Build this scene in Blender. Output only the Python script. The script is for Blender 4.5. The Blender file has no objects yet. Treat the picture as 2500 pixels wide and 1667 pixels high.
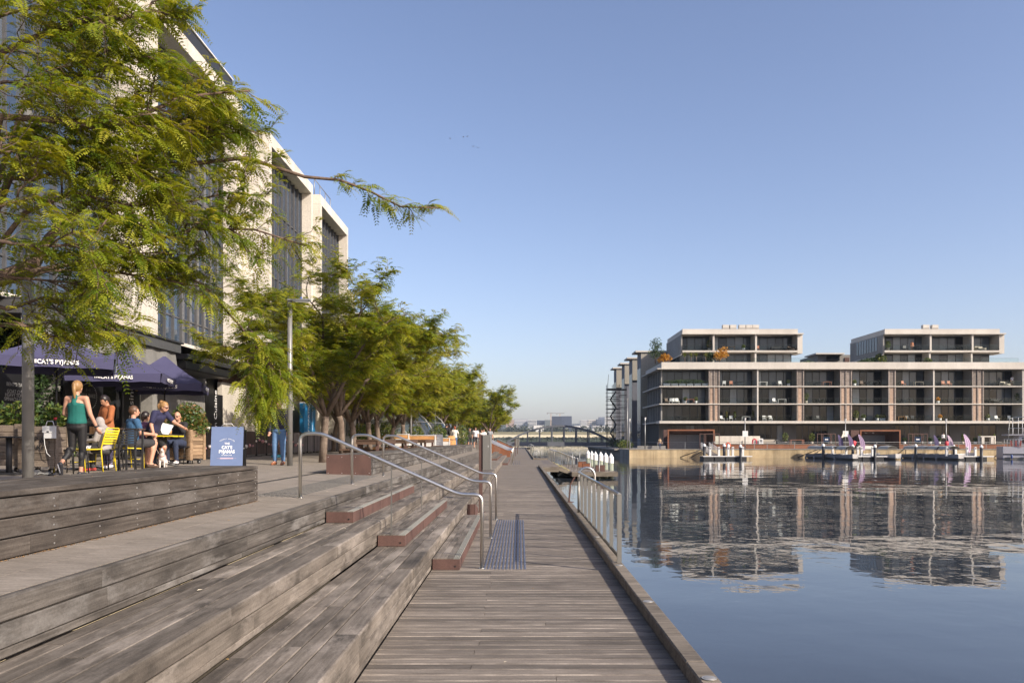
import bpy, bmesh, math, random
import numpy as np
from mathutils import Vector, Matrix, Quaternion
R = math.radians
rnd = random.Random(7)
scene = bpy.context.scene
COL = scene.collection

# ---------------------------------------------------------------- camera
CAM_H = 1.75
FPX = 1944.0                      # focal length in photograph pixels (28 mm on a 36 mm sensor)
cam_d = bpy.data.cameras.new('camera')
cam = bpy.data.objects.new('camera', cam_d); COL.objects.link(cam)
cam.location = (0, 0, CAM_H); cam.rotation_euler = (R(90), 0, 0)
cam_d.sensor_width = 36.0; cam_d.lens = 36.0*FPX/2500
cam_d.shift_x = -18/2500; cam_d.shift_y = 239.5/2500
cam_d.clip_start = 0.1; cam_d.clip_end = 9000
scene.camera = cam

# ---------------------------------------------------------------- light
SUN_EL, SUN_AZ = R(31.5), R(-35.0)     # azimuth measured from +X towards +Y
sv = Vector((math.cos(SUN_EL)*math.cos(SUN_AZ), math.cos(SUN_EL)*math.sin(SUN_AZ), math.sin(SUN_EL)))
world = bpy.data.worlds.new('World'); scene.world = world; world.use_nodes = True
wn = world.node_tree; wn.nodes.clear()
sky = wn.nodes.new('ShaderNodeTexSky'); sky.sky_type = 'NISHITA'; sky.sun_disc = False
sky.sun_elevation = SUN_EL; sky.sun_rotation = R(90) - SUN_AZ
sky.altitude = 600; sky.air_density = 1.0; sky.dust_density = 3.0; sky.ozone_density = 0.6
bg = wn.nodes.new('ShaderNodeBackground'); bg.inputs['Strength'].default_value = 0.125
wo = wn.nodes.new('ShaderNodeOutputWorld')
tint = wn.nodes.new('ShaderNodeMix'); tint.data_type = 'RGBA'; tint.blend_type = 'MULTIPLY'
tint.inputs[0].default_value = 1.0; tint.inputs[7].default_value = (1.01, 0.958, 1.048, 1)
wn.links.new(sky.outputs[0], tint.inputs[6]); wn.links.new(tint.outputs[2], bg.inputs[0]); wn.links.new(bg.outputs[0], wo.inputs[0])
sun_d = bpy.data.lights.new('sun', 'SUN'); sun_d.energy = 4.3; sun_d.angle = R(0.53); sun_d.color = (1.0, 0.90, 0.76)
sun = bpy.data.objects.new('sun', sun_d); COL.objects.link(sun)
sun.rotation_euler = (-sv).to_track_quat('-Z', 'Y').to_euler(); sun.location = (30, -20, 40)
vs = scene.view_settings
scene.display_settings.display_device = 'sRGB'
vs.view_transform = 'Standard'; vs.look = 'None'; vs.exposure = 0.6; vs.gamma = 1.0; vs.use_curve_mapping = False
scene.cycles.max_bounces = 6; scene.cycles.diffuse_bounces = 3; scene.cycles.glossy_bounces = 4
scene.cycles.transparent_max_bounces = 12; scene.cycles.transmission_bounces = 4
scene.cycles.use_denoising = True
scene.cycles.sample_clamp_indirect = 6

# ---------------------------------------------------------------- sighting helpers
def ux(u, Y): return (u-1268.0)/FPX*Y          # world X of a photo column at distance Y
def vz(v, Y): return CAM_H-(v-1073.0)/FPX*Y    # world Z of a photo row at distance Y
PROM_Z, PROM_X, SLOPE = 0.95, -2.61, 0.028
def gz(x): return PROM_Z + max(0.0, PROM_X-x)*SLOPE   # promenade surface height
WATER_Z = -0.95

# ---------------------------------------------------------------- object helpers
def thing(name, label, cat, loc=(0,0,0), rz=0.0, group=None):
    o = bpy.data.objects.new(name, None); COL.objects.link(o)
    o.empty_display_size = 0.1
    o.location = loc; o.rotation_euler = (0,0,rz)
    tag(o, label, cat, group); return o
def tag(o, label=None, cat=None, group=None, kind=None):
    if label: o['label'] = label
    if cat: o['category'] = cat
    if group: o['group'] = group
    if kind: o['kind'] = kind
    return o
def struct(name, loc=(0,0,0)):
    o = bpy.data.objects.new(name, None); COL.objects.link(o); o.location = loc; o['kind'] = 'structure'
    o.empty_display_size = 0.1
    return o
def copy_tree(o, parent=None, loc=None, rz=None, label=None, group=None, mats=None):
    c = o.copy(); COL.objects.link(c)
    if parent is not None: c.parent = parent
    if loc is not None: c.location = loc
    if rz is not None: c.rotation_euler = (0,0,rz)
    if label: c['label'] = label
    if group: c['group'] = group
    for ch in list(KIDS.get(o.name, ())):
        k = copy_tree(bpy.data.objects[ch], c)
        KIDS.setdefault(c.name, []).append(k.name)
    return c
KIDS = {}
def link(o, parent):
    COL.objects.link(o)
    if parent is not None:
        o.parent = parent; KIDS.setdefault(parent.name, []).append(o.name)
    return o

class MB:
    """collects shapes and links them as ONE mesh object"""
    def __init__(s): s.v=[]; s.f=[]; s.m=[]; s.sm=[]
    def add(s, vs, fs, m=0, smooth=False):
        b=len(s.v); s.v.extend([tuple(p) for p in vs])
        for f in fs: s.f.append(tuple(b+i for i in f)); s.m.append(m); s.sm.append(smooth)
        return s
    def box(s, x0,x1,y0,y1,z0,z1, m=0):
        return s.add([(x0,y0,z0),(x1,y0,z0),(x1,y1,z0),(x0,y1,z0),(x0,y0,z1),(x1,y0,z1),(x1,y1,z1),(x0,y1,z1)],
            [(0,3,2,1),(4,5,6,7),(0,1,5,4),(1,2,6,5),(2,3,7,6),(3,0,4,7)], m)
    def cbox(s, c, d, m=0, rz=0.0, rx=0.0, ry=0.0):
        M = Matrix.Translation(c) @ Matrix.Rotation(rz,4,'Z') @ Matrix.Rotation(ry,4,'Y') @ Matrix.Rotation(rx,4,'X')
        vs=[M @ Vector((sx*d[0]/2, sy*d[1]/2, sz*d[2]/2)) for sz in (-1,1) for sx,sy in ((-1,-1),(1,-1),(1,1),(-1,1))]
        return s.add(vs, [(0,3,2,1),(4,5,6,7),(0,1,5,4),(1,2,6,5),(2,3,7,6),(3,0,4,7)], m)
    def bbox(s, x0,x1,y0,y1,z0,z1, b=0.006, m=0):
        """box with chamfered edges all round the section across its longest axis"""
        L=(x1-x0,y1-y0,z1-z0); ax=max(range(3), key=lambda i:L[i]); lo=(x0,y0,z0); hi=(x1,y1,z1)
        o=[i for i in range(3) if i!=ax]; a,c=o
        if ax==1: a,c=c,a
        b=min(b, 0.3*min(L[a],L[c]))
        sec=[(lo[a]+b,lo[c]),(hi[a]-b,lo[c]),(hi[a],lo[c]+b),(hi[a],hi[c]-b),(hi[a]-b,hi[c]),(lo[a]+b,hi[c]),(lo[a],hi[c]-b),(lo[a],lo[c]+b)]
        vs=[]
        for e in (lo[ax],hi[ax]):
            for p,q in sec:
                w=[0,0,0]; w[ax]=e; w[a]=p; w[c]=q; vs.append(tuple(w))
        fs=[tuple(range(7,-1,-1)),tuple(range(8,16))]+[(i,(i+1)%8,8+(i+1)%8,8+i) for i in range(8)]
        return s.add(vs,fs,m)
    def tube(s, pts, r, n=10, m=0, cap=True, smooth=True):
        pts=[Vector(p) for p in pts]; rs=r if isinstance(r,(list,tuple)) else [r]*len(pts)
        vs=[]; ref=None
        for i,p in enumerate(pts):
            if i==0: d=pts[1]-p
            elif i==len(pts)-1: d=p-pts[i-1]
            else: d=(p-pts[i-1]).normalized()+(pts[i+1]-p).normalized()
            d=d.normalized() if d.length>1e-9 else Vector((0,0,1))
            if ref is None:
                ref=Vector((1,0,0)) if abs(d.x)<0.9 else Vector((0,1,0))
            a=(ref-d*ref.dot(d)).normalized(); b=d.cross(a); ref=a
            k=1.0
            if 0<i<len(pts)-1:
                cs=(p-pts[i-1]).normalized().dot((pts[i+1]-p).normalized()); k=1/max(0.5,math.sqrt((1+cs)/2))
            for j in range(n):
                t=2*math.pi*j/n; vs.append(p+(a*math.cos(t)+b*math.sin(t))*rs[i]*(k if k<1.2 else 1.1))
        fs=[]
        for i in range(len(pts)-1):
            for j in range(n):
                fs.append((i*n+j,i*n+(j+1)%n,(i+1)*n+(j+1)%n,(i+1)*n+j))
        s.add(vs,fs,m,smooth)
        if cap:
            b=len(s.v)-len(vs); e=(len(pts)-1)*n
            s.f.append(tuple(b+j for j in range(n-1,-1,-1))); s.m.append(m); s.sm.append(False)
            s.f.append(tuple(b+e+j for j in range(n))); s.m.append(m); s.sm.append(False)
        return s
    def cyl(s, c, r, h, n=16, m=0, r2=None, smooth=True):
        x,y,z=c; return s.tube([(x,y,z),(x,y,z+h)],[r,r if r2 is None else r2],n,m,True,smooth)
    def ell(s, c, rad, m=0, nu=12, nv=8, M=None):
        vs=[];fs=[]; c=Vector(c)
        for i in range(nv+1):
            t=math.pi*i/nv
            for j in range(nu):
                p=2*math.pi*j/nu
                q=Vector((rad[0]*math.sin(t)*math.cos(p),rad[1]*math.sin(t)*math.sin(p),rad[2]*math.cos(t)))
                if M is not None: q=M@q
                vs.append(c+q)
        for i in range(nv):
            for j in range(nu):
                fs.append((i*nu+j,(i+1)*nu+j,(i+1)*nu+(j+1)%nu,i*nu+(j+1)%nu))
        return s.add(vs,fs,m,True)
    def quad(s, a,b,c,d,m=0): return s.add([a,b,c,d],[(0,1,2,3)],m)
    def prism(s, poly, axis, t0, t1, m=0):
        """poly: 2-D outline, extruded along axis (0,1,2) from t0 to t1"""
        n=len(poly); vs=[]
        for t in (t0,t1):
            for p,q in poly:
                vs.append({0:(t,p,q),1:(p,t,q),2:(p,q,t)}[axis])
        fs=[tuple(range(n-1,-1,-1)),tuple(range(n,2*n))]+[(i,(i+1)%n,n+(i+1)%n,n+i) for i in range(n)]
        return s.add(vs,fs,m)
    def mesh(s, name, mats):
        me=bpy.data.meshes.new(name); me.from_pydata(s.v,[],s.f)
        for mt in (mats if isinstance(mats,(list,tuple)) else [mats]): me.materials.append(mt)
        me.polygons.foreach_set('material_index', s.m); me.polygons.foreach_set('use_smooth', s.sm)
        bm=bmesh.new(); bm.from_mesh(me); bmesh.ops.recalc_face_normals(bm, faces=bm.faces); bm.to_mesh(me); bm.free()
        me.update(); return me
    def build(s, name, mats, parent=None, loc=(0,0,0), rz=0.0, rot=None):
        o=bpy.data.objects.new(name, s.mesh(name,mats)); link(o,parent)
        o.location=loc; o.rotation_euler=rot if rot else (0,0,rz); return o
def obj(name, me, parent=None, loc=(0,0,0), rz=0.0, rot=None, scale=None):
    o=bpy.data.objects.new(name, me); link(o,parent); o.location=loc
    o.rotation_euler=rot if rot else (0,0,rz)
    if scale: o.scale=scale
    return o

def arc(c, r, a0, a1, n, plane='xz'):
    out=[]
    for i in range(n+1):
        t=a0+(a1-a0)*i/n; p,q=r*math.cos(t),r*math.sin(t)
        out.append({'xz':(c[0]+p,c[1],c[2]+q),'yz':(c[0],c[1]+p,c[2]+q),'xy':(c[0]+p,c[1]+q,c[2])}[plane])
    return out
def fillet(pts, r, n=5):
    pts=[Vector(p) for p in pts]; out=[pts[0]]
    for i in range(1,len(pts)-1):
        a,b,c=pts[i-1],pts[i],pts[i+1]; d1=(a-b); d2=(c-b); k=min(r,d1.length*.48,d2.length*.48)
        p=b+d1.normalized()*k; q=b+d2.normalized()*k
        for j in range(n+1):
            t=j/n; out.append(p*(1-t)**2+b*2*t*(1-t)+q*t*t)
    out.append(pts[-1]); return out

def text(body, size, mat, parent, loc, rot, name='lettering', ext=0.002, align='CENTER', sx=1.0, shear=0.0, bold=0.0, space=1.0):
    cu=bpy.data.curves.new(name,'FONT'); cu.body=body; cu.size=size; cu.align_x=align; cu.align_y='CENTER'
    cu.extrude=ext; cu.offset=bold; cu.shear=shear; cu.resolution_u=3; cu.space_character=space
    o=bpy.data.objects.new(name,cu); link(o,parent); o.location=loc; o.rotation_euler=rot; o.scale=(sx,1,1)
    cu.materials.append(mat); TEXTS.append(o); return o
TEXTS=[]

# ---------------------------------------------------------------- materials
def nmat(name):
    m=bpy.data.materials.new(name); m.use_nodes=True; nt=m.node_tree; return m,nt,nt.nodes['Principled BSDF']
def nd(nt,t,ins=None,**props):
    n=nt.nodes.new(t)
    for k,v in props.items(): setattr(n,k,v)
    for k,v in (ins or {}).items():
        if isinstance(v,bpy.types.NodeSocket): nt.links.new(v,n.inputs[k])
        else: n.inputs[k].default_value=v
    return n
def ramp(nt,fac,stops):
    n=nt.nodes.new('ShaderNodeValToRGB'); nt.links.new(fac,n.inputs[0]); e=n.color_ramp.elements
    while len(e)<len(stops): e.new(0.5)
    for i,(p,c) in enumerate(stops):
        e[i].position=p; e[i].color=(c[0],c[1],c[2],1) if not isinstance(c,(int,float)) else (c,c,c,1)
    return n.outputs[0]
def mixc(nt,fac,a,b,mode='MIX'):
    n=nt.nodes.new('ShaderNodeMix'); n.data_type='RGBA'; n.blend_type=mode
    for i,v in ((0,fac),(6,a),(7,b)):
        if isinstance(v,bpy.types.NodeSocket): nt.links.new(v,n.inputs[i])
        else: n.inputs[i].default_value = v if i==0 else (v[0],v[1],v[2],1)
    return n.outputs[2]
def plain(name,c,rough=0.6,metal=0.0,vary=0.12,scale=6.0,spec=0.5,bump=0.0,trans=0.0):
    """paint, cloth, plastic: one colour with faint mottling"""
    m,nt,b=nmat(name); tc=nd(nt,'ShaderNodeTexCoord'); oi=nd(nt,'ShaderNodeObjectInfo')
    of=nd(nt,'ShaderNodeVectorMath',{0:tc.outputs['Object'],1:oi.outputs['Location']},operation='ADD')
    no=nd(nt,'ShaderNodeTexNoise',{'Vector':of.outputs[0],'Scale':scale,'Detail':5.0,'Roughness':0.6})
    f=ramp(nt,no.outputs[0],[(0.3,1-vary),(0.7,1+vary*0.6)])
    col=mixc(nt,1.0,c,f,'MULTIPLY'); nt.links.new(col,b.inputs['Base Color'])
    b.inputs['Roughness'].default_value=rough; b.inputs['Metallic'].default_value=metal
    b.inputs['Specular IOR Level'].default_value=spec
    if bump:
        bp=nd(nt,'ShaderNodeBump',{'Height':no.outputs[0],'Strength':bump,'Distance':0.02}); nt.links.new(bp.outputs[0],b.inputs['Normal'])
    if trans: b.inputs['Transmission Weight'].default_value=trans
    return m
def wood(name,stops,rnd_val=0.22,axis=0,gs=1.0,rough=0.75,blot=0.35,bump=0.35,pale=None,edge=None,cover=(0.50,0.64)):
    """weathered board: grain along the local axis, blotches, per-board tone"""
    m,nt,b=nmat(name); tc=nd(nt,'ShaderNodeTexCoord'); oi=nd(nt,'ShaderNodeObjectInfo')
    rv=nd(nt,'ShaderNodeMath',{0:oi.outputs['Random'],1:137.0},operation='MULTIPLY')
    of=nd(nt,'ShaderNodeVectorMath',{0:tc.outputs['Object'],1:rv.outputs[0]},operation='ADD')
    sc=[48.0*gs]*3; sc[axis]=1.6*gs
    mp=nd(nt,'ShaderNodeMapping',{'Vector':of.outputs[0],'Scale':sc})
    g=nd(nt,'ShaderNodeTexNoise',{'Vector':mp.outputs[0],'Scale':1.0,'Detail':8.0,'Roughness':0.7,'Distortion':0.15})
    sc2=[6.0*gs]*3; sc2[axis]=2.0*gs
    mp2=nd(nt,'ShaderNodeMapping',{'Vector':of.outputs[0],'Scale':sc2})
    bl=nd(nt,'ShaderNodeTexNoise',{'Vector':mp2.outputs[0],'Scale':1.0,'Detail':5.0,'Roughness':0.6})
    fine=nd(nt,'ShaderNodeTexNoise',{'Vector':of.outputs[0],'Scale':60.0,'Detail':3.0})
    c=ramp(nt,g.outputs[0],stops)
    k=ramp(nt,bl.outputs[0],[(0.3,1-blot),(0.52,1.0),(0.75,1+blot*0.55)])
    c=mixc(nt,1.0,c,k,'MULTIPLY')
    if pale:
        pm=ramp(nt,nd(nt,'ShaderNodeTexNoise',{'Vector':mp2.outputs[0],'Scale':0.55,'Detail':6.0,'Roughness':0.7}).outputs[0],[(cover[0],0.0),(cover[1],1.0)])
        c=mixc(nt,pm,c,pale)
    if edge:
        # worn arrises: the long edges of each board are scuffed paler here and there
        sx=nd(nt,'ShaderNodeSeparateXYZ',{0:tc.outputs['Object']}); ab=nd(nt,'ShaderNodeMath',{0:sx.outputs[1]},operation='ABSOLUTE')
        er=nd(nt,'ShaderNodeMapRange',{0:ab.outputs[0],1:0.046,2:0.066,3:0.0,4:1.0}); en=ramp(nt,bl.outputs[0],[(0.47,0.0),(0.62,0.85)])
        em=nd(nt,'ShaderNodeMath',{0:er.outputs[0],1:en},operation='MULTIPLY'); c=mixc(nt,em.outputs[0],c,edge)
    fr=ramp(nt,fine.outputs[0],[(0.3,0.88),(0.7,1.1)]); c=mixc(nt,1.0,c,fr,'MULTIPLY')
    hv=nd(nt,'ShaderNodeMapRange',{0:oi.outputs['Random'],3:1-rnd_val,4:1+rnd_val})
    hs=nd(nt,'ShaderNodeHueSaturation',{'Value':hv.outputs[0],'Color':c})
    nt.links.new(hs.outputs[0],b.inputs['Base Color']); b.inputs['Roughness'].default_value=rough
    b.inputs['Specular IOR Level'].default_value=0.3
    ad=nd(nt,'ShaderNodeMath',{0:g.outputs[0],1:fine.outputs[0]},operation='ADD')
    bp=nd(nt,'ShaderNodeBump',{'Height':ad.outputs[0],'Strength':bump,'Distance':0.006}); nt.links.new(bp.outputs[0],b.inputs['Normal'])
    return m
def stone(name,lo,hi,scale=3.0,rough=0.85,bump=0.25,streak=0.0,rnd_val=0.06,axis_streak=2):
    m,nt,b=nmat(name); tc=nd(nt,'ShaderNodeTexCoord'); oi=nd(nt,'ShaderNodeObjectInfo')
    of=nd(nt,'ShaderNodeVectorMath',{0:tc.outputs['Object'],1:oi.outputs['Location']},operation='ADD')
    n1=nd(nt,'ShaderNodeTexNoise',{'Vector':of.outputs[0],'Scale':scale,'Detail':8.0,'Roughness':0.62})
    c=ramp(nt,n1.outputs[0],[(0.3,lo),(0.7,hi)])
    n2=nd(nt,'ShaderNodeTexNoise',{'Vector':of.outputs[0],'Scale':scale*25,'Detail':3.0})
    c=mixc(nt,1.0,c,ramp(nt,n2.outputs[0],[(0.3,0.86),(0.7,1.1)]),'MULTIPLY')
    if streak:
        sc=[scale*1.4]*3; sc[axis_streak]=scale*0.06
        mp=nd(nt,'ShaderNodeMapping',{'Vector':of.outputs[0],'Scale':sc})
        n3=nd(nt,'ShaderNodeTexNoise',{'Vector':mp.outputs[0],'Scale':1.0,'Detail':6.0,'Roughness':0.7})
        c=mixc(nt,1.0,c,ramp(nt,n3.outputs[0],[(0.35,1-streak),(0.6,1.05)]),'MULTIPLY')
    hv=nd(nt,'ShaderNodeMapRange',{0:oi.outputs['Random'],3:1-rnd_val,4:1+rnd_val})
    hs=nd(nt,'ShaderNodeHueSaturation',{'Value':hv.outputs[0],'Color':c})
    nt.links.new(hs.outputs[0],b.inputs['Base Color']); b.inputs['Roughness'].default_value=rough
    b.inputs['Specular IOR Level'].default_value=0.3
    bp=nd(nt,'ShaderNodeBump',{'Height':n2.outputs[0],'Strength':bump,'Distance':0.01}); nt.links.new(bp.outputs[0],b.inputs['Normal'])
    return m
def glass(name,c,rough=0.04,wave=0.02,scale=0.6,spec=0.5,ior=1.5):
    """window pane: dark body, mirror-like surface with slight waviness"""
    m,nt,b=nmat(name); tc=nd(nt,'ShaderNodeTexCoord'); oi=nd(nt,'ShaderNodeObjectInfo')
    of=nd(nt,'ShaderNodeVectorMath',{0:tc.outputs['Object'],1:oi.outputs['Location']},operation='ADD')
    no=nd(nt,'ShaderNodeTexNoise',{'Vector':of.outputs[0],'Scale':scale,'Detail':1.0})
    bp=nd(nt,'ShaderNodeBump',{'Height':no.outputs[0],'Strength':1.0,'Distance':wave}); nt.links.new(bp.outputs[0],b.inputs['Normal'])
    hv=nd(nt,'ShaderNodeMapRange',{0:oi.outputs['Random'],3:0.55,4:1.5})
    hs=nd(nt,'ShaderNodeHueSaturation',{'Value':hv.outputs[0],'Color':(c[0],c[1],c[2],1)})
    nt.links.new(hs.outputs[0],b.inputs['Base Color'])
    b.inputs['Roughness'].default_value=rough; b.inputs['Specular IOR Level'].default_value=spec; b.inputs['IOR'].default_value=ior
    return m
def clear_glass(name,alpha=0.12,tint=(0.75,0.85,0.85)):
    m,nt,b=nmat(name); nt.nodes.remove(b); out=nt.nodes['Material Output']
    tr=nd(nt,'ShaderNodeBsdfTransparent',{'Color':(0.93,0.96,0.95,1)}); gl=nd(nt,'ShaderNodeBsdfGlossy',{'Color':(tint[0],tint[1],tint[2],1),'Roughness':0.05})
    fr=nd(nt,'ShaderNodeFresnel',{'IOR':1.45}); ad=nd(nt,'ShaderNodeMath',{0:fr.outputs[0],1:alpha},operation='ADD',use_clamp=True)
    mx=nd(nt,'ShaderNodeMixShader',{0:ad.outputs[0],1:tr.outputs[0],2:gl.outputs[0]}); nt.links.new(mx.outputs[0],out.inputs[0]); return m
def leaf(name,stops,transl=0.35,rough=0.5):
    m,nt,b=nmat(name); out=nt.nodes['Material Output']
    at=nd(nt,'ShaderNodeAttribute',attribute_name='tone'); oi=nd(nt,'ShaderNodeObjectInfo')
    t=nd(nt,'ShaderNodeMath',{0:oi.outputs['Random'],1:0.16},operation='MULTIPLY')
    t2=nd(nt,'ShaderNodeMath',{0:at.outputs['Fac'],1:t.outputs[0]},operation='ADD')
    c=ramp(nt,t2.outputs[0],stops); nt.links.new(c,b.inputs['Base Color'])
    b.inputs['Roughness'].default_value=rough; b.inputs['Specular IOR Level'].default_value=0.35
    tc=mixc(nt,1.0,c,(1.5,1.35,0.5),'MULTIPLY')
    tl=nd(nt,'ShaderNodeBsdfTranslucent',{'Color':tc}); mx=nd(nt,'ShaderNodeMixShader',{0:transl,1:b.outputs[0],2:tl.outputs[0]})
    nt.links.new(mx.outputs[0],out.inputs[0]); return m
def steel(name,c=(0.62,0.60,0.56),rough=0.28):
    m,nt,b=nmat(name); tc=nd(nt,'ShaderNodeTexCoord')
    mp=nd(nt,'ShaderNodeMapping',{'Vector':tc.outputs['Object'],'Scale':(3,3,90)})
    no=nd(nt,'ShaderNodeTexNoise',{'Vector':mp.outputs[0],'Scale':2.0,'Detail':4.0})
    r=nd(nt,'ShaderNodeMapRange',{0:no.outputs[0],3:rough-0.08,4:rough+0.14}); nt.links.new(r.outputs[0],b.inputs['Roughness'])
    b.inputs['Base Color'].default_value=(c[0],c[1],c[2],1); b.inputs['Metallic'].default_value=1.0; return m

M={}
M['deck']=wood('deck_timber',[(0.28,(0.098,0.081,0.065)),(0.5,(0.162,0.137,0.113)),(0.72,(0.225,0.194,0.163))],0.30,blot=0.3,gs=1.0,edge=(0.33,0.285,0.24))
M['deck_far']=wood('deck_timber_far',[(0.28,(0.105,0.087,0.07)),(0.5,(0.165,0.14,0.116)),(0.72,(0.22,0.19,0.16))],0.1,blot=0.25)
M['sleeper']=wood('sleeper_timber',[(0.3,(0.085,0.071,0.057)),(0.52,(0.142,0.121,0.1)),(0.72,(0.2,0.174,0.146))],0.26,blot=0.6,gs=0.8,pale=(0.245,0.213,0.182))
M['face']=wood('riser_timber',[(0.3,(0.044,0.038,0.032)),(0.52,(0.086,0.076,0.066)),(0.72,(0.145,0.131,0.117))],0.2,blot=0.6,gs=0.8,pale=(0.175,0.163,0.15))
M['bench']=wood('bench_timber',[(0.3,(0.036,0.029,0.024)),(0.52,(0.072,0.060,0.050)),(0.74,(0.125,0.108,0.092))],0.18,blot=0.5,gs=0.8,pale=(0.125,0.112,0.10))
M['curb']=wood('curb_timber',[(0.3,(0.09,0.075,0.055)),(0.52,(0.19,0.16,0.125)),(0.74,(0.28,0.24,0.195))],0.16,blot=0.45,gs=0.9)
M['crate']=wood('crate_pine',[(0.3,(0.13,0.08,0.045)),(0.5,(0.24,0.16,0.095)),(0.72,(0.36,0.26,0.165))],0.22,blot=0.3,gs=1.2)
M['crate_grey']=wood('crate_weathered',[(0.3,(0.10,0.075,0.055)),(0.5,(0.185,0.145,0.11)),(0.72,(0.27,0.22,0.175))],0.2,blot=0.35,gs=1.2)
M['screen']=wood('cedar_screen',[(0.3,(0.34,0.23,0.165)),(0.5,(0.47,0.335,0.245)),(0.72,(0.57,0.42,0.32))],0.25,blot=0.3,gs=0.8)
M['screen_grey']=wood('grey_screen',[(0.3,(0.16,0.13,0.11)),(0.5,(0.25,0.21,0.18)),(0.72,(0.36,0.31,0.27))],0.25,blot=0.3,gs=0.8)
M['brown_wood']=wood('brown_timber',[(0.3,(0.05,0.03,0.02)),(0.5,(0.10,0.06,0.04)),(0.72,(0.16,0.1,0.07))],0.15)
M['orange_wood']=wood('orange_timber',[(0.3,(0.36,0.17,0.06)),(0.5,(0.5,0.26,0.1)),(0.72,(0.6,0.34,0.15))],0.15)
M['paver']=stone('promenade_paver',(0.235,0.205,0.172),(0.31,0.275,0.235),2.2,0.9,0.4,rnd_val=0.07)
M['paver_bed']=stone('paver_joint',(0.06,0.05,0.04),(0.10,0.085,0.07),6)
M['concrete']=stone('pale_concrete',(0.55,0.505,0.43),(0.65,0.60,0.525),0.6,0.85,0.15,streak=0.2)
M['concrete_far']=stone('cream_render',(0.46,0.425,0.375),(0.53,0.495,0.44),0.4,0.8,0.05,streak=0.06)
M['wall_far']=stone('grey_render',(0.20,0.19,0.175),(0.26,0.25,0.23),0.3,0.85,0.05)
M['khaki']=stone('khaki_cladding',(0.27,0.25,0.205),(0.31,0.285,0.24),0.2,0.8,0.03,streak=0.08)
M['slate']=stone('slate_cladding',(0.11,0.115,0.135),(0.15,0.155,0.18),0.3,0.7,0.03)
M['dark']=plain('charcoal_paint',(0.028,0.028,0.03),0.5)
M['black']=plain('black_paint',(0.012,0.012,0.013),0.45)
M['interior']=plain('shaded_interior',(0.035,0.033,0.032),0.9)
M['quay']=stone('quay_concrete',(0.40,0.295,0.165),(0.56,0.44,0.27),0.55,0.9,0.2,streak=0.4)
M['quay_grey']=stone('quay_grey',(0.2,0.185,0.16),(0.28,0.26,0.23),0.5,0.9,0.2,streak=0.35)
M['pave_far']=stone('far_paving',(0.2,0.18,0.155),(0.27,0.245,0.21),0.6)
M['corten']=stone('weathering_steel',(0.088,0.05,0.042),(0.128,0.071,0.058),3.0,0.75,0.1,streak=0.15)
M['corten_bright']=stone('orange_steel',(0.18,0.07,0.036),(0.25,0.1,0.05),1.0,0.75,0.1,streak=0.15)
M['steel']=steel('brushed_steel')
M['steel_dull']=steel('dull_steel',(0.30,0.285,0.25),0.5)
M['galv']=plain('galvanised_grey',(0.30,0.30,0.29),0.45,0.6)
M['pole']=plain('grey_pole_paint',(0.22,0.215,0.205),0.4,0.3)
M['white']=plain('white_paint',(0.66,0.65,0.63),0.45,vary=0.06)
M['white_cap']=plain('white_cap',(0.82,0.81,0.78),0.5,vary=0.05)
M['navy_cloth']=plain('navy_canvas',(0.060,0.058,0.125),0.85,vary=0.08,scale=3)
M['grey_cloth']=plain('grey_canvas',(0.17,0.165,0.155),0.85)
M['sign_blue']=plain('slate_blue_board',(0.125,0.175,0.31),0.55,vary=0.06)
M['cyan_sign']=plain('cyan_blue_sign',(0.02,0.20,0.44),0.4,vary=0.03)
M['yellow']=plain('yellow_paint',(0.72,0.55,0.02),0.35,vary=0.05)
M['lettering']=plain('white_lettering',(0.85,0.84,0.82),0.6,vary=0.02)
M['gold_letter']=plain('gold_lettering',(0.55,0.33,0.10),0.6,vary=0.02)
M['grey_letter']=plain('chalk_lettering',(0.36,0.36,0.35),0.8,vary=0.25,scale=30)
M['tgsi']=plain('blue_grey_stud',(0.17,0.175,0.22),0.32,0.75)
M['tgsi_dark']=plain('charcoal_stud',(0.11,0.108,0.10),0.5)
M['bolt']=plain('bolt_metal',(0.65,0.64,0.62),0.35,0.8)
M['bark']=stone('bark',(0.10,0.066,0.048),(0.22,0.155,0.115),9,0.9,0.8,streak=0.35)
M['bark_pale']=stone('pale_bark',(0.12,0.088,0.066),(0.23,0.178,0.14),7,0.9,0.6,streak=0.3)
M['rubber']=plain('black_rubber',(0.016,0.016,0.017),0.7)
M['pile_dark']=plain('pile_sleeve',(0.018,0.019,0.022),0.45)
M['pile_green']=stone('pile_concrete',(0.22,0.25,0.19),(0.32,0.345,0.27),3,0.85,0.2,streak=0.3)
M['glass_blue']=glass('office_glass',(0.03,0.045,0.07),0.03,0.006,0.5,1.0,1.7)
M['glass_dark']=glass('dark_glass',(0.014,0.016,0.019),0.05,0.006,0.5,0.35)
M['glass_curtain']=glass('curtained_glass',(0.17,0.19,0.21),0.12,0.004,0.5,0.35)
M['glass_mid']=glass('sky_grey_glass',(0.062,0.075,0.09),0.08,0.004,0.5,0.4)  # grey body colour stands in for sky reflected in the panes
M['glass_clear']=clear_glass('clear_glass',-0.03,(0.5,0.55,0.55))
M['glass_dome']=clear_glass('dome_glass',0.10,(0.7,0.75,0.78))
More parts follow.
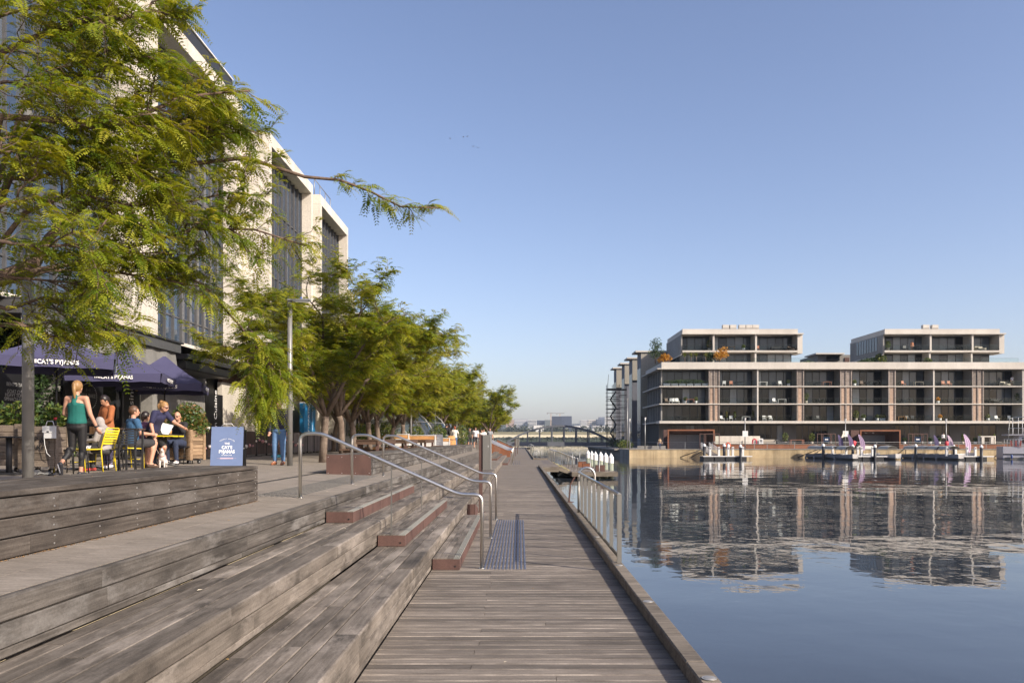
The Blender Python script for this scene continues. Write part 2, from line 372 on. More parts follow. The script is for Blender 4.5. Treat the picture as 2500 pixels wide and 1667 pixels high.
# ================================================================ SETTING
# ---- water
m,nt,b=nmat('harbour_water'); tc=nd(nt,'ShaderNodeTexCoord')
n1=nd(nt,'ShaderNodeTexNoise',{'Vector':tc.outputs['Object'],'Scale':0.33,'Detail':2.0,'Roughness':0.4})
n2=nd(nt,'ShaderNodeTexNoise',{'Vector':tc.outputs['Object'],'Scale':2.1,'Detail':2.5,'Roughness':0.5,'Distortion':0.4})
n3=nd(nt,'ShaderNodeTexNoise',{'Vector':tc.outputs['Object'],'Scale':0.035,'Detail':1.0})
patch=ramp(nt,n3.outputs[0],[(0.38,0.35),(0.62,1.25)])
h2=nd(nt,'ShaderNodeMath',{0:n2.outputs[0],1:0.0036},operation='MULTIPLY'); h2=nd(nt,'ShaderNodeMath',{0:h2.outputs[0],1:patch},operation='MULTIPLY')
h1=nd(nt,'ShaderNodeMath',{0:n1.outputs[0],1:0.024},operation='MULTIPLY')
hh=nd(nt,'ShaderNodeMath',{0:h1.outputs[0],1:h2.outputs[0]},operation='ADD')
bp=nd(nt,'ShaderNodeBump',{'Height':hh.outputs[0],'Strength':1.0,'Distance':1.0}); nt.links.new(bp.outputs[0],b.inputs['Normal'])
b.inputs['Base Color'].default_value=(0.036,0.044,0.056,1); b.inputs['Roughness'].default_value=0.015; b.inputs['IOR'].default_value=1.333; b.inputs['Specular IOR Level'].default_value=0.85
M['water']=m
wm=MB(); wm.add([(-400,-60,0),(900,-60,0),(2500,3200,0),(-2500,3200,0)],[(0,1,2,3)])
tag(wm.build('water',m,None,(0,0,WATER_Z)),kind='structure')

# ---- timber boardwalk
DX0,DX1,PITCH=-1.18,1.36,0.145
bw=struct('boardwalk')
nrow=int((30-1)/PITCH)
for i in range(nrow):
    y=1+i*PITCH
    cuts=[DX0,DX1-0.002]
    if i%5 in (0,3): cuts.insert(1, -0.36+rnd.choice([0,0.0,0.62,-0.01])+rnd.uniform(-.02,.02))
    for a,c in zip(cuts[:-1],cuts[1:]):
        dz=rnd.uniform(-.0016,.0016)
        mbx=MB(); mbx.bbox(a-(a+c)/2+.002,c-(a+c)/2-.002,-PITCH/2+.0045,PITCH/2-.0045,-.04,0,.006)
        mbx.build('plank',M['deck'],bw,((a+c)/2,y+PITCH/2,dz),rot=(rnd.uniform(-.006,.006),0,rnd.uniform(-.0006,.0006)))
far=MB(); y=1+nrow*PITCH
while y<182:
    p=PITCH if y<80 else PITCH*3
    far.box(DX0,DX1-0.002 if not 51.2<y<69.8 else 2.55,y+.003,y+p-.003,-.04,rnd.uniform(-.0015,.0015)); y+=p
o=far.build('plank',M['deck_far'],bw); o['kind']='stuff'
fr=MB(); fr.box(DX1-.06,DX1-.002,0,51.2,-.32,-.045); fr.box(DX1-.06,DX1-.002,69.8,182,-.32,-.045); fr.box(DX0-.9,DX0+.02,0,182,-.3,-.045)
fr.box(2.49,2.548,51.2,69.8,-.32,-.045); fr.box(DX1,2.49,51.2,51.26,-.32,-.045); fr.box(DX0,2.5,181.9,182,-.5,-.045)
fr.build('edge_beam',M['curb'],bw)
for k in range(26):
    q=MB(); q.cyl((0,0,-3),.15,2.68,12); q.build('pile',M['pile_green'],bw,(1.1,2+k*4.0,0))

# ---- curb of sleepers along the water
cb=struct('curb')
y=1.0; k=0
def curb_piece(y0,y1,x0=1.22,x1=1.364):
    q=MB(); L=y1-y0; n=max(1,int(L/.5)); q.bbox(x0-1.29,x1-1.29,-L/2+.003,L/2-.003,.003,.127+rnd.uniform(-.003,.003),.011)
    q.build('sleeper',M['curb'],cb,(1.29,(y0+y1)/2,0))
while y<51.1:
    L=2.42 if y<16 else 3.0
    y1=min(y+L,51.2); curb_piece(y,y1); y=y1
y=70.0
while y<180: curb_piece(y,y+5.5); y+=5.5
curb_piece(69.85,70.0,1.22,2.5)
dm=MB(); dm.cyl((0,0,.127),.052,.005,20); dm.ell((0,0,.131),(.042,.042,.006)); dme=dm.mesh('stud_disc',plain('dull_disc',(0.36,0.35,0.33),0.5,0.5))
for yy in (5.42,7.99,10.3,13.3): obj('disc',dme,cb,(1.292,yy,0))

# ---- terraces of timber seating steps
ter=struct('terrace_steps')
H1=0.3167
TH=[.132,.128,.0567]
def run_boards(parent,name,x0,x1,z0,z1,y0,y1,mat,Lr=(2.2,3.1),bev=.006,jit=.002):
    y=y0-rnd.uniform(0,1.2)
    while y<y1:
        L=rnd.uniform(*Lr); e=min(y+L,y1); s=max(y,y0)
        if e-s>.05:
            q=MB(); l=e-s; q.bbox(x0-(x0+x1)/2,x1-(x0+x1)/2,-l/2+.002,l/2-.002,-(z1-z0)/2,(z1-z0)/2,bev)
            # local X is the board's long axis for the grain: turn the mesh a quarter
            q.v=[(p[1],-p[0],p[2]) for p in q.v]
            q.build(name,mat,parent,((x0+x1)/2+rnd.uniform(-jit,jit)*.6,(s+e)/2,(z0+z1)/2+rnd.uniform(-jit,jit)),rz=math.pi/2)
        y+=L
YN=38
for t,(xr,xb) in enumerate(((-1.18,-1.915),(-1.915,-2.61))):
    z0=t*H1; z1=z0+H1
    run_boards(ter,'nosing_beam',xr-.19,xr,z1-TH[0],z1,.5,YN,M['sleeper'],bev=.011,jit=.004)
    run_boards(ter,'riser_board',xr-.06,xr-.004,z0+TH[2]+.002,z1-TH[0]-.003,.5,YN,M['sleeper'])
    run_boards(ter,'riser_board',xr-.06,xr-.008,z0+.004,z0+TH[2]-.002,.5,YN,M['sleeper'],(3,4.5))
    w=(xr-.19-xb)/4
    for j in range(4):
        run_boards(ter,'plank',xb+j*w+.0055,xb+(j+1)*w-.0055,z1-.045,z1-.001,.5,YN,M['sleeper'],(2.4,3.6) if j%2 else (1.1,2.8),.004)
    g=MB(); g.box(xb,xr-.07,.4,110,z0,z1-.05); g.build('bearer',M['interior'],ter)
    f=MB(); yy=YN
    while yy<108:
        f.box(xr-.19,xr+rnd.uniform(-.003,.003),yy,yy+2.99,z1-TH[0],z1)
        f.box(xr-.06,xr-.005,yy,yy+2.99,z0+TH[2],z1-TH[0]-.004); f.box(xr-.06,xr-.008,yy,yy+2.99,z0,z0+TH[2]-.004)
        for j in range(4): f.box(xb+j*w+.004,xb+(j+1)*w-.004,yy,yy+2.99,z1-.045,z1-rnd.uniform(0,.003))
        yy+=3
    f.build('plank',M['sleeper'],ter)['kind']='stuff'
z0=2*H1
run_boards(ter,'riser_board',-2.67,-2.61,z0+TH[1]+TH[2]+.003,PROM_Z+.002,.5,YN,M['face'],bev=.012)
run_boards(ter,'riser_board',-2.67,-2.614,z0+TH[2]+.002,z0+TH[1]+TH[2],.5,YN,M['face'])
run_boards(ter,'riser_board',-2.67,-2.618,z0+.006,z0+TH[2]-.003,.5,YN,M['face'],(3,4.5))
f=MB()
for k in range(24):
    yy=YN+3*k
    f.box(-2.67,-2.61,yy,yy+2.99,z0+.186,PROM_Z); f.box(-2.67,-2.614,yy,yy+2.99,z0+.06,z0+.183); f.box(-2.67,-2.618,yy,yy+2.99,z0,z0+.057)
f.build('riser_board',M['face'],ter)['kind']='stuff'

# ---- promenade of concrete pavers falling gently to the water
m=stone('ribbed_paver',(0.20,0.172,0.142),(0.275,0.24,0.203),2.0,0.9,0.35,rnd_val=0.07,streak=0.0)
nt=m.node_tree; b=nt.nodes['Principled BSDF']; tc=nd(nt,'ShaderNodeTexCoord')
mp=nd(nt,'ShaderNodeMapping',{'Vector':tc.outputs['Object'],'Scale':(3,75,3)}); st=nd(nt,'ShaderNodeTexNoise',{'Vector':mp.outputs[0],'Scale':1.0,'Detail':4.0})
old=b.inputs['Base Color'].links[0].from_socket
nt.links.new(mixc(nt,1.0,old,ramp(nt,st.outputs[0],[(0.33,0.72),(0.6,1.1)]),'MULTIPLY'),b.inputs['Base Color'])
bp=nd(nt,'ShaderNodeBump',{'Height':st.outputs[0],'Strength':0.5,'Distance':0.006}); nt.links.new(bp.outputs[0],b.inputs['Normal'])
M['ribbed']=m
pr=struct('promenade')
g=MB(); g.add([(-2.665,-1,gz(-2.665)-.012),(-60,-1,gz(-60)-.012),(-60,185,gz(-60)-.012),(-2.665,185,gz(-2.665)-.012),(-2.665,-1,-1),(-2.665,185,-1)],[(0,1,2,3),(0,3,5,4)])
g.build('bed',M['paver_bed'],pr)
def paver(mb,x0,x1,y0,y1,dz=0,b=.004):
    vs=[(x,y,gz(x)+dz+z) for z in (-.05,0) for x,y in ((x0,y0),(x1,y0),(x1,y1),(x0,y1))]
    mb.add(vs,[(0,3,2,1),(4,5,6,7),(0,1,5,4),(1,2,6,5),(2,3,7,6),(3,0,4,7)])
y=1.0
while y<52:
    for x0,x1 in ((-3.0,-2.668),(-3.325,-3.0)):
        q=MB(); paver(q,x0+.002,x1-.002,y+.002,y+.598,rnd.uniform(-.0012,.0012))
        c=Vector(((x0+x1)/2,y+.3,0)); q.v=[(p[0]-c.x,p[1]-c.y,p[2]) for p in q.v]
        q.build('paver',M['ribbed'],pr,c)
    y+=.6
rest=MB()
for j in range(92):
    for i in range(26):
        x1=-3.325-i*.66; paver(rest,x1-.657,x1-.003,1+j*1.2,2.197+j*1.2,rnd.uniform(-.002,.001))
for j in range(46):
    for i in range(1,3): paver(rest,-2.668-.33*i+.0,-2.671-.33*(i-1),52.2+j*2.4,54.59+j*2.4)
o=rest.build('paver',M['ribbed'],pr); o['kind']='stuff'
d=MB(); d.add([(-4.54,2,gz(-4.54)+.004),(-4.46,2,gz(-4.46)+.004),(-4.46,90,gz(-4.46)+.004),(-4.54,90,gz(-4.54)+.004)],[(0,1,2,3)])
d.build('slot_drain',M['dark'],pr)

# ---- platform benches
def bench(label,y0,y1,x0,x1,near,endcap):
    zb=gz(x1); t=thing('platform_bench',label,'bench',((x0+x1)/2,y0,zb))
    Ox=(x0+x1)/2; L=y1-y0; top=.45; hw=(x1-x0)/2
    n=6; w=2*hw/n
    def run(name,a,b2,z0,z1,Lr):
        y=-rnd.uniform(0,1.5)
        while y<L:
            l=rnd.uniform(*Lr); s=max(0,y); e=min(L,y+l)
            if e-s>.05:
                q=MB(); h=e-s; q.bbox(a-(a+b2)/2,b2-(a+b2)/2,-h/2+.0015,h/2-.0015,-(z1-z0)/2,(z1-z0)/2,.005)
                q.v=[(p[1],-p[0],p[2]) for p in q.v]
                q.build(name,M['bench'] if near else M['face'],t,((a+b2)/2,(s+e)/2,(z0+z1)/2),rz=math.pi/2)
            y+=l
    Lr=(2.2,3.4) if near else (3,4.4)
    for j in range(n): run('top_board',-hw+j*w+.002,-hw+(j+1)*w-.002,top-.042,top+rnd.uniform(-.0015,.0015),Lr)
    for c in range(3):
        z=.008+c*.133; run('face_board',hw-.04,hw-.006,z,z+.124,Lr)
    q=MB(); q.box(-hw+.03,hw-.05,.02,L-.02,0,top-.05); q.build('carcass',M['black'],t)
    q=MB()
    for c in range(3):
        yy=.35
        while yy<L:
            for dz in (.035,.09): q.cbox((hw-.005,yy+rnd.uniform(-.01,.01),.008+c*.133+dz),(.006,.011,.011))
            yy+=.62
    q.build('bolt',M['bolt'],t)['kind']='stuff'
    if endcap:
        q=MB(); q.box(-hw-.002,hw+.002,-.008,0,0,top+.003); e=q.build('end_plate',M['corten'],t)
        q=MB()
        for px in (-.45,-.15,.15,.45):
            for pz in (.05,.4): q.tube([(px,-.012,pz),(px,-.008,pz)],.008,8)
        q.build('bolt',M['bolt'],e)
    return t
bench('long low timber platform bench nearest the camera with dark weathered boards',1.0,10.12,-4.27,-3.32,True,False)
bench('timber platform bench with rust-brown steel end plate beside the handrails',17.5,55.0,-4.24,-3.26,False,True)
sl=MB(); y=2.0
while y<20:
    L=rnd.uniform(.2,.9)
    if rnd.random()<.8: w=rnd.uniform(.004,.013); sl.add([(-2.609,y,2*H1+.003),(-2.609+w,y+.03,2*H1+.003),(-2.609+w*rnd.uniform(.6,1.2),y+L,2*H1+.003),(-2.609,y+L,2*H1+.003)],[(0,1,2,3)])
    y+=L
for k in range(420):
    y=rnd.uniform(2.5,10.1); x=-3.316+abs(rnd.gauss(0,.014)); z=gz(x)+.004; a=rnd.uniform(0,6.28); s=rnd.uniform(.004,.013); sl.add([(x+s*math.cos(a),y+s*2*math.sin(a),z),(x-s*.4*math.sin(a),y+s*.4*math.cos(a),z+.006),(x-s*math.cos(a),y-s*2*math.sin(a),z)],[(0,1,2)],1)
tag(sl.build('leaf_litter',[plain('pale_sand',(0.55,0.45,0.27),.9),plain('brown_litter',(0.2,0.115,0.05),.9)]),kind='stuff')
fl=MB()
for k in range(46):
    if k<6: x,y,z=-3.9+rnd.uniform(-.3,.3),rnd.uniform(7,9.9),gz(-3.32)+.453
    elif k<26:
        x=rnd.uniform(-2.5,-1.25); y=rnd.uniform(4,24); z=(2 if x<-1.92 else 1)*H1+.004
    elif k<34: x,y,z=rnd.uniform(-1.1,1.1),rnd.uniform(5.5,20),.004
    else: x=rnd.uniform(-3.3,-2.65); y=rnd.uniform(4.5,20); z=gz(x)+.004
    a=rnd.uniform(0,6.28); s=rnd.uniform(.012,.026); M2=Matrix.Rotation(a,3,'Z')
    pts=[Vector(p)*s for p in ((-1,0,0),(-.2,.45,.25),(1,.1,.1),(.1,-.45,.15))]
    fl.add([(M2@p)+Vector((x,y,z)) for p in pts],[(0,1,2,3)],k%2)
tag(fl.build('fallen_leaves',[plain('dry_leaf',(0.42,0.26,0.09),.8),plain('pale_petal',(0.55,0.48,0.36),.8)]),kind='stuff')
# ================================================================ RAILS, STAIRS, JETTY
RAIL=[(-2.98,None),(-2.98,1.825),(-2.70,1.828),(-.83,1.005),(-.585,1.0),(-.51,.96),(-.51,0)]
def stair_rail(name,label,y,group,first):
    t=thing(name,label,'handrail',(-2.98,y,gz(-2.98)),0,group)
    z0=gz(-2.98)
    pts=[(0,0,0),(0,0,.868),(.28,0,.878),(2.15,0,1.008-z0),(2.47,0,1.0-z0),(2.47,0,-z0)]
    q=MB(); q.tube(fillet(pts,.1),.024,14); q.build('rail',M['steel'],t)
    for x,zb in ((1.24,.475),):
        q=MB(); q.box(x-.006,x+.006,-.02,.02,zb-z0,1.40-z0); q.build('support_bar',M['steel_dull'],t)
    q=MB()
    for x,z in ((0,0),(2.47,-z0)): q.cyl((x,0,z+.0015),.045,.006,18)
    q.build('base_flange',M['steel'],t)
    return t
for y,l in ((10.83,'nearest tubular steel stair handrail, in front of the studded pad'),(14.18,'middle steel stair handrail of the three beside the bench'),(17.45,'third steel stair handrail, just before the rust-brown post')):
    stair_rail('stair_handrail',l,y,'steel handrails on the near stair',None)
# half steps (rust-brown boxes with timber tops)
GRIP=plain('grey_grip',(0.22,0.215,0.19),.85)
for k,(x0,zb,l) in enumerate(((-1.178,.0,'lowest rust-brown half step with timber top, on the boardwalk'),(-1.913,H1,'middle rust-brown half step with timber top, on the first tier'),(-2.608,2*H1,'top rust-brown half step with timber top, against the promenade edge'))):
    y0,y1=10.70,16.9
    t=thing('half_step',l,'step',(x0,y0,zb),0,'half steps of the near stair')
    W=.375; Hh=.158; L=y1-y0
    q=MB(); q.box(.012,W,0,.006,.004,Hh-.012); q.build('end_plate',M['corten'],t)
    n=3
    for j in range(n):
        q=MB(); a=j*L/n; q.box(W-.006,W+(.0015*j),a+.008,a+L/n-.004,.004,Hh-.012); q.build('side_plate',M['corten'],t)
    q=MB(); q.tube([(W-.06,-.006,.05),(W-.06,0,.05)],.012,10); q.build('bolt',M['black'],t)
    ws=[.012,.105,.20,.29]
    for j in range(3):
        y=0.0
        while y<L:
            l2=rnd.uniform(1.6,2.6); e=min(L,y+l2); h=e-y
            q=MB(); a,b2=ws[j]+.002,(ws[j+1]-.002)
            q.bbox(a-(a+b2)/2,b2-(a+b2)/2,-h/2+.002,h/2-.002,-.016,.016,.003); q.v=[(p[1],-p[0],p[2]) for p in q.v]
            q.build('tread_board',M['sleeper'],t,((a+b2)/2,(y+e)/2,Hh-.016),rz=math.pi/2); y+=l2
    q=MB()
    for j in range(4): q.bbox(.292+j*.022,.292+j*.022+.016,0.002,L-.002,Hh-.03,Hh-.001,.003)
    q.build('grip_strip',GRIP,t)
    q=MB(); q.box(.012,W-.01,.01,L-.01,.01,Hh-.034); q.build('core',M['interior'],t)
# tactile pads
def tactile(label,x0,x1,y0,y1,mat,zf,pitch=.05,group=None):
    t=thing('tactile_pad',label,'tactile paving',((x0+x1)/2,(y0+y1)/2,zf(0)),0,group)
    cx,cy=(x0+x1)/2,(y0+y1)/2; q=MB(); nx=round((x1-x0)/pitch); ny=round((y1-y0)/pitch)
    for i in range(nx):
        for j in range(ny):
            x=x0+(i+.5)*pitch; y=y0+(j+.5)*pitch; z=zf(x)-zf(0)
            ring=[(math.cos(a*math.pi/3),math.sin(a*math.pi/3)) for a in range(6)]
            vs=[(x-cx+.0175*c,y-cy+.0175*s,z) for c,s in ring]+[(x-cx+.0125*c,y-cy+.0125*s,z+.006) for c,s in ring]
            q.add(vs,[tuple(range(6,12))]+[(a,(a+1)%6,6+(a+1)%6,6+a) for a in range(6)])
    q.build('stud',mat,t)['kind']='stuff'
    return t
tactile('blue-grey studded tactile pad on the boardwalk at the foot of the handrails',-.50,.10,10.75,17.35,M['tgsi'],lambda x:0.001)
# upper pad: charcoal bars set in the pavers
t=thing('tactile_pad','charcoal ribbed tactile pad set in the promenade at the top of the handrails','tactile paving',(-3.32,14,gz(-3.32)))
q=MB()
y=10.9
while y<17.4:
    for i in range(8):
        x=-3.64+i*.075; z=gz(x)-gz(-3.32); q.bbox(x+3.32,x+3.32+.034,y-14,y-14+.034,z-.01,z+.006,.004)
    y+=.075
q.build('stud',M['tgsi_dark'],t)['kind']='stuff'
# service bollard: rust-brown post with stainless box
def bollard(label,x,y,h0,h1,w):
    t=thing('service_bollard',label,'bollard',(x,y,0),0)
    q=MB(); q.box(-.085,0,-.02,.06,0,h1); q.build('post',M['corten'],t)
    q=MB(); q.bbox(.004,.004+w,-.05,.12,h0,h1-.004,.006); bx=q.build('box',M['steel_dull'],t)
    q=MB(); q.bbox(w-.028,w-.004,-.056,-.05,h0+.02,h1-.03,.004); q.build('cover_strip',M['steel'],bx)
    q=MB(); q.box(w*.62,w*.69,-.054,-.05,(h0+h1)/2+.12,(h0+h1)/2+.16); q.build('label_plate',M['white'],bx)
    q=MB(); q.box(-.12,.06,-.05,.1,.001,.012); q.build('base_plate',M['corten'],t)
bollard('rust-brown post carrying a tall stainless steel box, standing by the third handrail',-.89,19.2,1.03,1.87,.215)
bollard('distant slim bollard with steel box standing on the boardwalk, nearer of two',-.42,86,1.0,1.85,.2)
bollard('distant slim bollard with steel box standing on the boardwalk, farther of two',-.2,99,1.0,1.85,.2)
t=thing('steel_cheek','rust-brown steel cheek plate closing the stair beside the bollard post','panel',(-1.0,18.6,0))
q=MB(); q.prism([(-.7,0),(.62,0),(.62,.1),(-.7,H1)],0,-.006,.006); q.build('plate',M['corten'],t); q=MB(); q.box(-.17,0,-.7,-.69,.01,.3); q.build('return_plate',M['corten'],t)
# ---- far stair with rust-brown wall and many rails
t=thing('stair_wall','rust-brown steel side wall of the second stair further along the boardwalk','wall',(-1.18,74,0))
q=MB(); q.prism([(-1.75,.0),(.35,.0),(.35,.75),(-.2,.98),(-1.75,1.75)],1,-.03,.03); q.build('plate',M['corten_bright'],t)
q=MB(); q.prism([(-1.75,.0),(-1.0,.0),(-1.0,1.1),(-1.75,1.5)],1,-8.03,-7.97); q.build('plate',M['corten_bright'],t)
for i in range(8):
    y=56.2+i*2.1
    stair_rail('stair_handrail',('first','second','third','fourth','fifth','sixth','seventh','last')[i]+' slim steel handrail in the receding row on the second stair',y,'steel handrails on the second stair',None)
for k,(x0,zb,l) in enumerate(((-1.178,0,'rust-brown half step at the foot of the second stair'),(-1.913,H1,'rust-brown half step one tier up on the second stair'))):
    t=thing('half_step',l,'step',(x0,55,zb)); q=MB(); q.box(0,.37,0,18,0,.13); q.build('side_plate',M['corten'],t); q=MB(); q.box(0,.372,-.002,18,.131,.158); q.build('tread_board',M['sleeper'],t)
tactile('small studded tactile pad at the foot of the second stair',-.50,.10,55.2,66,M['tgsi'],lambda x:0.001,.15)
tactile('studded tactile pad on the landing at the head of the jetty steps',1.75,2.4,57,66,M['tgsi'],lambda x:0.001,.15)
# third stair rail pair and wall further on
t=thing('stair_wall','smaller rust-brown stair wall beyond the second stair','wall',(-1.18,104,0))
q=MB(); q.prism([(-1.75,.0),(.45,.0),(.45,.7),(-.1,.95),(-1.75,1.75)],1,-.03,.03); q.build('plate',M['corten_bright'],t)
stair_rail('stair_handrail','single steel handrail on the third stair beyond the others',100,None,None)

# ---- water-side balustrade
t=thing('balustrade','stainless balustrade with mesh infill on the timber curb above the water','balustrade',(1.32,10.53,.127))
L=7.22
q=MB(); q.box(-.028,.03,-.02,.02,0,.905); q.build('post',M['steel_dull'],t)
q=MB(); q.tube([(0,L,0),(0,L,.75)],.026,12); q.build('post',M['steel_dull'],t)
q=MB(); q.tube(fillet([(0,-.0,.895),(0,L,.895)],.05),.026,12); q.build('top_rail',M['steel'],t)
q=MB(); q.tube([(0,.03,.075),(0,L-.03,.075)],.012,10); br=q.build('bottom_rail',M['steel_dull'],t)
q=MB(); 
hel=[]; n=1500
for i in range(n+1):
    a=i*2*math.pi/7; yy=.05+(L-.1)*i/n; hel.append((.022*math.cos(a),yy,.075+.022*math.sin(a)))
q.tube(hel,.0035,4,cap=False); q.build('lacing_coil',M['steel_dull'],br)
for k in range(1,8):
    y=L*k/8; q=MB(); q.box(-.026,.028,y-.006,y+.006,.06,.875); q.build('baluster',M['steel_dull'],t)
q=MB(); nn=58
for i in range(nn):
    for s in (1,-1):
        y0=.05+(L-.1)*i/nn; pts=[]
        for k in range(9):
            y=y0+s*k*(L-.1)/nn*1.0
            if .02<y<L-.02: pts.append((0.001*s,y,.085+k*.096))
        if len(pts)>1: q.tube(pts,.0013,3,cap=False,smooth=False)
q.build('mesh_infill',M['steel_dull'],t)
def hoop(mb,x,y,w,h,r=.024,z0=0,plane='x'):
    pts=[(x,y,z0),(x,y,z0+h-w/2)]+[(x+w/2-w/2*math.cos(a*math.pi/10),y,z0+h-w/2+w/2*math.sin(a*math.pi/10)) for a in range(1,10)]+[(x+w,y,z0+h-w/2),(x+w,y,z0)]
    if plane=='y': pts=[(x,y+(p[0]-x),p[2]) for p in pts]
    mb.tube(pts,r,10)
q=MB(); pts=[(0,L,.7)]+[(.18-.18*math.cos(a*math.pi/10),L,.82+.18*math.sin(a*math.pi/10)) for a in range(0,11)]+[(.36,L,.7),(.36,L,-1.3)]
q.tube(pts,.026,12); q.build('ladder_hoop',M['steel'],t)
t=thing('bracket_post','short bent rust-brown bracket post on the curb before the balustrade','post',(1.29,20.7,.127))
q=MB(); q.tube([(0,0,0),(.035,0,.46),(.15,0,.66)],.022,6,smooth=False); q.build('post',M['corten'],t); q=MB(); q.box(-.03,.12,-.1,.1,0,.012); q.build('base_plate',M['corten'],t)
for x,y,l in ((1.38,70.4,'steel ladder hoop at the corner of the landing'),(1.34,96,'second steel ladder hoop along the curb'),(1.34,112,'farthest steel ladder hoop along the curb')):
    t=thing('ladder_hoop',l,'handrail',(x,y,0)); q=MB(); hoop(q,0,0,.36,1.0,.026,-.2 if x>1.36 else .127); q.build('hoop',M['steel'],t)

# ---- jetty with steps down from the landing
JZ=-.49
t=thing('jetty','low timber jetty standing on piles beside the boardwalk','jetty',(3.65,55,JZ))
for i in range(23):
    y=i*.75; q=MB(); q.box(0,3.1,y+.006,y+.744,-.06,rnd.uniform(-.004,.002)); q.build('plank',M['deck'],t)
q=MB(); q.box(-.02,3.12,-.06,0,-.3,.02); q.box(3.1,3.16,0,17.2,-.3,.02); q.box(-.06,0,0,17.2,-.3,-.02); q.build('edge_beam',M['curb'],t)
for x in (.6,1.9,2.8):
    for y in (.8,8,16):
        q=MB(); q.cyl((x,y,-2),.17,1.72,12); q.build('pile',M['pile_green'],t)
q=MB(); q.box(-.9,1.1,2,16,-.4,-.08); q.build('float',M['rubber'],t)
for k in range(3):
    q=MB(); x=-1.1+k*.37; q.box(x,x+.37,1.6,14.5,.49-.163*(k+1)-.05,.49-.163*(k+1)); st=q.build('step',M['deck'],t)
    q=MB(); q.box(x+.33,x+.372,1.6,14.5,.49-.163*(k+1)+.001,.49-.163*(k+1)+.006); q.build('nosing_strip',M['yellow'],st)
q=MB(); q.prism([(-1.14,.46),(.05,.0),(.05,-.28),(-1.14,.15)],1,1.5,1.58); q.build('stringer',M['curb'],t)
for i in range(5):
    y=57+i*3.0
    t=thing('jetty_handrail',('nearest','second','middle','fourth','farthest')[i]+' of five steel handrails on the steps down to the jetty','handrail',(2.5,y,0),0,'handrails on the jetty steps')
    q=MB(); q.tube(fillet([(0,0,0),(0,0,.93),(.25,0,.93),(1.45,0,.44),(1.68,0,.44),(1.68,0,JZ)],.08),.022,10); q.build('rail',M['steel'],t)
    for x in (.55,1.0,1.4):
        q=MB(); q.tube([(x,0,-.12 if x<.8 else -.3 if x<1.2 else JZ),(x,0,.93-.41*(x-.25))],.012,8); q.build('post',M['steel_dull'],t)
for k,(u,v,Y,r) in enumerate(((1491,1106,57.3,.185),(1478,1104.4,59.5,.18),(1466,1102,61.5,.18),(1453,1101.5,65,.178),(1444,1100,67.5,.172),(1435,1098,70.5,.17))):
    t=thing('mooring_pile',('front','second','third','fourth','fifth','rearmost')[k]+' pale green concrete mooring pile with a white cone cap by the jetty','pile',(ux(u,Y)+.02,Y,-2),0,'white capped piles by the jetty')
    zt=vz(v,Y)+2; q=MB(); q.cyl((0,0,0),r,zt-.72,18); q.build('shaft',M['pile_green'],t)
    q=MB(); q.tube([(0,0,zt-.72),(0,0,zt-.3),(0,0,zt)],[r+.012,r+.012,.01],18,smooth=False); q.build('cap',M['white_cap'],t)
for k,(u,Y,l) in enumerate(((1432,61,'rust-brown steel box seat at the middle of the jetty'),(1421,65.5,'rust-brown steel box seat at the back of the jetty, partly hidden'),(1465,56.4,'dark rust steel box seat at the front edge of the jetty'))):
    t=thing('box_seat',l,'seat',(ux(u,Y),Y,JZ)); q=MB(); q.bbox(-.32,.32,-.25,.25,.0,.42,.01); q.build('body',M['corten_bright' if k<2 else 'corten'],t); q=MB(); q.box(-.33,.33,-.26,.26,.421,.45); q.build('lid',M['corten'],t)
for k,(u,Y,v) in enumerate(((1441,55.6,1110),(1463,55.3,1112),(1398,64,1102),(1415,66,1102))):
    t=thing('slim_post',('slim grey pole on the jetty front, left of two','slim grey pole on the jetty front, right of two','thin pole behind the jetty handrails, left','thin pole behind the jetty handrails, right')[k],'pole',(ux(u,Y),Y,JZ))
    zt=vz(v,Y)-JZ; q=MB(); q.cyl((0,0,-1.2 if k<2 else 0),.03,zt+(1.2 if k<2 else 0),10); q.build('pole',M['galv'],t); q=MB(); q.cyl((0,0,.001),.07,.012,12); q.build('base',M['galv'],t)
# ================================================================ OFFICE BUILDING (left)
def facade_glass(parent, X, y0, y1, zs, pitch, mat, name='window'):
    """curtain wall in the plane x=X: one frame per storey with its panes"""
    n=max(1,round((y1-y0)/pitch)); w=(y1-y0)/n
    for k in range(len(zs)-1):
        z0,z1=zs[k],zs[k+1]; zt=z0+(z1-z0)*.36
        q=MB()
        for i in range(n+1): q.box(-.03,.11,i*w-.028,i*w+.028,0,z1-z0)
        for i in range(n):
            q.box(-.03,.05,i*w+.028,(i+1)*w-.028,0,.16); q.box(-.03,.05,i*w+.028,(i+1)*w-.028,zt-z0-.03,zt-z0+.03)
        fr=q.build(name,M['galv_dark'],parent,(X,y0,z0))
        for r,(a,b2) in enumerate(((.16,zt-z0-.03),(zt-z0+.03,z1-z0))):
            pm=MB(); pm.box(-.01,.006,.028,w-.028,a,b2); me=pm.mesh('pane',mat)
            for i in range(n): obj('pane',me,fr,(rnd.uniform(-.004,.004),i*w,0),rot=(0,rnd.uniform(-.004,.004),rnd.uniform(-.005,.005)))
M['galv_dark']=plain('mullion_grey',(0.115,0.115,0.118),0.4,0.4)
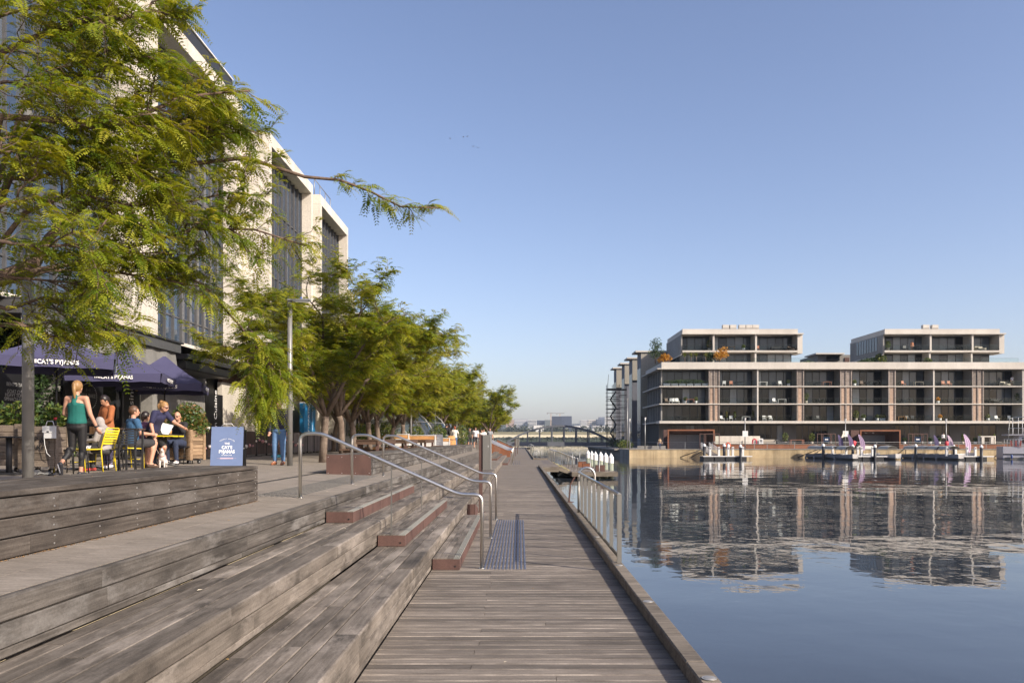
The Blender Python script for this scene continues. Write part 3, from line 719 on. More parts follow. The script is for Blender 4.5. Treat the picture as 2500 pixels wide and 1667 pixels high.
def office(label,X,y0,y1,ztop,bays,recess,zs,pier_mats=None):
    t=thing('office_building',label,'building',(0,0,0),0,'concrete framed offices along the promenade')
    q=MB(); q.box(X-14,X-recess-.35,y0+.05,y1-.05,5.17,ztop-.6); q.build('core',M['interior'],t)
    q=MB(); q.box(X-14,X,y0,y1,ztop-.55,ztop); q.build('roof_slab',M['concrete'],t)
    q=MB(); q.box(X-14,X-.002,y0,y1,zs[0]-.45,zs[0]-.02); q.build('floor_slab',M['concrete'],t)
    for a,b2 in bays['piers']:
        q=MB(); zz=zs[0]-.02; h=(ztop-.552-zz)/4
        for k in range(4): q.box(X-recess-(2.6 if a<y0+.01 else .3),X-.004,a,b2,zz+k*h+.006,zz+(k+1)*h-.006)
        q.build('pier',M['concrete'],t)
    for a,b2 in bays['glass']:
        facade_glass(t,X-recess,a+.01,b2-.01,zs+[ztop-.56],.76,M['glass_blue'])
    return t
ZS=[5.6,8.9,12.15]
A=office('tall concrete and glass office nearest the camera, behind the big tree',-13.3,9.0,38.2,17.8,{'piers':[(9,10),(17.0,18.6),(27.35,29.3),(37.75,38.2)],'glass':[(10,17),(18.6,27.35),(29.3,37.75)]},.85,ZS)
q=MB(); q.box(-13.6,-13.42,12,37.2,17.8,18.5); p=q.build('parapet',M['dark'],A); q=MB(); q.box(-13.62,-13.36,12,37.2,18.5,18.56); q.build('cap',M['white'],p)
q=MB(); q.box(-26,-13.8,12,37,18.0,18.9); q.build('roof_plant',M['dark'],A)
B=office('second concrete portal of the offices, stepping forward of the first',-12.0,38.24,46.28,16.5,{'piers':[(38.24,38.6),(45.95,46.28)],'glass':[(38.6,45.95)]},.66,ZS)
q=MB(); q.box(-13.5,-12.9,38.6,39.9,16.5,17.3); q.build('roof_screen',M['glass_blue'],B)
Cb=office('third concrete portal of the offices, furthest along the promenade',-11.57,46.32,53.8,16.0,{'piers':[(46.32,46.68),(53.45,53.8)],'glass':[(46.68,53.45)]},.66,ZS)
q=MB()
for y in (46.6,47.9,49.2,50.5): q.tube([(-12.0,y,16.0),(-12.0,y,17.0)],.025,6)
q.tube([(-12.0,46.6,17.0),(-12.0,50.5,17.0)],.025,6); q.build('railing',M['galv'],Cb)
t=thing('pale_annex','low pale rendered block at the far end of the offices, above the trees','building',(0,0,0))
q=MB(); q.box(-24,-11.9,54,57.5,1.2,12.2); q.build('wall',M['concrete'],t); q=MB(); q.box(-24,-11.0,57.5,60,1.2,10.9); q.build('wall',M['concrete'],t)
q=MB()
for k in range(3): q.box(-11.9,-11.86,54.6,56.9,2.0+k*3.3,4.4+k*3.3)
q.build('window',M['glass_blue'],t)
# ---- ground floor shopfront
GX=-13.45
t=thing('shopfront','shaded ground floor shopfront under the offices behind the cafe tables','shopfront',(0,0,0))
def wallpiece(name,y0,y1,z0,z1,mat,x=GX,th=.2):
    q=MB(); q.box(x-th,x,y0,y1,z0,z1); return q.build(name,mat,t)
wallpiece('base_wall',9,27,1.2,1.95,M['concrete'])
wallpiece('wall',29.9,34.2,1.2,5.1,M['wall_far']); wallpiece('wall',36.0,40.9,1.2,4.35,M['concrete']); wallpiece('wall',36.0,40.9,4.37,5.12,M['brown_wood'],GX+.02)
wallpiece('wall',45.2,49.2,1.2,5.1,M['concrete']); wallpiece('wall',52.4,58.6,1.2,5.1,M['concrete'])
for y0,y1 in ((9.2,13.4),(13.6,18),(18.2,22.4),(22.6,26.9)):
    f=MB(); f.box(GX-.05,GX+.04,y0,y0+.07,1.95,5.1); f.box(GX-.05,GX+.04,y1-.07,y1,1.95,5.1); f.box(GX-.05,GX+.04,y0+.07,y1-.07,5.0,5.1)
    fr=f.build('window',M['dark'],t); q=MB(); q.box(GX-.02,GX,y0+.07,y1-.07,1.95,5.0); q.build('pane',M['glass_dark'],fr)
for y in (18.05,22.5,27.3,28.6,29.6): 
    q=MB(); q.box(GX-.1,GX+.32,y-.1,y+.28,1.2,5.12); q.build('column',M['wall_far'],t)
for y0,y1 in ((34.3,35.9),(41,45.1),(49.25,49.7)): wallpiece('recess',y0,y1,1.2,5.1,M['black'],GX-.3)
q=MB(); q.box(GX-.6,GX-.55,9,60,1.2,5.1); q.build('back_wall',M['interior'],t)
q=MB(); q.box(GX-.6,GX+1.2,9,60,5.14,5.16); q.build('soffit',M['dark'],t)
# canopies
t=thing('shop_canopy','grey metal shop canopy with hanging grey fabric awning above the parasols','canopy',(0,0,0))
q=MB(); q.box(-13.4,-11.9,19,28.0,4.78,5.1); q.build('fascia',M['galv_dark'],t); q=MB(); q.box(-13.3,-11.83,19,28.1,5.101,5.16); q.build('roof_edge',M['dark'],t)
q=MB(); n=44
for i in range(n):
    a=19.2+i*8.6/n; b2=19.2+(i+1)*8.6/n; x0=-11.95+.03*math.sin(i*1.3)+.02*math.sin(i*.5); x1=-11.95+.03*math.sin((i+1)*1.3)+.02*math.sin((i+1)*.5); d0=.06*math.sin(i*.35); d1=.06*math.sin((i+1)*.35)
    q.add([(x0-.08,a,4.77),(x1-.08,b2,4.77),(x1,b2,4.22+d1),(x0,a,4.22+d0)],[(0,1,2,3)],0,True)
q.build('fabric',M['grey_cloth'],t)
t=thing('entry_canopy','black flat canopy over the shop entrance beside the white wall','canopy',(0,0,0))
q=MB(); q.bbox(-13.4,-12.1,28.9,33.4,4.3,4.66,.05); q.build('slab',M['black'],t); q=MB(); q.bbox(-13.4,-12.0,28.8,33.5,4.67,4.86,.03); q.build('edge',M['dark'],t)
# ivy wall at the left
def leaf_blob(mb,c,rad,n,size,r=rnd,flat=.0):
    for _ in range(n):
        while True:
            p=Vector((r.uniform(-1,1),r.uniform(-1,1),r.uniform(-1,1)))
            if .35<p.length<1: break
        p=Vector((p.x*rad[0],p.y*rad[1],p.z*rad[2]))+Vector(c)
        d=Vector((r.gauss(0,1),r.gauss(0,1),r.gauss(0,.8))).normalized(); e=d.orthogonal().normalized()
        e=Quaternion(d,r.uniform(0,6.28))@e; s=size*r.uniform(.6,1.3)
        mb.add([p-d*s,p+e*s*.42,p+d*s,p-e*s*.42],[(0,1,2,3)])
def tone(me,lo=.1,hi=.85,per=1,r=rnd):
    a=me.attributes.new('tone','FLOAT','FACE'); n=len(me.polygons); v=[0.0]*n
    for i in range(0,n,per):
        t=r.uniform(lo,hi)
        for k in range(i,min(n,i+per)): v[k]=t
    a.data.foreach_set('value',v)
M['leaf_shrub']=leaf('shrub_leaf',[(0.1,(0.025,0.055,0.012)),(0.5,(0.07,0.12,0.022)),(0.9,(0.20,0.20,0.045))],.25)
M['leaf_dark']=leaf('ivy_leaf',[(0.1,(0.012,0.028,0.01)),(0.5,(0.03,0.06,0.018)),(0.9,(0.06,0.10,0.03))],.2)
M['leaf_red']=leaf('tipped_leaf',[(0.1,(0.03,0.07,0.015)),(0.6,(0.09,0.15,0.03)),(0.85,(0.28,0.14,0.05))],.25)
M['leaf_orange']=leaf('autumn_leaf',[(0.1,(0.22,0.12,0.02)),(0.5,(0.48,0.22,0.03)),(0.9,(0.58,0.34,0.05))],.3)
def shrub(name,label,cat,loc,blobs,n,size,mat,group=None,stem=None,r=None):
    t=thing(name,label,cat,loc,0,group); q=MB()
    for c,rad,w in blobs: leaf_blob(q,c,rad,int(n*w),size)
    me=q.mesh('foliage',mat); tone(me); obj('foliage',me,t)
    if stem:
        q=MB()
        for a,b2,r0 in stem: q.tube([a,b2],[r0,r0*.6],6)
        q.build('stem',M['bark'],t)
    return t
t=shrub('ivy_wall','dark ivy screen on the shopfront at the left edge behind the first parasol','ivy',(-13.0,19.5,1.2),[((0,.5*i,1.1+.9*j),(.18,.5,.6),1/24) for i in range(6) for j in range(4)],5200,.06,M['leaf_dark'])
t=shrub('ivy_wall','narrow pale green ivy strip between the chalk board and the round sign','ivy',(-12.95,23.0,1.2),[((0,0,.5+.7*j),(.14,.25,.5),1/5) for j in range(5)],1500,.05,M['leaf_shrub'])
# ---- signs on the shopfront
def yz_text(body,size,mat,parent,x,y,z,vert=False,**k):
    rot=(R(90),0,R(90)) if not vert else (R(90),R(-90),R(90))
    return text(body,size,mat,parent,(x,y,z),rot,**k)
def sightxy(u,X): return X*FPX/(u-1268)      # distance at which a photo column meets the plane x=X
MX=-12.75
Y0,Y1=sightxy(14,MX),sightxy(70,MX)
t=thing('menu_board','black chalk menu board with specials written on it at the left edge','sign',(MX,(Y0+Y1)/2,1.4))
zt,zb2=vz(898,Y0),1.55
q=MB(); q.box(-.04,0,Y0-(Y0+Y1)/2-.3,Y1-(Y0+Y1)/2+.2,.1,zt-1.4); q.build('board',M['black'],t)
for s,v,sz in (('SPECIALS',906,.17),('BENTO TACOS',940,.13),('GOAT CHEESE',957,.13),('HEAVY TOMATO',966,.13),('SPINACH OMELET',976,.13),('@ CHICKEN & BRIE',991,.14)):
    yz_text(s,sz,M['grey_letter'],t,.005,0,vz(v,(Y0+Y1)/2)-1.4)
BX=-12.6; Y0,Y1=sightxy(158,BX),sightxy(252,BX); Ym=(Y0+Y1)/2
t=thing('round_sign_panel','black panel with a dotted ring and the words SIP & BAKE in the shop window','sign',(BX,Ym,0))
q=MB(); q.box(-.05,0,Y0-Ym,Y1-Ym,vz(1018,Ym),vz(925,Ym)); q.build('panel',M['black'],t)
yc=sightxy(215,BX)-Ym; zc=vz(967,Ym); rr=.36
q=MB()
for k in range(40):
    a=k*2*math.pi/40; q.cbox((.004,yc+rr*1.05*math.cos(a)*1.25,zc+rr*math.sin(a)*1.05),(.006,.022,.022))
q.build('dot_ring',M['lettering'],t)
yz_text('SIP & BAKE',.17,M['grey_letter'],t,.005,yc,zc+.02); yz_text('EST  2014',.05,M['grey_letter'],t,.005,yc,zc-.1); yz_text('( — )',.1,M['grey_letter'],t,.005,yc,zc+.2)
CX=-12.5; Y0,Y1=sightxy(297,CX),sightxy(342,CX); Ym=(Y0+Y1)/2
t=thing('cuisine_banner','black vertical banner with cream word Cuisine and small gold garland','banner',(CX,Ym,0))
q=MB(); q.box(-.04,0,Y0-Ym,Y1-Ym,vz(1032,Ym),vz(938,Ym)); q.build('panel',M['black'],t)
yz_text('Cuisine',.42,M['lettering'],t,.004,.02,vz(987,Ym),vert=True,align='CENTER')
q=MB()
for k in range(3):
    yy=(Y0-Ym)*.6+k*(Y1-Y0)*.3
    for j in range(7):
        a=math.pi*(1+j/6); q.cbox((.003,yy+.12*math.cos(a),vz(951,Ym)+.05*math.sin(a)+.04),(.004,.05,.03))
q.build('garland',M['gold_letter'],t); yz_text('Indian',.12,M['gold_letter'],t,.004,0,vz(943,Ym))
DX=-12.4; Y0,Y1=sightxy(503,DX),sightxy(544,DX); Ym=(Y0+Y1)/2
t=thing('cuisine_banner','second black banner reading Indian Cuisine, beside the white wall','banner',(DX,Ym,0))
q=MB(); q.box(-.04,0,Y0-Ym,Y1-Ym,1.3,vz(962,Ym)); q.build('panel',M['black'],t); yz_text('Indian Cuisine',.40,M['lettering'],t,.004,.1,vz(1020,Ym),vert=True)
KX=-12.6
for k,(u0,u1,v0,v1,l) in enumerate(((742,770,986,1056,'bright blue wall sign with white vertical KELLY+PARTNERS lettering'),(825,836,996,1059,'plain bright blue sign panel at the end of the shopfront'))):
    Y0,Y1=sightxy(u0,KX),sightxy(u1,KX); Ym=(Y0+Y1)/2
    t=thing('blue_sign',l,'sign',(KX,Ym,0))
    q=MB(); q.box(-.25,0,Y0-Ym,Y1-Ym,vz(v1,Ym)-.3,vz(v0,Ym)); q.build('panel',M['cyan_sign'],t)
    q=MB(); q.box(-.26,.01,Y0-Ym,Y1-Ym,vz(v0,Ym)+.002,vz(v0,Ym)+.06); q.build('cap',M['white'],t)
    if k==0:
        q=MB(); q.box(.002,.008,(Y1-Y0)*.07,(Y1-Y0)*.14,1.2,vz(v0,Ym)); q.build('groove',M['black'],t)
        yz_text('KELLY+PARTNERS',.42,M['lettering'],t,.004,-.25,vz(1028,Ym),vert=True,bold=.008,sx=.9); yz_text('CHARTERED ACCOUNTANTS',.15,M['lettering'],t,.004,.62,vz(1028,Ym),vert=True)
# ================================================================ CAFE
def parasol(label,u,v_top,Y,W,rz,hv):
    """square market parasol: canopy with a vent cap, hanging valance, pole and base"""
    x=ux(u,Y); g=gz(x); t=thing('parasol',label,'parasol',(x,Y,g),rz,'navy cafe parasols')
    h=W/2; ze=hv; zt=vz(v_top,Y)-g; val=.235; zc=ze+(zt-ze)*.80
    def ring(s,z,sag=0):
        out=[]; n=8
        for k in range(4):
            a=((-s,-s),(s,-s),(s,s),(-s,s))[k]; b2=((s,-s),(s,s),(-s,s),(-s,-s))[k]
            for j in range(n):
                f=j/n; out.append((a[0]+(b2[0]-a[0])*f,a[1]+(b2[1]-a[1])*f,z-sag*math.sin(math.pi*f)))
        return out
    q=MB(); r0=ring(h,ze,.025); r1=ring(h*.6,ze+(zc-ze)*.44,.02); r2=ring(h*.18,zc); n=32
    q.add(r0+r1+r2,[(i,(i+1)%n,n+(i+1)%n,n+i) for i in range(n)]+[(n+i,n+(i+1)%n,2*n+(i+1)%n,2*n+i) for i in range(n)])
    cp=q.build('canopy',M['navy_cloth'],t)
    q=MB(); r0=ring(h*.27,zc-.08,.02); r1=ring(h*.03,zt); q.add(r0+r1,[(i,(i+1)%n,n+(i+1)%n,n+i) for i in range(n)]+[tuple(range(n,2*n))]); q.build('vent_cap',M['navy_cloth'],t)
    for k in range(4):
        q=MB(); c,s=math.cos(k*math.pi/2),math.sin(k*math.pi/2); m2=10
        top=[];bot=[]
        for j in range(m2+1):
            f=-1+2*j/m2; w=.012*math.sin(j*2.1+k)
            px,py=f*(h-.03),-h-.004; qx,qy=f*(h-.05),-h+.03+w
            top.append((px*c-py*s,px*s+py*c,ze-.022*math.cos(f*math.pi/2)-.004)); bot.append((qx*c-qy*s,qx*s+qy*c,ze-val+.012*math.sin(j*1.7+k)))
        q.add(top+bot,[(j,j+1,m2+2+j,m2+1+j) for j in range(m2)],0,True)
        va=q.build('valance',M['navy_cloth'],t)
        if k in (0,1):
            f=0.10*W/2.4
            p=Vector((0.05,-h-.012,ze-val*.55)); p2=Vector((-.50*W/2.4,-h-.012,ze-val*.5))
            for body,sz,pp in (("CAT'S PYJAMAS",.130*W/2.4,Vector((.10*W/2.4,-h-.022,ze-val*.52))),('THE',.098*W/2.4,Vector((-.375*W/2.4,-h-.022,ze-val*.5)))):
                m3=Matrix.Rotation(k*math.pi/2,3,'Z'); text(body,sz,M['lettering'],va,m3@pp,(R(97),0,k*math.pi/2),bold=.004,sx=.88)
    q=MB()
    for k in range(4):
        a=math.pi/4+k*math.pi/2; q.tube([(.03*math.cos(a),.03*math.sin(a),zc-.1),(h*1.38*math.cos(a),h*1.38*math.sin(a),ze-.03)],.012,6)
        b2=a+math.pi/4; q.tube([(.03*math.cos(b2),.03*math.sin(b2),ze-.25),(h*.55*math.cos(b2),h*.55*math.sin(b2),ze+(zc-ze)*.36)],.01,6)
    q.build('ribs',M['black'],t)
    q=MB(); q.tube([(0,0,.03),(0,0,zt-.03)],.024,12); q.build('pole',M['black'],t)
    q=MB(); q.bbox(-.3,.3,-.3,.3,0.002,.06,.02); q.cyl((0,0,.06),.05,.28,14); q.build('base',M['black'],t)
    return t
parasol("navy parasol reading THE CAT'S PYJAMAS, nearest and leftmost",138,815,18.9,2.5,R(27),2.42)
parasol("navy parasol reading THE CAT'S PYJAMAS, middle of the three",300,850,22.6,2.44,R(15),2.36)
parasol("navy parasol reading THE CAT'S PYJAMAS, farthest and partly behind the middle one",402,870,25.2,2.46,R(17),2.28)

# ---- crate planters on castors
def planter(name,label,x,y,w,d,h,rz,mat,post=True,courses=6,plants=None):
    g=gz(x); t=thing(name,label,'planter',(x,y,g),rz)
    z0=.13; ch=h/courses
    for k in range(courses):
        for nm,(a,b2,c,d2) in (('f',(-w/2,w/2,-d/2,-d/2+.022)),('b',(-w/2,w/2,d/2-.022,d/2)),('l',(-w/2,-w/2+.022,-d/2+.024,d/2-.024)),('r',(w/2-.022,w/2,-d/2+.024,d/2-.024))):
            q=MB(); q.bbox(a-(a+b2)/2,b2-(a+b2)/2,c-(c+d2)/2,d2-(c+d2)/2,-ch/2+.003,ch/2-.003,.004)
            if nm in 'lr':
                q.v=[(p[1],-p[0],p[2]) for p in q.v]
                q.build('slat',mat,t,((a+b2)/2,(c+d2)/2,z0+(k+.5)*ch),rz=math.pi/2)
            else: q.build('slat',mat,t,((a+b2)/2,(c+d2)/2+rnd.uniform(-.003,.003),z0+(k+.5)*ch))
    if post:
        for sx in (-1,1):
            q=MB(); q.bbox(sx*(w/2-.045)-.045,sx*(w/2-.045)+.045,-d/2-.024,-d/2-.003,z0-.03,z0+h+.02,.004); q.build('corner_board',mat,t)
            if sx>0:
                q=MB(); q.bbox(w/2+.003,w/2+.024,-d/2+.0,-d/2+.09,z0-.03,z0+h+.02,.004); q.bbox(w/2+.003,w/2+.024,d/2-.09,d/2,z0-.03,z0+h+.02,.004); q.build('corner_board',mat,t)
    q=MB(); q.box(-w/2+.03,w/2-.03,-d/2+.03,d/2-.03,z0,z0+h-.08); q.build('soil',M['bark'],t)
    for sx in (-1,1):
        for sy in (-1,1):
            q=MB(); q.tube([(sx*(w/2-.12)-.02,sy*(d/2-.1),.05),(sx*(w/2-.12)+.02,sy*(d/2-.1),.05)],.05,14); cst=q.build('castor',M['rubber'],t)
            q=MB(); q.box(sx*(w/2-.12)-.035,sx*(w/2-.12)+.035,sy*(d/2-.1)-.03,sy*(d/2-.1)+.03,.1,.128); q.tube([(sx*(w/2-.12)-.026,sy*(d/2-.1),.05),(sx*(w/2-.12)+.026,sy*(d/2-.1),.05)],.022,10); q.build('bracket',M['bolt'],cst)
    return t
pl=[planter('crate_planter','weathered timber planter crate at the left edge behind the pole',-9.6,14.75,.94,.5,.74,R(4),M['crate_grey']),
    planter('crate_planter','weathered timber planter crate with SIP & BAKE drawn on it',-8.79,14.72,.64,.5,.74,R(3),M['crate_grey']),
    planter('crate_planter','warm pine planter crate on castors at the end of the tables',-8.72,21.0,.6,.55,.74,R(-22),M['crate'],courses=8),
    planter('crate_planter','warm pine planter crate half hidden behind the seated reader',-9.25,20.9,.5,.5,.74,R(-6),M['crate'],courses=7)]
for s,z,sz in (('SIP &',.62,.15),('BAKE',.48,.13)): text(s,sz,M['black'],pl[1],(0,-.276,z),(R(90),0,0),shear=.2)
text('!',.14,M['black'],pl[1],(.24,-.276,.55),(R(90),0,0))
shrub('planter_shrub','leafy green shrub in the leftmost crate planter','shrub',(-9.75,14.75,1.98),[((0,0,.22),(.3,.22,.3),.6),((.45,0,.2),(.2,.2,.28),.4)],620,.055,M['leaf_shrub'])
shrub('planter_shrub','bright green sprigs in the drawn-on crate planter','shrub',(-8.79,14.72,1.98),[((-.25,0,.25),(.16,.16,.34),.45),((.2,0,.2),(.2,.18,.25),.45),((0,0,.1),(.4,.2,.1),.1)],560,.055,M['leaf_shrub'])
shrub('planter_shrub','round red-tipped shrub in the warm pine planter at the end','shrub',(-8.72,21.0,1.9),[((0,0,.36),(.46,.42,.48),.8),((.18,0,.2),(.36,.3,.36),.2)],2600,.045,M['leaf_red'])
shrub('planter_shrub','small green shrub behind the seated reader','shrub',(-9.25,20.9,1.9),[((0,0,.22),(.34,.26,.28),1)],700,.045,M['leaf_red'])
t=thing('tarp','crumpled grey cloth bundle lying under the drawn-on planter','cloth',(-8.79,14.35,gz(-8.75)))
q=MB(); n=14
for i in range(n+1):
    for j in range(5):
        x=-.42+.84*i/n; q.v.append((x,-.12+.06*j+.03*math.sin(i*2.3),max(.004,.09*(1-abs(2*j/4-1))*(1-abs(x)/.45)+.025*math.sin(i*1.9+j*2))))
for i in range(n):
    for j in range(4): q.f.append((i*5+j,(i+1)*5+j,(i+1)*5+j+1,i*5+j+1)); q.m.append(0); q.sm.append(False)
q.build('cloth',M['grey_cloth'],t)

# ---- chairs and tables
def make_chair(label,mat,x,y,rz,group=None):
    t=thing('cafe_chair',label,'chair',(x,y,gz(x)),rz,group)     # sitter faces +Y
    w=.2
    for sx in (-1,1):
        q=MB(); q.tube(fillet([(sx*w,-.25,0),(sx*w,-.2,.45),(sx*w,-.26,.66),(sx*w*.98,-.32,.84)],.1),.012,8); q.build('rear_leg',mat,t)
        q=MB(); q.tube(fillet([(sx*w,.22,0),(sx*w,.19,.43),(sx*w,-.2,.45)],.06),.012,8); q.build('front_leg',mat,t)
    q=MB(); q.tube(fillet([(-w*.98,-.315,.83),(-w*.9,-.325,.865),(w*.9,-.325,.865),(w*.98,-.315,.83)],.03),.012,8); q.tube([(-w,.1,.2),(w,.1,.2)],.008,6); q.build('frame',mat,t)
    for k in range(6):
        z=.56+k*.05; y=-.222-.1*(z-.5)/.36; q=MB(); q.cbox((0,y,z),(2*w-.02,.01,.034),rx=-.2); q.build('back_slat',mat,t)
    for k in range(7):
        q=MB(); q.cbox((0,-.17+k*.056,.452),(2*w-.01,.045,.012)); q.build('seat_slat',mat,t)
    return t
CH=[(-8.46,16.0,R(82),'yellow','bright yellow slatted cafe chair under the child in the grey hoodie'),
    (-8.62,15.3,R(-70),'yellow','yellow cafe chair mostly hidden behind the walking woman'),
    (-8.12,16.15,R(70),'black','black slatted cafe chair just right of the yellow one with the hooded child'),
    (-8.62,17.6,R(-25),'yellow','yellow cafe chair under the man in the blue tee'),
    (-8.7,19.05,R(-150),'yellow','yellow cafe chair tucked behind the bending woman'),
    (-8.45,15.0,R(-100),'black','black cafe chair behind the legs of the walking woman'),
    (-9.05,15.6,R(-120),'black','black cafe chair at the far left table behind the crate'),
    (-8.75,16.9,R(170),'black','black cafe chair facing the camera at the middle table'),
    (-8.75,20.55,R(176),'black','black cafe chair under the seated reader')]
for x,y,rz,mt,l in CH: make_chair(l,M[mt],x,y,rz,'slatted metal cafe chairs')
def table(name,label,x,y,top,h,mat,base='cross',rz=0):
    t=thing(name,label,'table',(x,y,gz(x)),rz)
    q=MB(); 
    if isinstance(top,tuple): q.bbox(-top[0]/2,top[0]/2,-top[1]/2,top[1]/2,h-.03,h,.008)
    else: q.cyl((0,0,h-.025),top,.025,28)
    q.build('tabletop',mat,t)
    if base=='legs':
        for sx in (-1,1):
            for sy in (-1,1):
                q=MB(); q.box(sx*(top[0]/2-.04)-.018,sx*(top[0]/2-.04)+.018,sy*(top[1]/2-.05)-.018,sy*(top[1]/2-.05)+.018,0,h-.032); q.build('leg',M['dark'],t)
        q=MB(); q.box(-top[0]/2+.03,top[0]/2-.03,-.012,.012,.12,.15); q.build('stretcher',M['dark'],t)
    else:
        q=MB(); q.cyl((0,0,.03),.03 if base=='cross' else .05,h-.056,12); q.build('column',M['dark'],t)
        if base=='cross':
            for k in range(4):
                a=k*math.pi/2+.5; q=MB(); q.tube([(0,0,.09),(.16*math.cos(a),.16*math.sin(a),.05),(.3*math.cos(a),.3*math.sin(a),.015)],[.022,.018,.014],8); q.build('foot',M['dark'],t)
        else:
            q=MB(); q.bbox(-.26,.26,-.26,.26,0.002,.03,.008); q.build('base',M['dark'],t)
    return t
table('cafe_table','small grey pedestal table at the left edge in front of the crate',-9.1,14.2,(.5,.42),.68,M['dark'],'flat')
table('cafe_table','black table between the walking woman and the hooded child',-8.78,16.3,(.75,.7),.74,M['dark'],'cross')
table('high_table','tall narrow timber-topped table standing in front of the man in blue',-8.1,16.6,(.42,.42),.88,M['brown_wood'],'legs')
table('cafe_table','yellow-edged table beside the bending woman',-8.2,18.45,(.6,.6),.74,M['yellow'],'cross')
table('cafe_table','black round table with papers at the seated reader',-8.68,19.55,.36,.76,M['black'],'cross')
t=thing('coffee_cup','small takeaway coffee cup on the reader table','cup',(-8.55,19.5,gz(-8.68)+.761)); q=MB(); q.tube([(0,0,0),(0,0,.09)],[.028,.038],14); q.build('cup',M['orange_wood'],t); q=MB(); q.cyl((0,0,.0905),.04,.012,14); q.build('lid',M['white'],t)
t=thing('paper_sheet','white paper held up on the reader table','paper',(-8.62,19.4,gz(-8.68)+.78)); q=MB(); q.cbox((0,0,.11),(.27,.004,.3),rx=R(-35),ry=R(14)); q.build('sheet',M['white'],t)
t=thing('sauce_bottle','red-capped bottle on the planter beside the white bag','bottle',(-8.52,14.62,gz(-8.55)+.872)); q=MB(); q.cyl((0,0,0),.03,.12,12); q.build('body',M['black'],t); q=MB(); q.cyl((0,0,.121),.028,.05,12); q.build('cap',plain('red_cap',(0.6,0.03,0.05),.4),t)
t=thing('timber_block','small orange timber block standing on the table beside the hooded child','block',(-8.66,16.15,gz(-8.78)+.742)); q=MB(); q.bbox(-.04,.04,-.04,.04,0.0,.15,.006); q.build('block',M['orange_wood'],t)
# white handbag on the planter
t=thing('handbag','white leather handbag with trailing strap hanging on the planter corner','bag',(-8.5,14.42,gz(-8.5)+.66))
q=MB(); q.bbox(-.105,.105,-.06,.05,.0,.22,.035); q.build('body',M['white'],t); q=MB(); q.bbox(-.1,.1,-.068,-.061,.1,.215,.02); q.build('flap',M['white'],t)
q=MB(); q.tube([(-.08,0,.21),(-.05,.0,.31),(.05,.0,.31),(.08,0,.21)],.007,6); q.build('handle',M['white'],t); q=MB(); q.tube([(-.08,-.05,.05),(-.06,-.06,-.12),(-.02,-.06,-.27),(.03,-.04,-.33)],.006,6); q.build('strap',M['white'],t); q=MB(); q.cbox((.0,-.07,.12),(.04,.008,.022)); q.build('clasp',M['dark'],t)
# ---- sandwich board
def aboard(label,x,y,w,h,rz,mat,words):
    t=thing('sandwich_board',label,'sign',(x,y,gz(x)),rz); a=math.atan(.2/h)
    q=MB(); q.cbox((0,-.1,h/2),(w,.025,h),rx=-a); f=q.build('front_panel',mat,t)
    q=MB(); q.cbox((0,.24,h/2),(w,.025,h),rx=.22+a*.3); q.build('rear_panel',M['black'],t)
    q=MB(); q.box(w/2-.02,w/2-.01,-.06,.2,h*.48,h*.5); q.build('stay',M['galv'],t)
    if words:
        q=MB(); q.tube([(-.14,0,h),(-.08,0,h+.06),(.08,0,h+.06),(.14,0,h)],.008,6); q.build('handle',M['white'],t)
        c=R(90)-a
        def w_(s,sz,z,**k): text(s,sz,M['lettering'],f,(0,-.1-.0135-(h/2-z)*math.tan(a)*1.0,z),(c,0,0),**k)
        w_('THE',.062,h*.602,bold=.001); w_("CAT'S",.1,h*.512,bold=.003,sx=.88); w_('PYJAMAS',.1,h*.414,bold=.003,sx=.88); w_('BY PENNY LANE',.03,h*.335)
        n=13; 
        for k,chh in enumerate('PROUDLY SERVING'):
            th=R(38)-R(76)*k/14; text(chh,.03,M['lettering'],f,(-.25*math.sin(th),-.1-.0145-(h/2-(h*.46+.25*math.cos(th)))*math.tan(a),h*.46+.25*math.cos(th)),(c,-th,0),name='lettering')
        q=MB(); z=h*.265; q.cbox((0,-.1-.015-(h/2-z)*math.tan(a),z),(.28,.004,.028)); q.cbox((0,-.1-.0145-(h/2-z)*math.tan(a),z),(.42,.003,.004)); q.build('emblem',plain('pale_rose',(.55,.42,.5),.6),f)
    else:
        q=MB()
        for k in range(7): q.cbox((rnd.uniform(-.05,.05),-.1-.014-(h/2-h*(.2+.1*k))*math.tan(a),h*(.2+.1*k)),(w*.6,.003,.02),rx=-a)
        q.build('lettering',M['grey_letter'],f)
    return t
aboard("slate-blue sandwich board reading THE CAT'S PYJAMAS behind the near bench",-6.7,18.3,.70,.99,R(10),M['sign_blue'],True)
aboard('dark chalk sandwich board beside the white and timber planter box',ux(1062,48),48,.95,1.05,R(12),M['slate'],False)
# ---- fence of dark panels with bauble lights
t=thing('panel_fence','low fence of dark brown and grey fabric panels along the outdoor seating','fence',(-9.65,22.2,gz(-9.65)))
n=18
m=stone('fence_panel',(0.045,0.03,0.026),(0.085,0.055,0.045),3,0.6,0.05,streak=0.5); M['fence_brown']=m
M['fence_grey']=stone('fence_mesh',(0.11,0.095,0.095),(0.2,0.175,0.17),2,0.7,0.05,streak=0.5)
for k in range(n):
    y=k*1.17; q=MB(); q.bbox(-.012,.012,y+.03,y+1.12,.07,.9,.004); q.build('panel',M['fence_brown'] if k<9 else M['fence_grey'],t)
for k in range(n+1):
    y=k*1.17; q=MB(); q.box(-.03,.03,y-.03,y+.03,0,.95); q.box(-.2,.2,y-.03,y+.03,0.002,.02); q.build('post',M['black'],t)
t=thing('bauble_string','string of pink and white bauble lights draped along the dark fence','string lights',(-9.58,22.2,gz(-9.65)))
q=MB(); pts=[]
for k in range(80):
    y=k*.165; pts.append((.05,y,.62-.22*abs(math.sin(y*.9)))); 
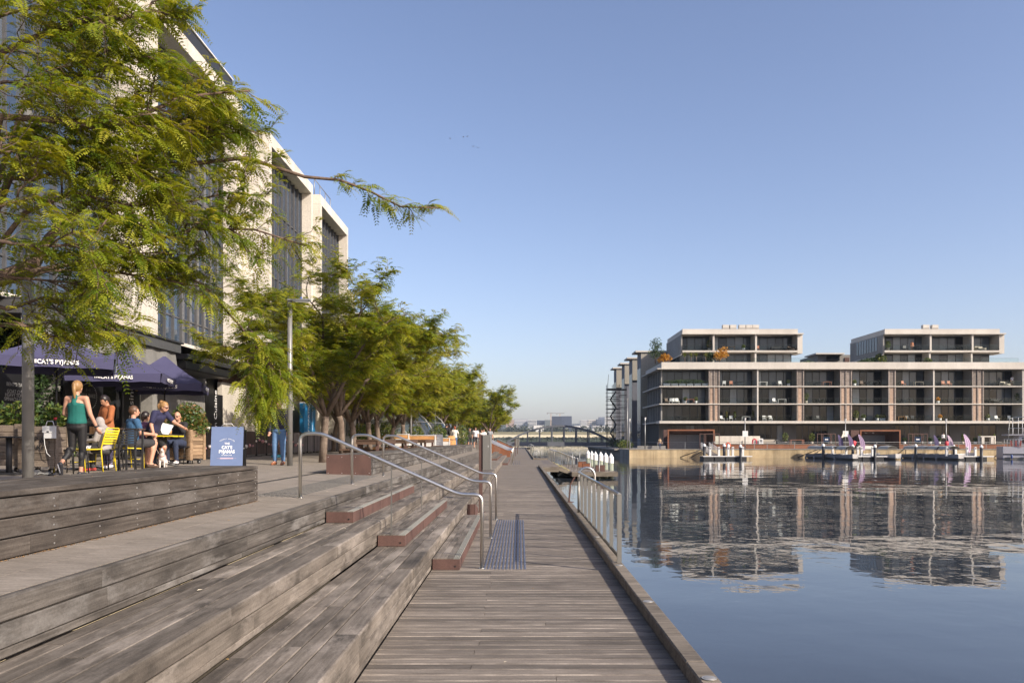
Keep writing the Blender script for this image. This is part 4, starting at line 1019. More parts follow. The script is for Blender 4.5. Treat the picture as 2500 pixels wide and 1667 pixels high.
q.tube(pts,.005,4); q.build('cable',M['black'],t)
pink=plain('pink_bauble',(0.45,0.22,0.22),.35); wht=plain('pearl_bauble',(0.6,0.54,0.5),.35)
for k in range(36):
    y=k*.36+.1; r0=rnd.uniform(.035,.07); q=MB(); q.ell((.07,y,.62-.22*abs(math.sin(y*.9))-rnd.uniform(-.05,.1)),(r0,r0,r0),0,10,7); q.build('bauble',pink if k%3 else wht,t)
t=thing('flower_pot','small pot with pale flowers on the fence by the pine planter','plant',(-9.0,23,gz(-9)+.93)); q=MB(); leaf_blob(q,(0,0,.1),(.12,.12,.1),60,.04); me=q.mesh('foliage',M['leaf_red']); tone(me); obj('foliage',me,t); q=MB(); q.tube([(0,0,-.02),(0,0,.06)],[.05,.07],10); q.build('pot',M['white'],t)
t=thing('food_bowl','small turquoise dog bowl on the paving by the fence','bowl',(-8.7,28.5,gz(-8.7))); q=MB(); q.tube([(0,0,.001),(0,0,.09)],[.2,.15],16); q.build('bowl',plain('turquoise',(0.05,0.3,0.4),.4),t)
# ---- picnic benches under the trees
def picnic(label,x,y,L):
    t=thing('timber_bench_table',label,'table',(x,y,gz(x)),0,'brown timber tables under the trees')
    for j in range(3): q=MB(); q.bbox(-.36+j*.25,-.13+j*.25,-L/2,L/2,.7,.74,.006); q.build('top_board',M['brown_wood'],t)
    q=MB(); q.box(-.36,.37,-L/2+.02,-L/2+.05,.58,.7); q.box(.33,.36,-L/2,L/2,.58,.698); q.build('apron',M['brown_wood'],t)
    for sx in (-1,1):
        q=MB(); q.bbox(sx*.75-.15,sx*.75+.15,-L/2,L/2,.38,.43,.006); q.build('seat_board',M['brown_wood'],t)
    for sy in (-1,1):
        for sx in (-1,1): q=MB(); q.box(sx*.3-.05,sx*.3+.05,sy*(L/2-.25)-.04,sy*(L/2-.25)+.04,0,.7); q.build('leg',M['corten'],t)
        q=MB(); q.box(-.85,.85,sy*(L/2-.32)-.03,sy*(L/2-.32)+.03,.3,.37); q.build('stretcher',M['brown_wood'],t)
for x,y,l in ((-5.0,28.0,'long brown timber picnic table nearest, behind the first trunks'),(-5.0,34.5,'second long brown timber picnic table under the trees'),(-4.9,40.5,'third brown timber picnic table, nearest the white planter box'),(-5.0,62,'far picnic table near the group of walkers')): picnic(l,x,y,3.8)
# white and timber planter boxes
def plank_box(label,x,y,w,d,h):
    t=thing('plank_box',label,'planter',(x,y,gz(x)))
    for k in range(4):
        q=MB(); q.bbox(-w/2,w/2,-d/2,d/2,.02+k*h/4,.02+(k+1)*h/4-.012,.004); q.build('plank',M['orange_wood'] if k in (0,3) else M['white'],t)
    q=MB()
    for sx in (-1,1): q.box(sx*w/2-.03,sx*w/2+.03,-d/2-.02,-d/2+.02,0,h+.03)
    q.build('corner_post',M['white'],t); q=MB(); q.box(-w/2,w/2,-d/2-.02,d/2+.02,h+.031,h+.06); q.build('rim',M['white'],t)
plank_box('white and orange timber planter box beside the chalk sandwich board',ux(1030,47.5),47.5,1.65,.6,.92)
plank_box('white and orange timber planter box further left behind the tables',ux(945,46.5),46.5,2.6,.6,.92)
plank_box('pale slatted box behind the two strolling people',ux(1083,51),51,.8,.5,.8)
t=thing('barrel','upright wooden wine barrel between the two strolling people','barrel',(ux(1101,53),53,gz(-4.6))); q=MB(); q.tube([(0,0,0),(0,0,.25),(0,0,.5),(0,0,.75),(0,0,1.0)],[.24,.31,.33,.31,.24],18); q.build('staves',M['orange_wood'],t); q=MB(); q.tube([(0,0,.22),(0,0,.27)],[.312,.318],18); q.tube([(0,0,.73),(0,0,.78)],[.318,.312],18); q.build('hoop',M['dark'],t)
for u,Y,l,rad in ((1015,50,'round clipped shrub right of the V-shaped trunk',(.55,.5,.55)),(942,46,'round green shrub left of the V-shaped trunk',(.6,.5,.7)),(1070,52,'leafy shrub behind the man in black',(.6,.5,.7)),(905,44,'dark green shrub by the third trunk',(.6,.5,.55)),(880,41,'low yellow-green shrub among the trunks',(.6,.6,.5)),(1128,58,'leafy shrub right of the woman in overalls',(.5,.6,.8))):
    shrub('shrub',l,'shrub',(ux(u,Y),Y,gz(-6)+.55),[((0,0,.5),rad,1)],900,.07,M['leaf_shrub'],stem=[((0,0,-.55),(0,0,.4),.04)])
# glass dining domes
for u,Y,r0,l in ((992,55,2.6,'clear dining dome with pale frame behind the V-shaped trunk'),(1035,62,2.7,'second clear dining dome with blue-grey cover, farther back')):
    t=thing('dining_dome',l,'dome',(ux(u,Y)-.6,Y,gz(-8)))
    q=MB(); q.ell((0,0,.3),(r0,r0,r0),0,20,10); me=q.mesh('skin',M['glass_dome']); obj('skin',me,t)
    q=MB()
    for k in range(4): q.tube([(r0*math.cos(a*math.pi/12)*math.cos(k*math.pi/4),r0*math.cos(a*math.pi/12)*math.sin(k*math.pi/4),.3+r0*math.sin(a*math.pi/12)) for a in range(13)],.03,6)
    for z in (.2,.6): q.tube([(r0*math.sqrt(1-z*z)*math.cos(a*math.pi/10),r0*math.sqrt(1-z*z)*math.sin(a*math.pi/10),.3+r0*z) for a in range(21)],.03,6)
    q.tube([(.5-.5*math.cos(a*math.pi/10),-r0+.05,.8+.6*math.sin(a*math.pi/10)) for a in range(11)],.03,6); q.build('frame',M['galv'],t)
t=thing('pavilion','striped brown and cream pavilion wall beyond the trees','building',(0,0,0)); q=MB(); Y=60; q.box(ux(918,Y),ux(946,Y),Y,Y+4,1.3,6.5); q.build('wall',M['brown_wood'],t)
q=MB()
for k in range(17): q.box(ux(918,Y)-.02,ux(946,Y)+.02,Y-.03,Y+.02,1.4+k*.3,1.54+k*.3)
q.build('slat',M['concrete'],t)
t=thing('pavilion','dark glazed pavilion at the end of the shopfront beyond the trees','building',(0,0,0)); q=MB(); q.box(-16,ux(912,66),66,70,1.3,6.0); q.build('wall',M['slate'],t); q=MB(); q.box(-16.2,ux(914,66),65.7,70,6.0,6.3); q.build('roof',M['dark'],t)
for u in (860,872,885,891): 
    Y=50; t=thing('slim_post',{860:'black slim pole among the trunks, leftmost',872:'black slim pole among the trunks, second',885:'black slim pole among the trunks, third',891:'black slim pole among the trunks, rightmost'}[u],'pole',(ux(u,Y),Y,gz(ux(u,Y)))); q=MB(); q.cyl((0,0,0),.06,4.6,8); q.build('pole',M['black'],t); q=MB(); q.cyl((0,0,.0),.11,.03,10); q.build('base',M['black'],t)
# ---- street lamps
def lamp(label,x,y,h,arm,r=.075):
    t=thing('street_lamp',label,'lamp',(x,y,gz(x)),0,'grey street lamps along the promenade')
    q=MB(); q.tube([(0,0,0),(0,0,2.6),(0,0,2.62),(0,0,h)],[r,r,r*.92,r*.82],16); q.build('pole',M['pole'],t)
    q=MB(); q.bbox(-.05,arm,-.09,.09,h,h+.05,.012); q.cbox((arm*.55,0,h-.012),(arm*.75,.14,.02)); hd=q.build('head',M['galv'],t)
    q=MB(); q.bbox(arm*.3,arm*.95,-.07,.07,h-.03,h-.023,.002); q.build('lens',M['white'],hd)
    q=MB(); q.cyl((.3,0,h+.05),.035,.05,10); q.build('sensor',plain('blue_sensor',(0.05,0.12,0.4),.4),hd)
    return t
lamp('grey street lamp pole nearest the camera, in front of the first parasol',-6.17,10.0,4.9,.55,.068)
lamp('grey street lamp with flat head, standing beside the man in jeans',-6.17,21.4,4.42,.55)
for y,l in ((48.5,'street lamp by the clipped shrub and white planter box'),(62,'street lamp behind the man in black'),(84,'far street lamp above the woman in overalls')): lamp(l,ux({48.5:1003,62:1062,84:1115}[y],y),y,4.6,.6,.07)
t=thing('lamp_bollard','small rust-brown strip light lying at the left edge on the promenade','light',(-6.7,10.1,gz(-6.7))); q=MB(); q.bbox(-.6,.28,-.09,.09,.0,.16,.01); q.build('body',M['corten'],t); q=MB(); q.bbox(-.6,.28,-.095,.095,.161,.18,.004); q.build('lid',M['galv'],t)
# ================================================================ PEOPLE
REMESH=[]
class Fig:
    """prims for one continuous surface: tapered limbs and ellipsoids, fused by a voxel remesh"""
    def __init__(s): s.q=MB()
    def cap(s,a,b,ra,rb):
        a,b=Vector(a),Vector(b)
        s.q.tube([a,b],[ra,rb],12); s.q.ell(a,(ra*.99,)*3,0,12,8); s.q.ell(b,(rb*.99,)*3,0,12,8); return s
    def ell(s,c,r,Mx=None): s.q.ell(c,r,0,16,12,Mx); return s
    def build(s,name,mat,parent,vox,smooth=3):
        o=s.q.build(name,mat,parent); REMESH.append((o,vox,smooth)); return o
SKIN=plain('skin',(0.50,0.27,0.18),0.5,vary=0.05,scale=12,spec=0.4); SKIN2=plain('tan_skin',(0.42,0.215,0.13),0.5,vary=0.05,scale=12,spec=0.4)
def cloth(n,c,r=0.85): return plain(n,c,r,vary=0.2,scale=11,bump=0.35)
HAIR={'blond':plain('blond_hair',(0.30,0.165,0.06),0.5,vary=.3,scale=25),'dark':plain('dark_hair',(0.018,0.011,0.009),0.4,vary=.3,scale=25),'brown':plain('brown_hair',(0.10,0.05,0.025),0.5,vary=.3,scale=25),'red':plain('red_hair',(0.25,0.06,0.02),0.5,vary=.3,scale=25)}
def person(label,x,y,rz,H,J,top,sleeve,bottom,leg,shoe,hair,skin=None,vox=0.012,build=1.0,z=None,tank=False,hood=None,extra=None,face=True,group=None):
    """local frame: faces +Y, +X is the person's right; joint table J overrides a standing pose (metres at 1.70 m)"""
    skin=skin or SKIN; k=H/1.70
    D=dict(pel=(0,0,.94),mid=(0,.0,1.13),chest=(0,-.005,1.29),neck=(0,-.015,1.43),head=(0,.02,1.585),
        shR=(.165,-.01,1.385),elR=(.215,-.03,1.11),wrR=(.235,.05,.87),shL=(-.165,-.01,1.385),elL=(-.215,-.03,1.11),wrL=(-.235,.05,.87),
        hipR=(.085,0,.90),knR=(.095,.02,.49),anR=(.095,-.02,.085),hipL=(-.085,0,.90),knL=(-.095,.02,.49),anL=(-.095,-.02,.085),
        toeR=(.11,.15,.03),toeL=(-.11,.15,.03),look=(0,1,-.1))
    D.update(J); P={n:Vector(v)*(k if n!='look' else 1) for n,v in D.items()}
    zz=gz(x) if z is None else z
    t=thing('person',label,'person',(x,y,zz),rz,group); b=build*k
    lat=(P['shR']-P['shL']).normalized(); up=(P['neck']-P['pel']).normalized(); fw=up.cross(lat).normalized()
    Mt=Matrix((lat,fw,up)).transposed()
    hx=(P['hipR']-P['hipL']).normalized(); Mp=Matrix((hx,up.cross(hx).normalized(),up)).transposed()
    lk=P['look'].normalized(); lx=lk.cross(Vector((0,0,1))).normalized(); lz=lx.cross(lk); Mh=Matrix((lx,lk,lz)).transposed()
    head=P['head']; hr=.105*k
    def torso(f,g):
        f.ell(P['pel'],(.165*b+g,.118*b+g,.13*k),Mp)
        for i in range(9):
            w=i/8; a,c=(P['pel'],P['mid']) if w<.5 else (P['mid'],P['chest']); h=w*2%1 if w<1 else 1
            rx=(.163,.137,.158); ry=(.116,.1,.112); j=0 if w<.5 else 1; hs=h*h*(3-2*h)
            f.ell(a.lerp(c,h),((rx[j]+(rx[j+1]-rx[j])*hs)*b+g,(ry[j]+(ry[j+1]-ry[j])*hs)*b+g,.12*k),Mt)
    def arm(f,s,t1,g):
        sh,el,wr=P['sh'+s],P['el'+s],P['wr'+s]
        f.cap(sh,sh.lerp(el,min(1,t1*2)),.056*b+g,(.056-.014*min(1,t1*2))*b+g)
        if t1>.5: f.cap(el,el.lerp(wr,(t1-.5)*2),.042*b+g,(.042-.012*(t1-.5)*2)*b+g)
    def lleg(f,s,t1,g,w=1.0):
        hp,kn,an=P['hip'+s],P['kn'+s],P['an'+s]
        f.cap(hp,hp.lerp(kn,min(1,t1*2)),.088*b+g,(.088-.03*min(1,t1*2))*b*w+g)
        if t1>.5:
            t2=(t1-.5)*2; e=kn.lerp(an,t2); f.cap(kn,e,.058*b*w+g,(.058-.022*t2)*b*w+g)
            c=kn.lerp(an,.3)+Mp@Vector((0,-.014,0)); 
            if t2>.4: f.ell(c,(.05*b+g,.055*b+g,.11*k))
    body=Fig(); torso(body,-.004)
    body.cap(P['shR'],P['shL'],.055*b,.055*b); body.cap(P['neck']-up*.03*k,head-Mh@Vector((0,.01,.03))*k,.05*b,.047*b)
    body.ell(head,(.073*k,.09*k,.108*k),Mh); body.ell(head+Mh@Vector((0,.03,-.055))*k,(.052*k,.058*k,.055*k),Mh)
    if face:
        body.ell(head+Mh@Vector((0,.094,-.018))*k,(.012*k,.02*k,.024*k),Mh); body.ell(head+Mh@Vector((0,.082,-.062))*k,(.024*k,.012*k,.01*k),Mh)
    for s in (1,-1): body.ell(head+Mh@Vector((s*.075,-.005,-.02))*k,(.01*k,.02*k,.03*k),Mh)
    for s in 'RL':
        arm(body,s,1.0,-.002); lleg(body,s,1.0,-.002)
        el,wr=P['el'+s],P['wr'+s]; d=(wr-el).normalized(); sg=1 if s=='R' else -1
        sd=d.cross(fw); sd=(sd if sd.length>.1 else lat).normalized(); nm=sd.cross(d).normalized()
        pc=wr+d*.05*k; body.cap(wr,pc+d*.02*k,.026*b,.03*b); body.ell(pc,(.04*k,.018*k,.05*k),Matrix((sd,nm,d)).transposed())
        for i,(o,l) in enumerate(((-.028,.062),(-.01,.075),(.01,.07),(.027,.055))):
            p0=pc+sd*o*k+d*.035*k; p1=p0+(d*.6+nm*.14)*l*k; body.cap(p0,p1,.0095*k,.009*k); body.cap(p1,p1+(d*.35+nm*.3)*l*k,.009*k,.0075*k)
        p0=pc+sd*(-.03)*k-d*.01*k; body.cap(p0,p0+(d*.6-sd*.55+nm*.2)*.055*k,.012*k,.009*k)
        an,to=P['an'+s],P['toe'+s]; body.cap(an,an.lerp(to,.7),.036*b,.03*b)
    body.build('body',skin,t,vox)
    if top is not None:
        f=Fig(); torso(f,.012)
        if tank:
            f=Fig()
            for i in range(10):
                w=i/9; hs=w*w*(3-2*w); c=(P['pel']+up*.03*k).lerp(P['chest']-up*.03*k,w); f.ell(c,((.176-.016*math.sin(w*math.pi)-.008*w)*b,(.134-.014*math.sin(w*math.pi)-.004*w)*b,.1*k),Mt)
            f.cap(P['chest']+up*.0*k-fw*.08*k,P['neck']-fw*.045*k-up*.0*k,.055*b,.04*b); f.cap(P['chest']-fw*.075*k-up*.03*k,P['neck']+lat*.06*k-up*.0*k,.05*b,.028*b); f.cap(P['chest']-fw*.075*k-up*.03*k,P['neck']-lat*.06*k-up*.0*k,.05*b,.028*b); f.cap(P['chest']+lat*.07*k+fw*.07*k,P['neck']+lat*.06*k-up*.03*k,.04*b,.02*b); f.cap(P['chest']-lat*.07*k+fw*.07*k,P['neck']-lat*.06*k-up*.03*k,.04*b,.02*b)
        else:
            f.cap(P['shR'],P['shL'],.066*b,.066*b); f.cap(P['chest'],P['neck']-up*.02*k,.09*b,.064*b)
            for s in 'RL':
                if sleeve>0: arm(f,s,sleeve,.015 if sleeve<.6 else .013)
        f.build('top',top,t,vox,7)
    f=Fig(); f.ell(P['pel'],(.172*b,.128*b,.125*k),Mp); f.ell(P['pel']-up*.06*k,(.165*b,.13*b,.1*k),Mp)
    for s in 'RL': lleg(f,s,leg[0],leg[1],leg[2] if len(leg)>2 else 1.0)
    f.build('trousers',bottom,t,vox)
    for s in 'RL':
        an,to=P['an'+s],P['toe'+s]; f=Fig(); d=(to-an); hl=an-Vector((0,0,.045*k))-d*.22
        if shoe is not None:
            f.cap(hl,to,.042*k,.036*k); f.cap(an-Vector((0,0,.03*k)),an.lerp(to,.4),.045*k,.038*k); f.build('shoe',shoe,t,vox)
    if hair:
        mh=HAIR[hair[0]]; f=Fig(); f.ell(head+Mh@Vector((0,-.018,.022))*k,(.088*k,.104*k,.11*k),Mh)
        st=hair[1]
        if st=='pony': f.cap(head+Mh@Vector((0,-.11,.05))*k,head+Mh@Vector((.01,-.13,-.06))*k,.036*k,.034*k); f.cap(head+Mh@Vector((.01,-.13,-.06))*k,head+Mh@Vector((.02,-.12,-.2))*k,.034*k,.014*k)
        if st=='bun': f.ell(head+Mh@Vector((0,-.1,.085))*k,(.05*k,.05*k,.045*k)); f.ell(head+Mh@Vector((-.03,-.11,-.02))*k,(.04*k,.04*k,.07*k)); f.ell(head+Mh@Vector((.03,-.11,-.02))*k,(.04*k,.04*k,.07*k))
        if st=='back': f.cap(head+Mh@Vector((0,-.09,.0))*k,head+Mh@Vector((0,-.08,-.1))*k,.05*k,.03*k)
        o=f.q; 
        if st!='none':
            # keep the face clear: drop hair in front of and below the hairline
            fr=[]
            hb=f.build('hair',mh,t,vox*.9); CUT.append((hb,t,head.copy(),Mh.copy(),k))
    if face:
        q=MB()
        for s in (1,-1): q.ell(head+Mh@Vector((s*.031,.083,.005))*k,(.012*k,.006*k,.006*k),0,8,6,Mh)
        q.build('eyes',M['black'],t)
        q=MB(); q.ell(head+Mh@Vector((0,.092,-.062))*k,(.022*k,.006*k,.006*k),0,8,6,Mh); q.build('mouth',LIP,t)
    if hood is not None:
        f=Fig(); f.ell(head+Mh@Vector((0,-.018,.012))*k,(.1*k,.108*k,.13*k),Mh); f.cap(head-Mh@Vector((0,.06,.09))*k,P['neck']-fw*.05*k,.085*k,.09*k); hb=f.build('hood',hood,t,vox); CUT.append((hb,t,head.copy(),Mh.copy(),k*1.25))
    if extra: extra(t,P,k,Mh,Mt)
    return t
CUT=[]; LIP=plain('lips',(0.30,0.10,0.08),0.5)
WSHOE=cloth('white_shoe',(0.7,0.7,0.72),.5); DSHOE=cloth('dark_shoe',(0.03,0.03,0.035),.5)
def watch(t,P,k,Mh,Mt):
    q=MB(); d=(P['wrR']-P['elR']).normalized(); c=P['wrR']-d*.02; q.tube([c-d*.015,c+d*.015],.036,12); q.build('watch',M['dark'],t)
    q=MB(); 
    for s in (1,-1):
        an=P['anL' if s<0 else 'anR']
    q2=MB(); d=P['toeL']-P['anL']; c=P['anL'].lerp(P['toeL'],.35)+Vector((0,-.045,-.03)); q2.cbox(c,(.012,.012,.2),rx=.5); q2.build('sole',WSHOE,t)
person('woman in a teal racerback tank and black leggings with a blond ponytail walking away',ux(188,14.09),14.09,R(0),1.69,
    dict(shR=(.17,-.02,1.385),elR=(.235,.0,1.11),wrR=(.30,.10,.88),elL=(-.235,.02,1.12),wrL=(-.17,.24,1.05),knL=(-.10,.03,.50),anL=(-.155,-.24,.235),toeL=(-.17,-.20,.05),knR=(.075,.04,.49),anR=(.055,.02,.085),toeR=(.06,.17,.03),hipL=(-.085,.0,.90),look=(.0,1,-.05)),
    cloth('teal_jersey',(0.008,0.125,0.105)),0,cloth('black_lycra',(0.012,0.011,0.012),.6),(.86,.004),DSHOE,('blond','pony'),SKIN,.0095,.98,tank=True,extra=watch)
person('woman in a rust sweater and lavender leggings standing with bowed head',ux(262,17.3),17.3,R(148),1.60,
    dict(head=(0,.07,1.56),look=(.05,1,-.75),elR=(.21,.06,1.12),wrR=(.06,.2,1.0),elL=(-.21,.06,1.12),wrL=(-.06,.2,1.0)),
    cloth('rust_fleece',(0.32,0.105,0.035)),1.0,cloth('lavender_leggings',(0.22,0.2,0.32)),(.97,.006),WSHOE,('dark','back'),SKIN2,.011,1.08)
SIT=dict(pel=(0,0,.54),mid=(0,.02,.73),chest=(0,.03,.89),neck=(0,.03,1.03),head=(0,.08,1.18),shR=(.165,.03,.985),shL=(-.165,.03,.985),elR=(.2,.1,.74),wrR=(.15,.33,.72),elL=(-.2,.1,.74),wrL=(-.15,.33,.72),
    hipR=(.085,.02,.52),hipL=(-.085,.02,.52),knR=(.11,.43,.53),knL=(-.11,.43,.53),anR=(.11,.36,.085),anL=(-.11,.36,.085),toeR=(.12,.52,.03),toeL=(-.12,.52,.03))
grey=cloth('grey_hoodie',(0.33,0.30,0.285))
def stripes(t,P,k,Mh,Mt):
    q=MB()
    for j in range(4):
        for s in 'RL':
            c=P['kn'+s].lerp(P['hip'+s],.12+.1*j); d=(P['hip'+s]-P['kn'+s]).normalized(); q.tube([c-d*.012,c+d*.012],(.068+.006*j)*k+.018,14)
    q.build('stripes',WSHOE,t)
S3=dict(SIT); S3.update(head=(0,.14,1.15),neck=(0,.08,1.02),chest=(0,.05,.88))
person('child in a grey hoodie with the hood up, seated on the bright yellow chair',-8.33,16.0,R(84),1.45,S3,grey,1.0,cloth('dark_track_pants',(0.05,0.048,0.05)),(.97,.016),cloth('red_trainer',(0.4,0.05,0.04)),('brown','none'),SKIN,.011,1.05,hood=grey,extra=stripes)
S4=dict(SIT); S4.update(head=(0,.06,1.2),look=(.3,1,-.05),knR=(.16,.42,.53),anR=(.2,.3,.085),toeR=(.24,.45,.03),knL=(-.12,.44,.52))
person('man in a blue tee and dark shorts seated with his back to the camera',-8.58,17.62,R(-38),1.78,S4,cloth('blue_tee',(0.03,0.095,0.19)),.32,cloth('dark_shorts',(0.035,0.034,0.036)),(.42,.022),cloth('brown_sandal',(0.08,0.05,0.035)),('brown','short'),SKIN,.011,1.08)
person('person with dark hair in a plaid shirt seated beyond the man in blue',ux(349,18.5),18.5,R(-30),1.68,SIT,cloth('plaid_shirt',(0.16,0.07,0.14)),1.0,cloth('dark_jeans',(0.03,0.04,0.07)),(.97,.01),DSHOE,('dark','back'),SKIN,.013)
def shades(t,P,k,Mh,Mt):
    q=MB(); h=P['head']
    for s in (1,-1): q.ell(h+Mh@Vector((s*.033,.092,.008))*k,(.027*k,.008*k,.019*k),0,10,6,Mh)
    q.tube([h+Mh@Vector((-.08,.0,.012))*k,h+Mh@Vector((-.06,.085,.012))*k,h+Mh@Vector((.06,.085,.012))*k,h+Mh@Vector((.08,0,.012))*k],.005*k,6); q.build('sunglasses',M['black'],t)
person('woman in a navy tee and black shorts with curly blond bun leaning over the table',ux(378,18.25),18.25,R(-112),1.68,
    dict(pel=(0,-.06,.86),mid=(0,.02,1.03),chest=(0,.11,1.17),neck=(0,.2,1.29),head=(0,.29,1.40),look=(-.35,1,-.35),shR=(.16,.16,1.255),shL=(-.165,.16,1.26),elR=(.24,.14,.98),wrR=(.22,.2,.76),elL=(-.25,.33,1.05),wrL=(-.30,.56,.93),
        hipR=(.09,-.06,.83),hipL=(-.09,-.06,.83),knR=(.14,.12,.47),knL=(-.12,.16,.47),anR=(.13,-.06,.085),anL=(-.14,-.02,.085),toeR=(.16,.12,.03),toeL=(-.16,.16,.03)),
    cloth('navy_tee',(0.02,0.02,0.06)),.36,cloth('black_shorts',(0.013,0.013,0.014)),(.42,.016),DSHOE,('blond','bun'),SKIN,.0105,1.08,extra=shades)
S7=dict(SIT); S7.update(head=(0,.1,1.19),look=(0,1,-.25),elL=(-.2,.2,.8),wrL=(-.03,.24,1.02),elR=(.2,.18,.78),wrR=(.12,.4,.82))
person('bald man in glasses and a black jumper seated reading a paper',-8.75,20.5,R(176),1.76,S7,cloth('black_jumper',(0.014,0.014,0.016)),1.0,cloth('dark_denim',(0.025,0.035,0.07)),(.97,.012),WSHOE,None,SKIN,.012,1.05,extra=shades)
person('man in a navy jumper, blue jeans and tan boots standing beside the lamp',ux(682,21.7),21.7,R(176),1.80,dict(knR=(.1,.06,.49),anR=(.1,.04,.085),toeR=(.12,.2,.03),elR=(.23,-.05,1.1)),cloth('navy_jumper',(0.02,0.018,0.035)),1.0,cloth('blue_jeans',(0.10,0.19,0.34)),(.96,.012),cloth('tan_boot',(0.24,0.085,0.035),.5),('brown','short'),SKIN,.012,1.05)
WALK=dict(knR=(.1,.16,.5),anR=(.1,.2,.09),toeR=(.1,.36,.05),knL=(-.1,.0,.49),anL=(-.1,-.22,.13),toeL=(-.1,-.08,.03),elR=(.22,-.12,1.12),wrR=(.22,-.05,.9),elL=(-.22,.06,1.12),wrL=(-.22,.2,.95))
person('man in a black jacket and pale jeans walking away on the promenade',ux(1090,55),55,R(-4),1.84,WALK,cloth('black_jacket',(0.012,0.012,0.014)),1.0,cloth('pale_jeans',(0.25,0.33,0.45)),(.96,.014),DSHOE,('dark','short'),SKIN,.018,1.15)
person('person in denim overalls and a cream hooded top walking away',ux(1110,56),56,R(6),1.68,dict(WALK,elR=(.26,.1,1.2),wrR=(.2,.25,1.35)),cloth('cream_top',(0.62,0.58,0.52)),1.0,cloth('denim_overalls',(0.10,0.17,0.32)),(.96,.014),DSHOE,('red','back'),SKIN,.018,1.05)
for u,Y,H,l,tc,tm,sl,bc,lg,hr in ((1147,72,1.78,'man in dark olive tee and shorts walking towards the camera',(0.05,0.05,0.04),'olive_tee',.35,(0.03,0.03,0.03),.45,('brown','short')),
    (1161,70,1.84,'man in a white tee, sunglasses and dark shorts walking towards the camera',(0.72,0.7,0.72),'white_tee',.35,(0.03,0.03,0.04),.45,('brown','short')),
    (1176,74,1.66,'woman in a pale top walking in the group behind the steel box',(0.66,0.6,0.56),'cream_tee',.35,(0.05,0.05,0.08),.9,('blond','back')),
    (1181,75,1.76,'man with dark hair in white tee at the rear of the group',(0.7,0.7,0.7),'white_tee',.35,(0.04,0.04,0.05),.9,('dark','short')),
    (1196,72,1.84,'man in a grey tee at the right end of the walking group',(0.27,0.28,0.3),'pale_grey_tee',.35,(0.05,0.05,0.06),.45,('brown','short'))):
    person(l,ux(u,Y),Y,R(180),H,dict(WALK),cloth(tm,tc),sl,cloth('walk_shorts',bc),(lg,.014),DSHOE,hr,SKIN,.02,1.05,extra=shades if 'sunglasses' in l else None)
# ---- dog
t=thing('dog','small white dog with brown ears in a harness standing beside the bending woman','dog',(ux(396,17.9),17.9,gz(-8.2)),R(-158)); f=Fig()
f.ell((0,-.02,.235),(.078,.10,.095)); f.ell((0,-.17,.2),(.075,.12,.085)); f.ell((0,-.26,.15),(.085,.085,.095)); f.cap((0,.03,.27),(0,.07,.37),.055,.045); f.ell((0,.085,.405),(.05,.058,.05)); f.cap((0,.11,.395),(0,.17,.385),.032,.022)
for s in (1,-1):
    f.cap((s*.045,.02,.2),(s*.047,.03,.1),.028,.02); f.cap((s*.047,.03,.1),(s*.047,.025,.022),.02,.018); f.ell((s*.047,.045,.015),(.022,.034,.016))
    f.ell((s*.07,-.24,.13),(.035,.07,.085)); f.cap((s*.08,-.17,.12),(s*.08,-.26,.07),.03,.018); f.cap((s*.08,-.26,.07),(s*.08,-.24,.02),.016,.016); f.ell((s*.08,-.215,.014),(.022,.036,.015))
f.cap((0,-.33,.17),(0,-.4,.3),.016,.009)
f.build('body',plain('white_fur',(0.62,0.57,0.52),.8,vary=.1,scale=30),t,.008)
tan=plain('tan_fur',(0.24,0.09,0.03),.8,vary=.2,scale=30)
for s in (1,-1): q=MB(); q.ell((s*.048,.07,.42),(.016,.026,.04)); q.build('ear',tan,t)
for s in (1,-1): q=MB(); q.ell((s*.026,.095,.425),(.028,.035,.028)); q.build('brown_patch',tan,t); q=MB(); q.ell((s*.024,.135,.415),(.007,.005,.007)); q.build('eye',M['black'],t)
q=MB(); q.ell((0,.19,.39),(.011,.008,.009)); q.build('nose',M['black'],t)
q=MB(); q.tube([(.083*math.cos(a*math.pi/8),-.0+.02*math.sin(a*math.pi/4),.235+.1*math.sin(a*math.pi/8)) for a in range(17)],.009,6); q.tube([(.06*math.cos(a*math.pi/8),.055*math.sin(a*math.pi/8)+.045,.3-.03*math.sin(a*math.pi/8)) for a in range(17)],.007,6); q.build('harness',plain('rose_harness',(0.35,0.2,0.2),.7),t)
t=thing('dog_lead','thin pale lead from the small dog to the woman in navy','lead',(ux(396,17.9),17.9,gz(-8.2))); q=MB(); q.tube([(-.02,.05,.3),(-.12,.12,.32),(-.22,.2,.42),(-.3,.3,.7)],.004,5); q.build('cord',plain('pale_cord',(0.5,0.4,0.35),.7),t)

# fuse the figures
for o,vx,sm in REMESH:
    m1=o.modifiers.new('r','REMESH'); m1.mode='VOXEL'; m1.voxel_size=vx; m1.use_smooth_shade=True
    m2=o.modifiers.new('s','SMOOTH'); m2.factor=.5; m2.iterations=sm
bpy.context.view_layer.update(); dg=bpy.context.evaluated_depsgraph_get(); new=[]
for o,vx,sm in REMESH: new.append(bpy.data.meshes.new_from_object(o.evaluated_get(dg)))
for (o,vx,sm),me in zip(REMESH,new):
    o.modifiers.clear(); me.name=o.name; o.data=me
    me.polygons.foreach_set('use_smooth',[True]*len(me.polygons))
for o,t,head,Mh,k in CUT:
    bm=bmesh.new(); bm.from_mesh(o.data); inv=Mh.inverted(); kill=[]
    for v in bm.verts:
        p=inv@(v.co-head)/k
        if p.y>.035 and p.z<.055 and p.z>-.2 and abs(p.x)<.09: kill.append(v)
    bmesh.ops.delete(bm,geom=kill,context='VERTS'); bm.to_mesh(o.data); bm.free()
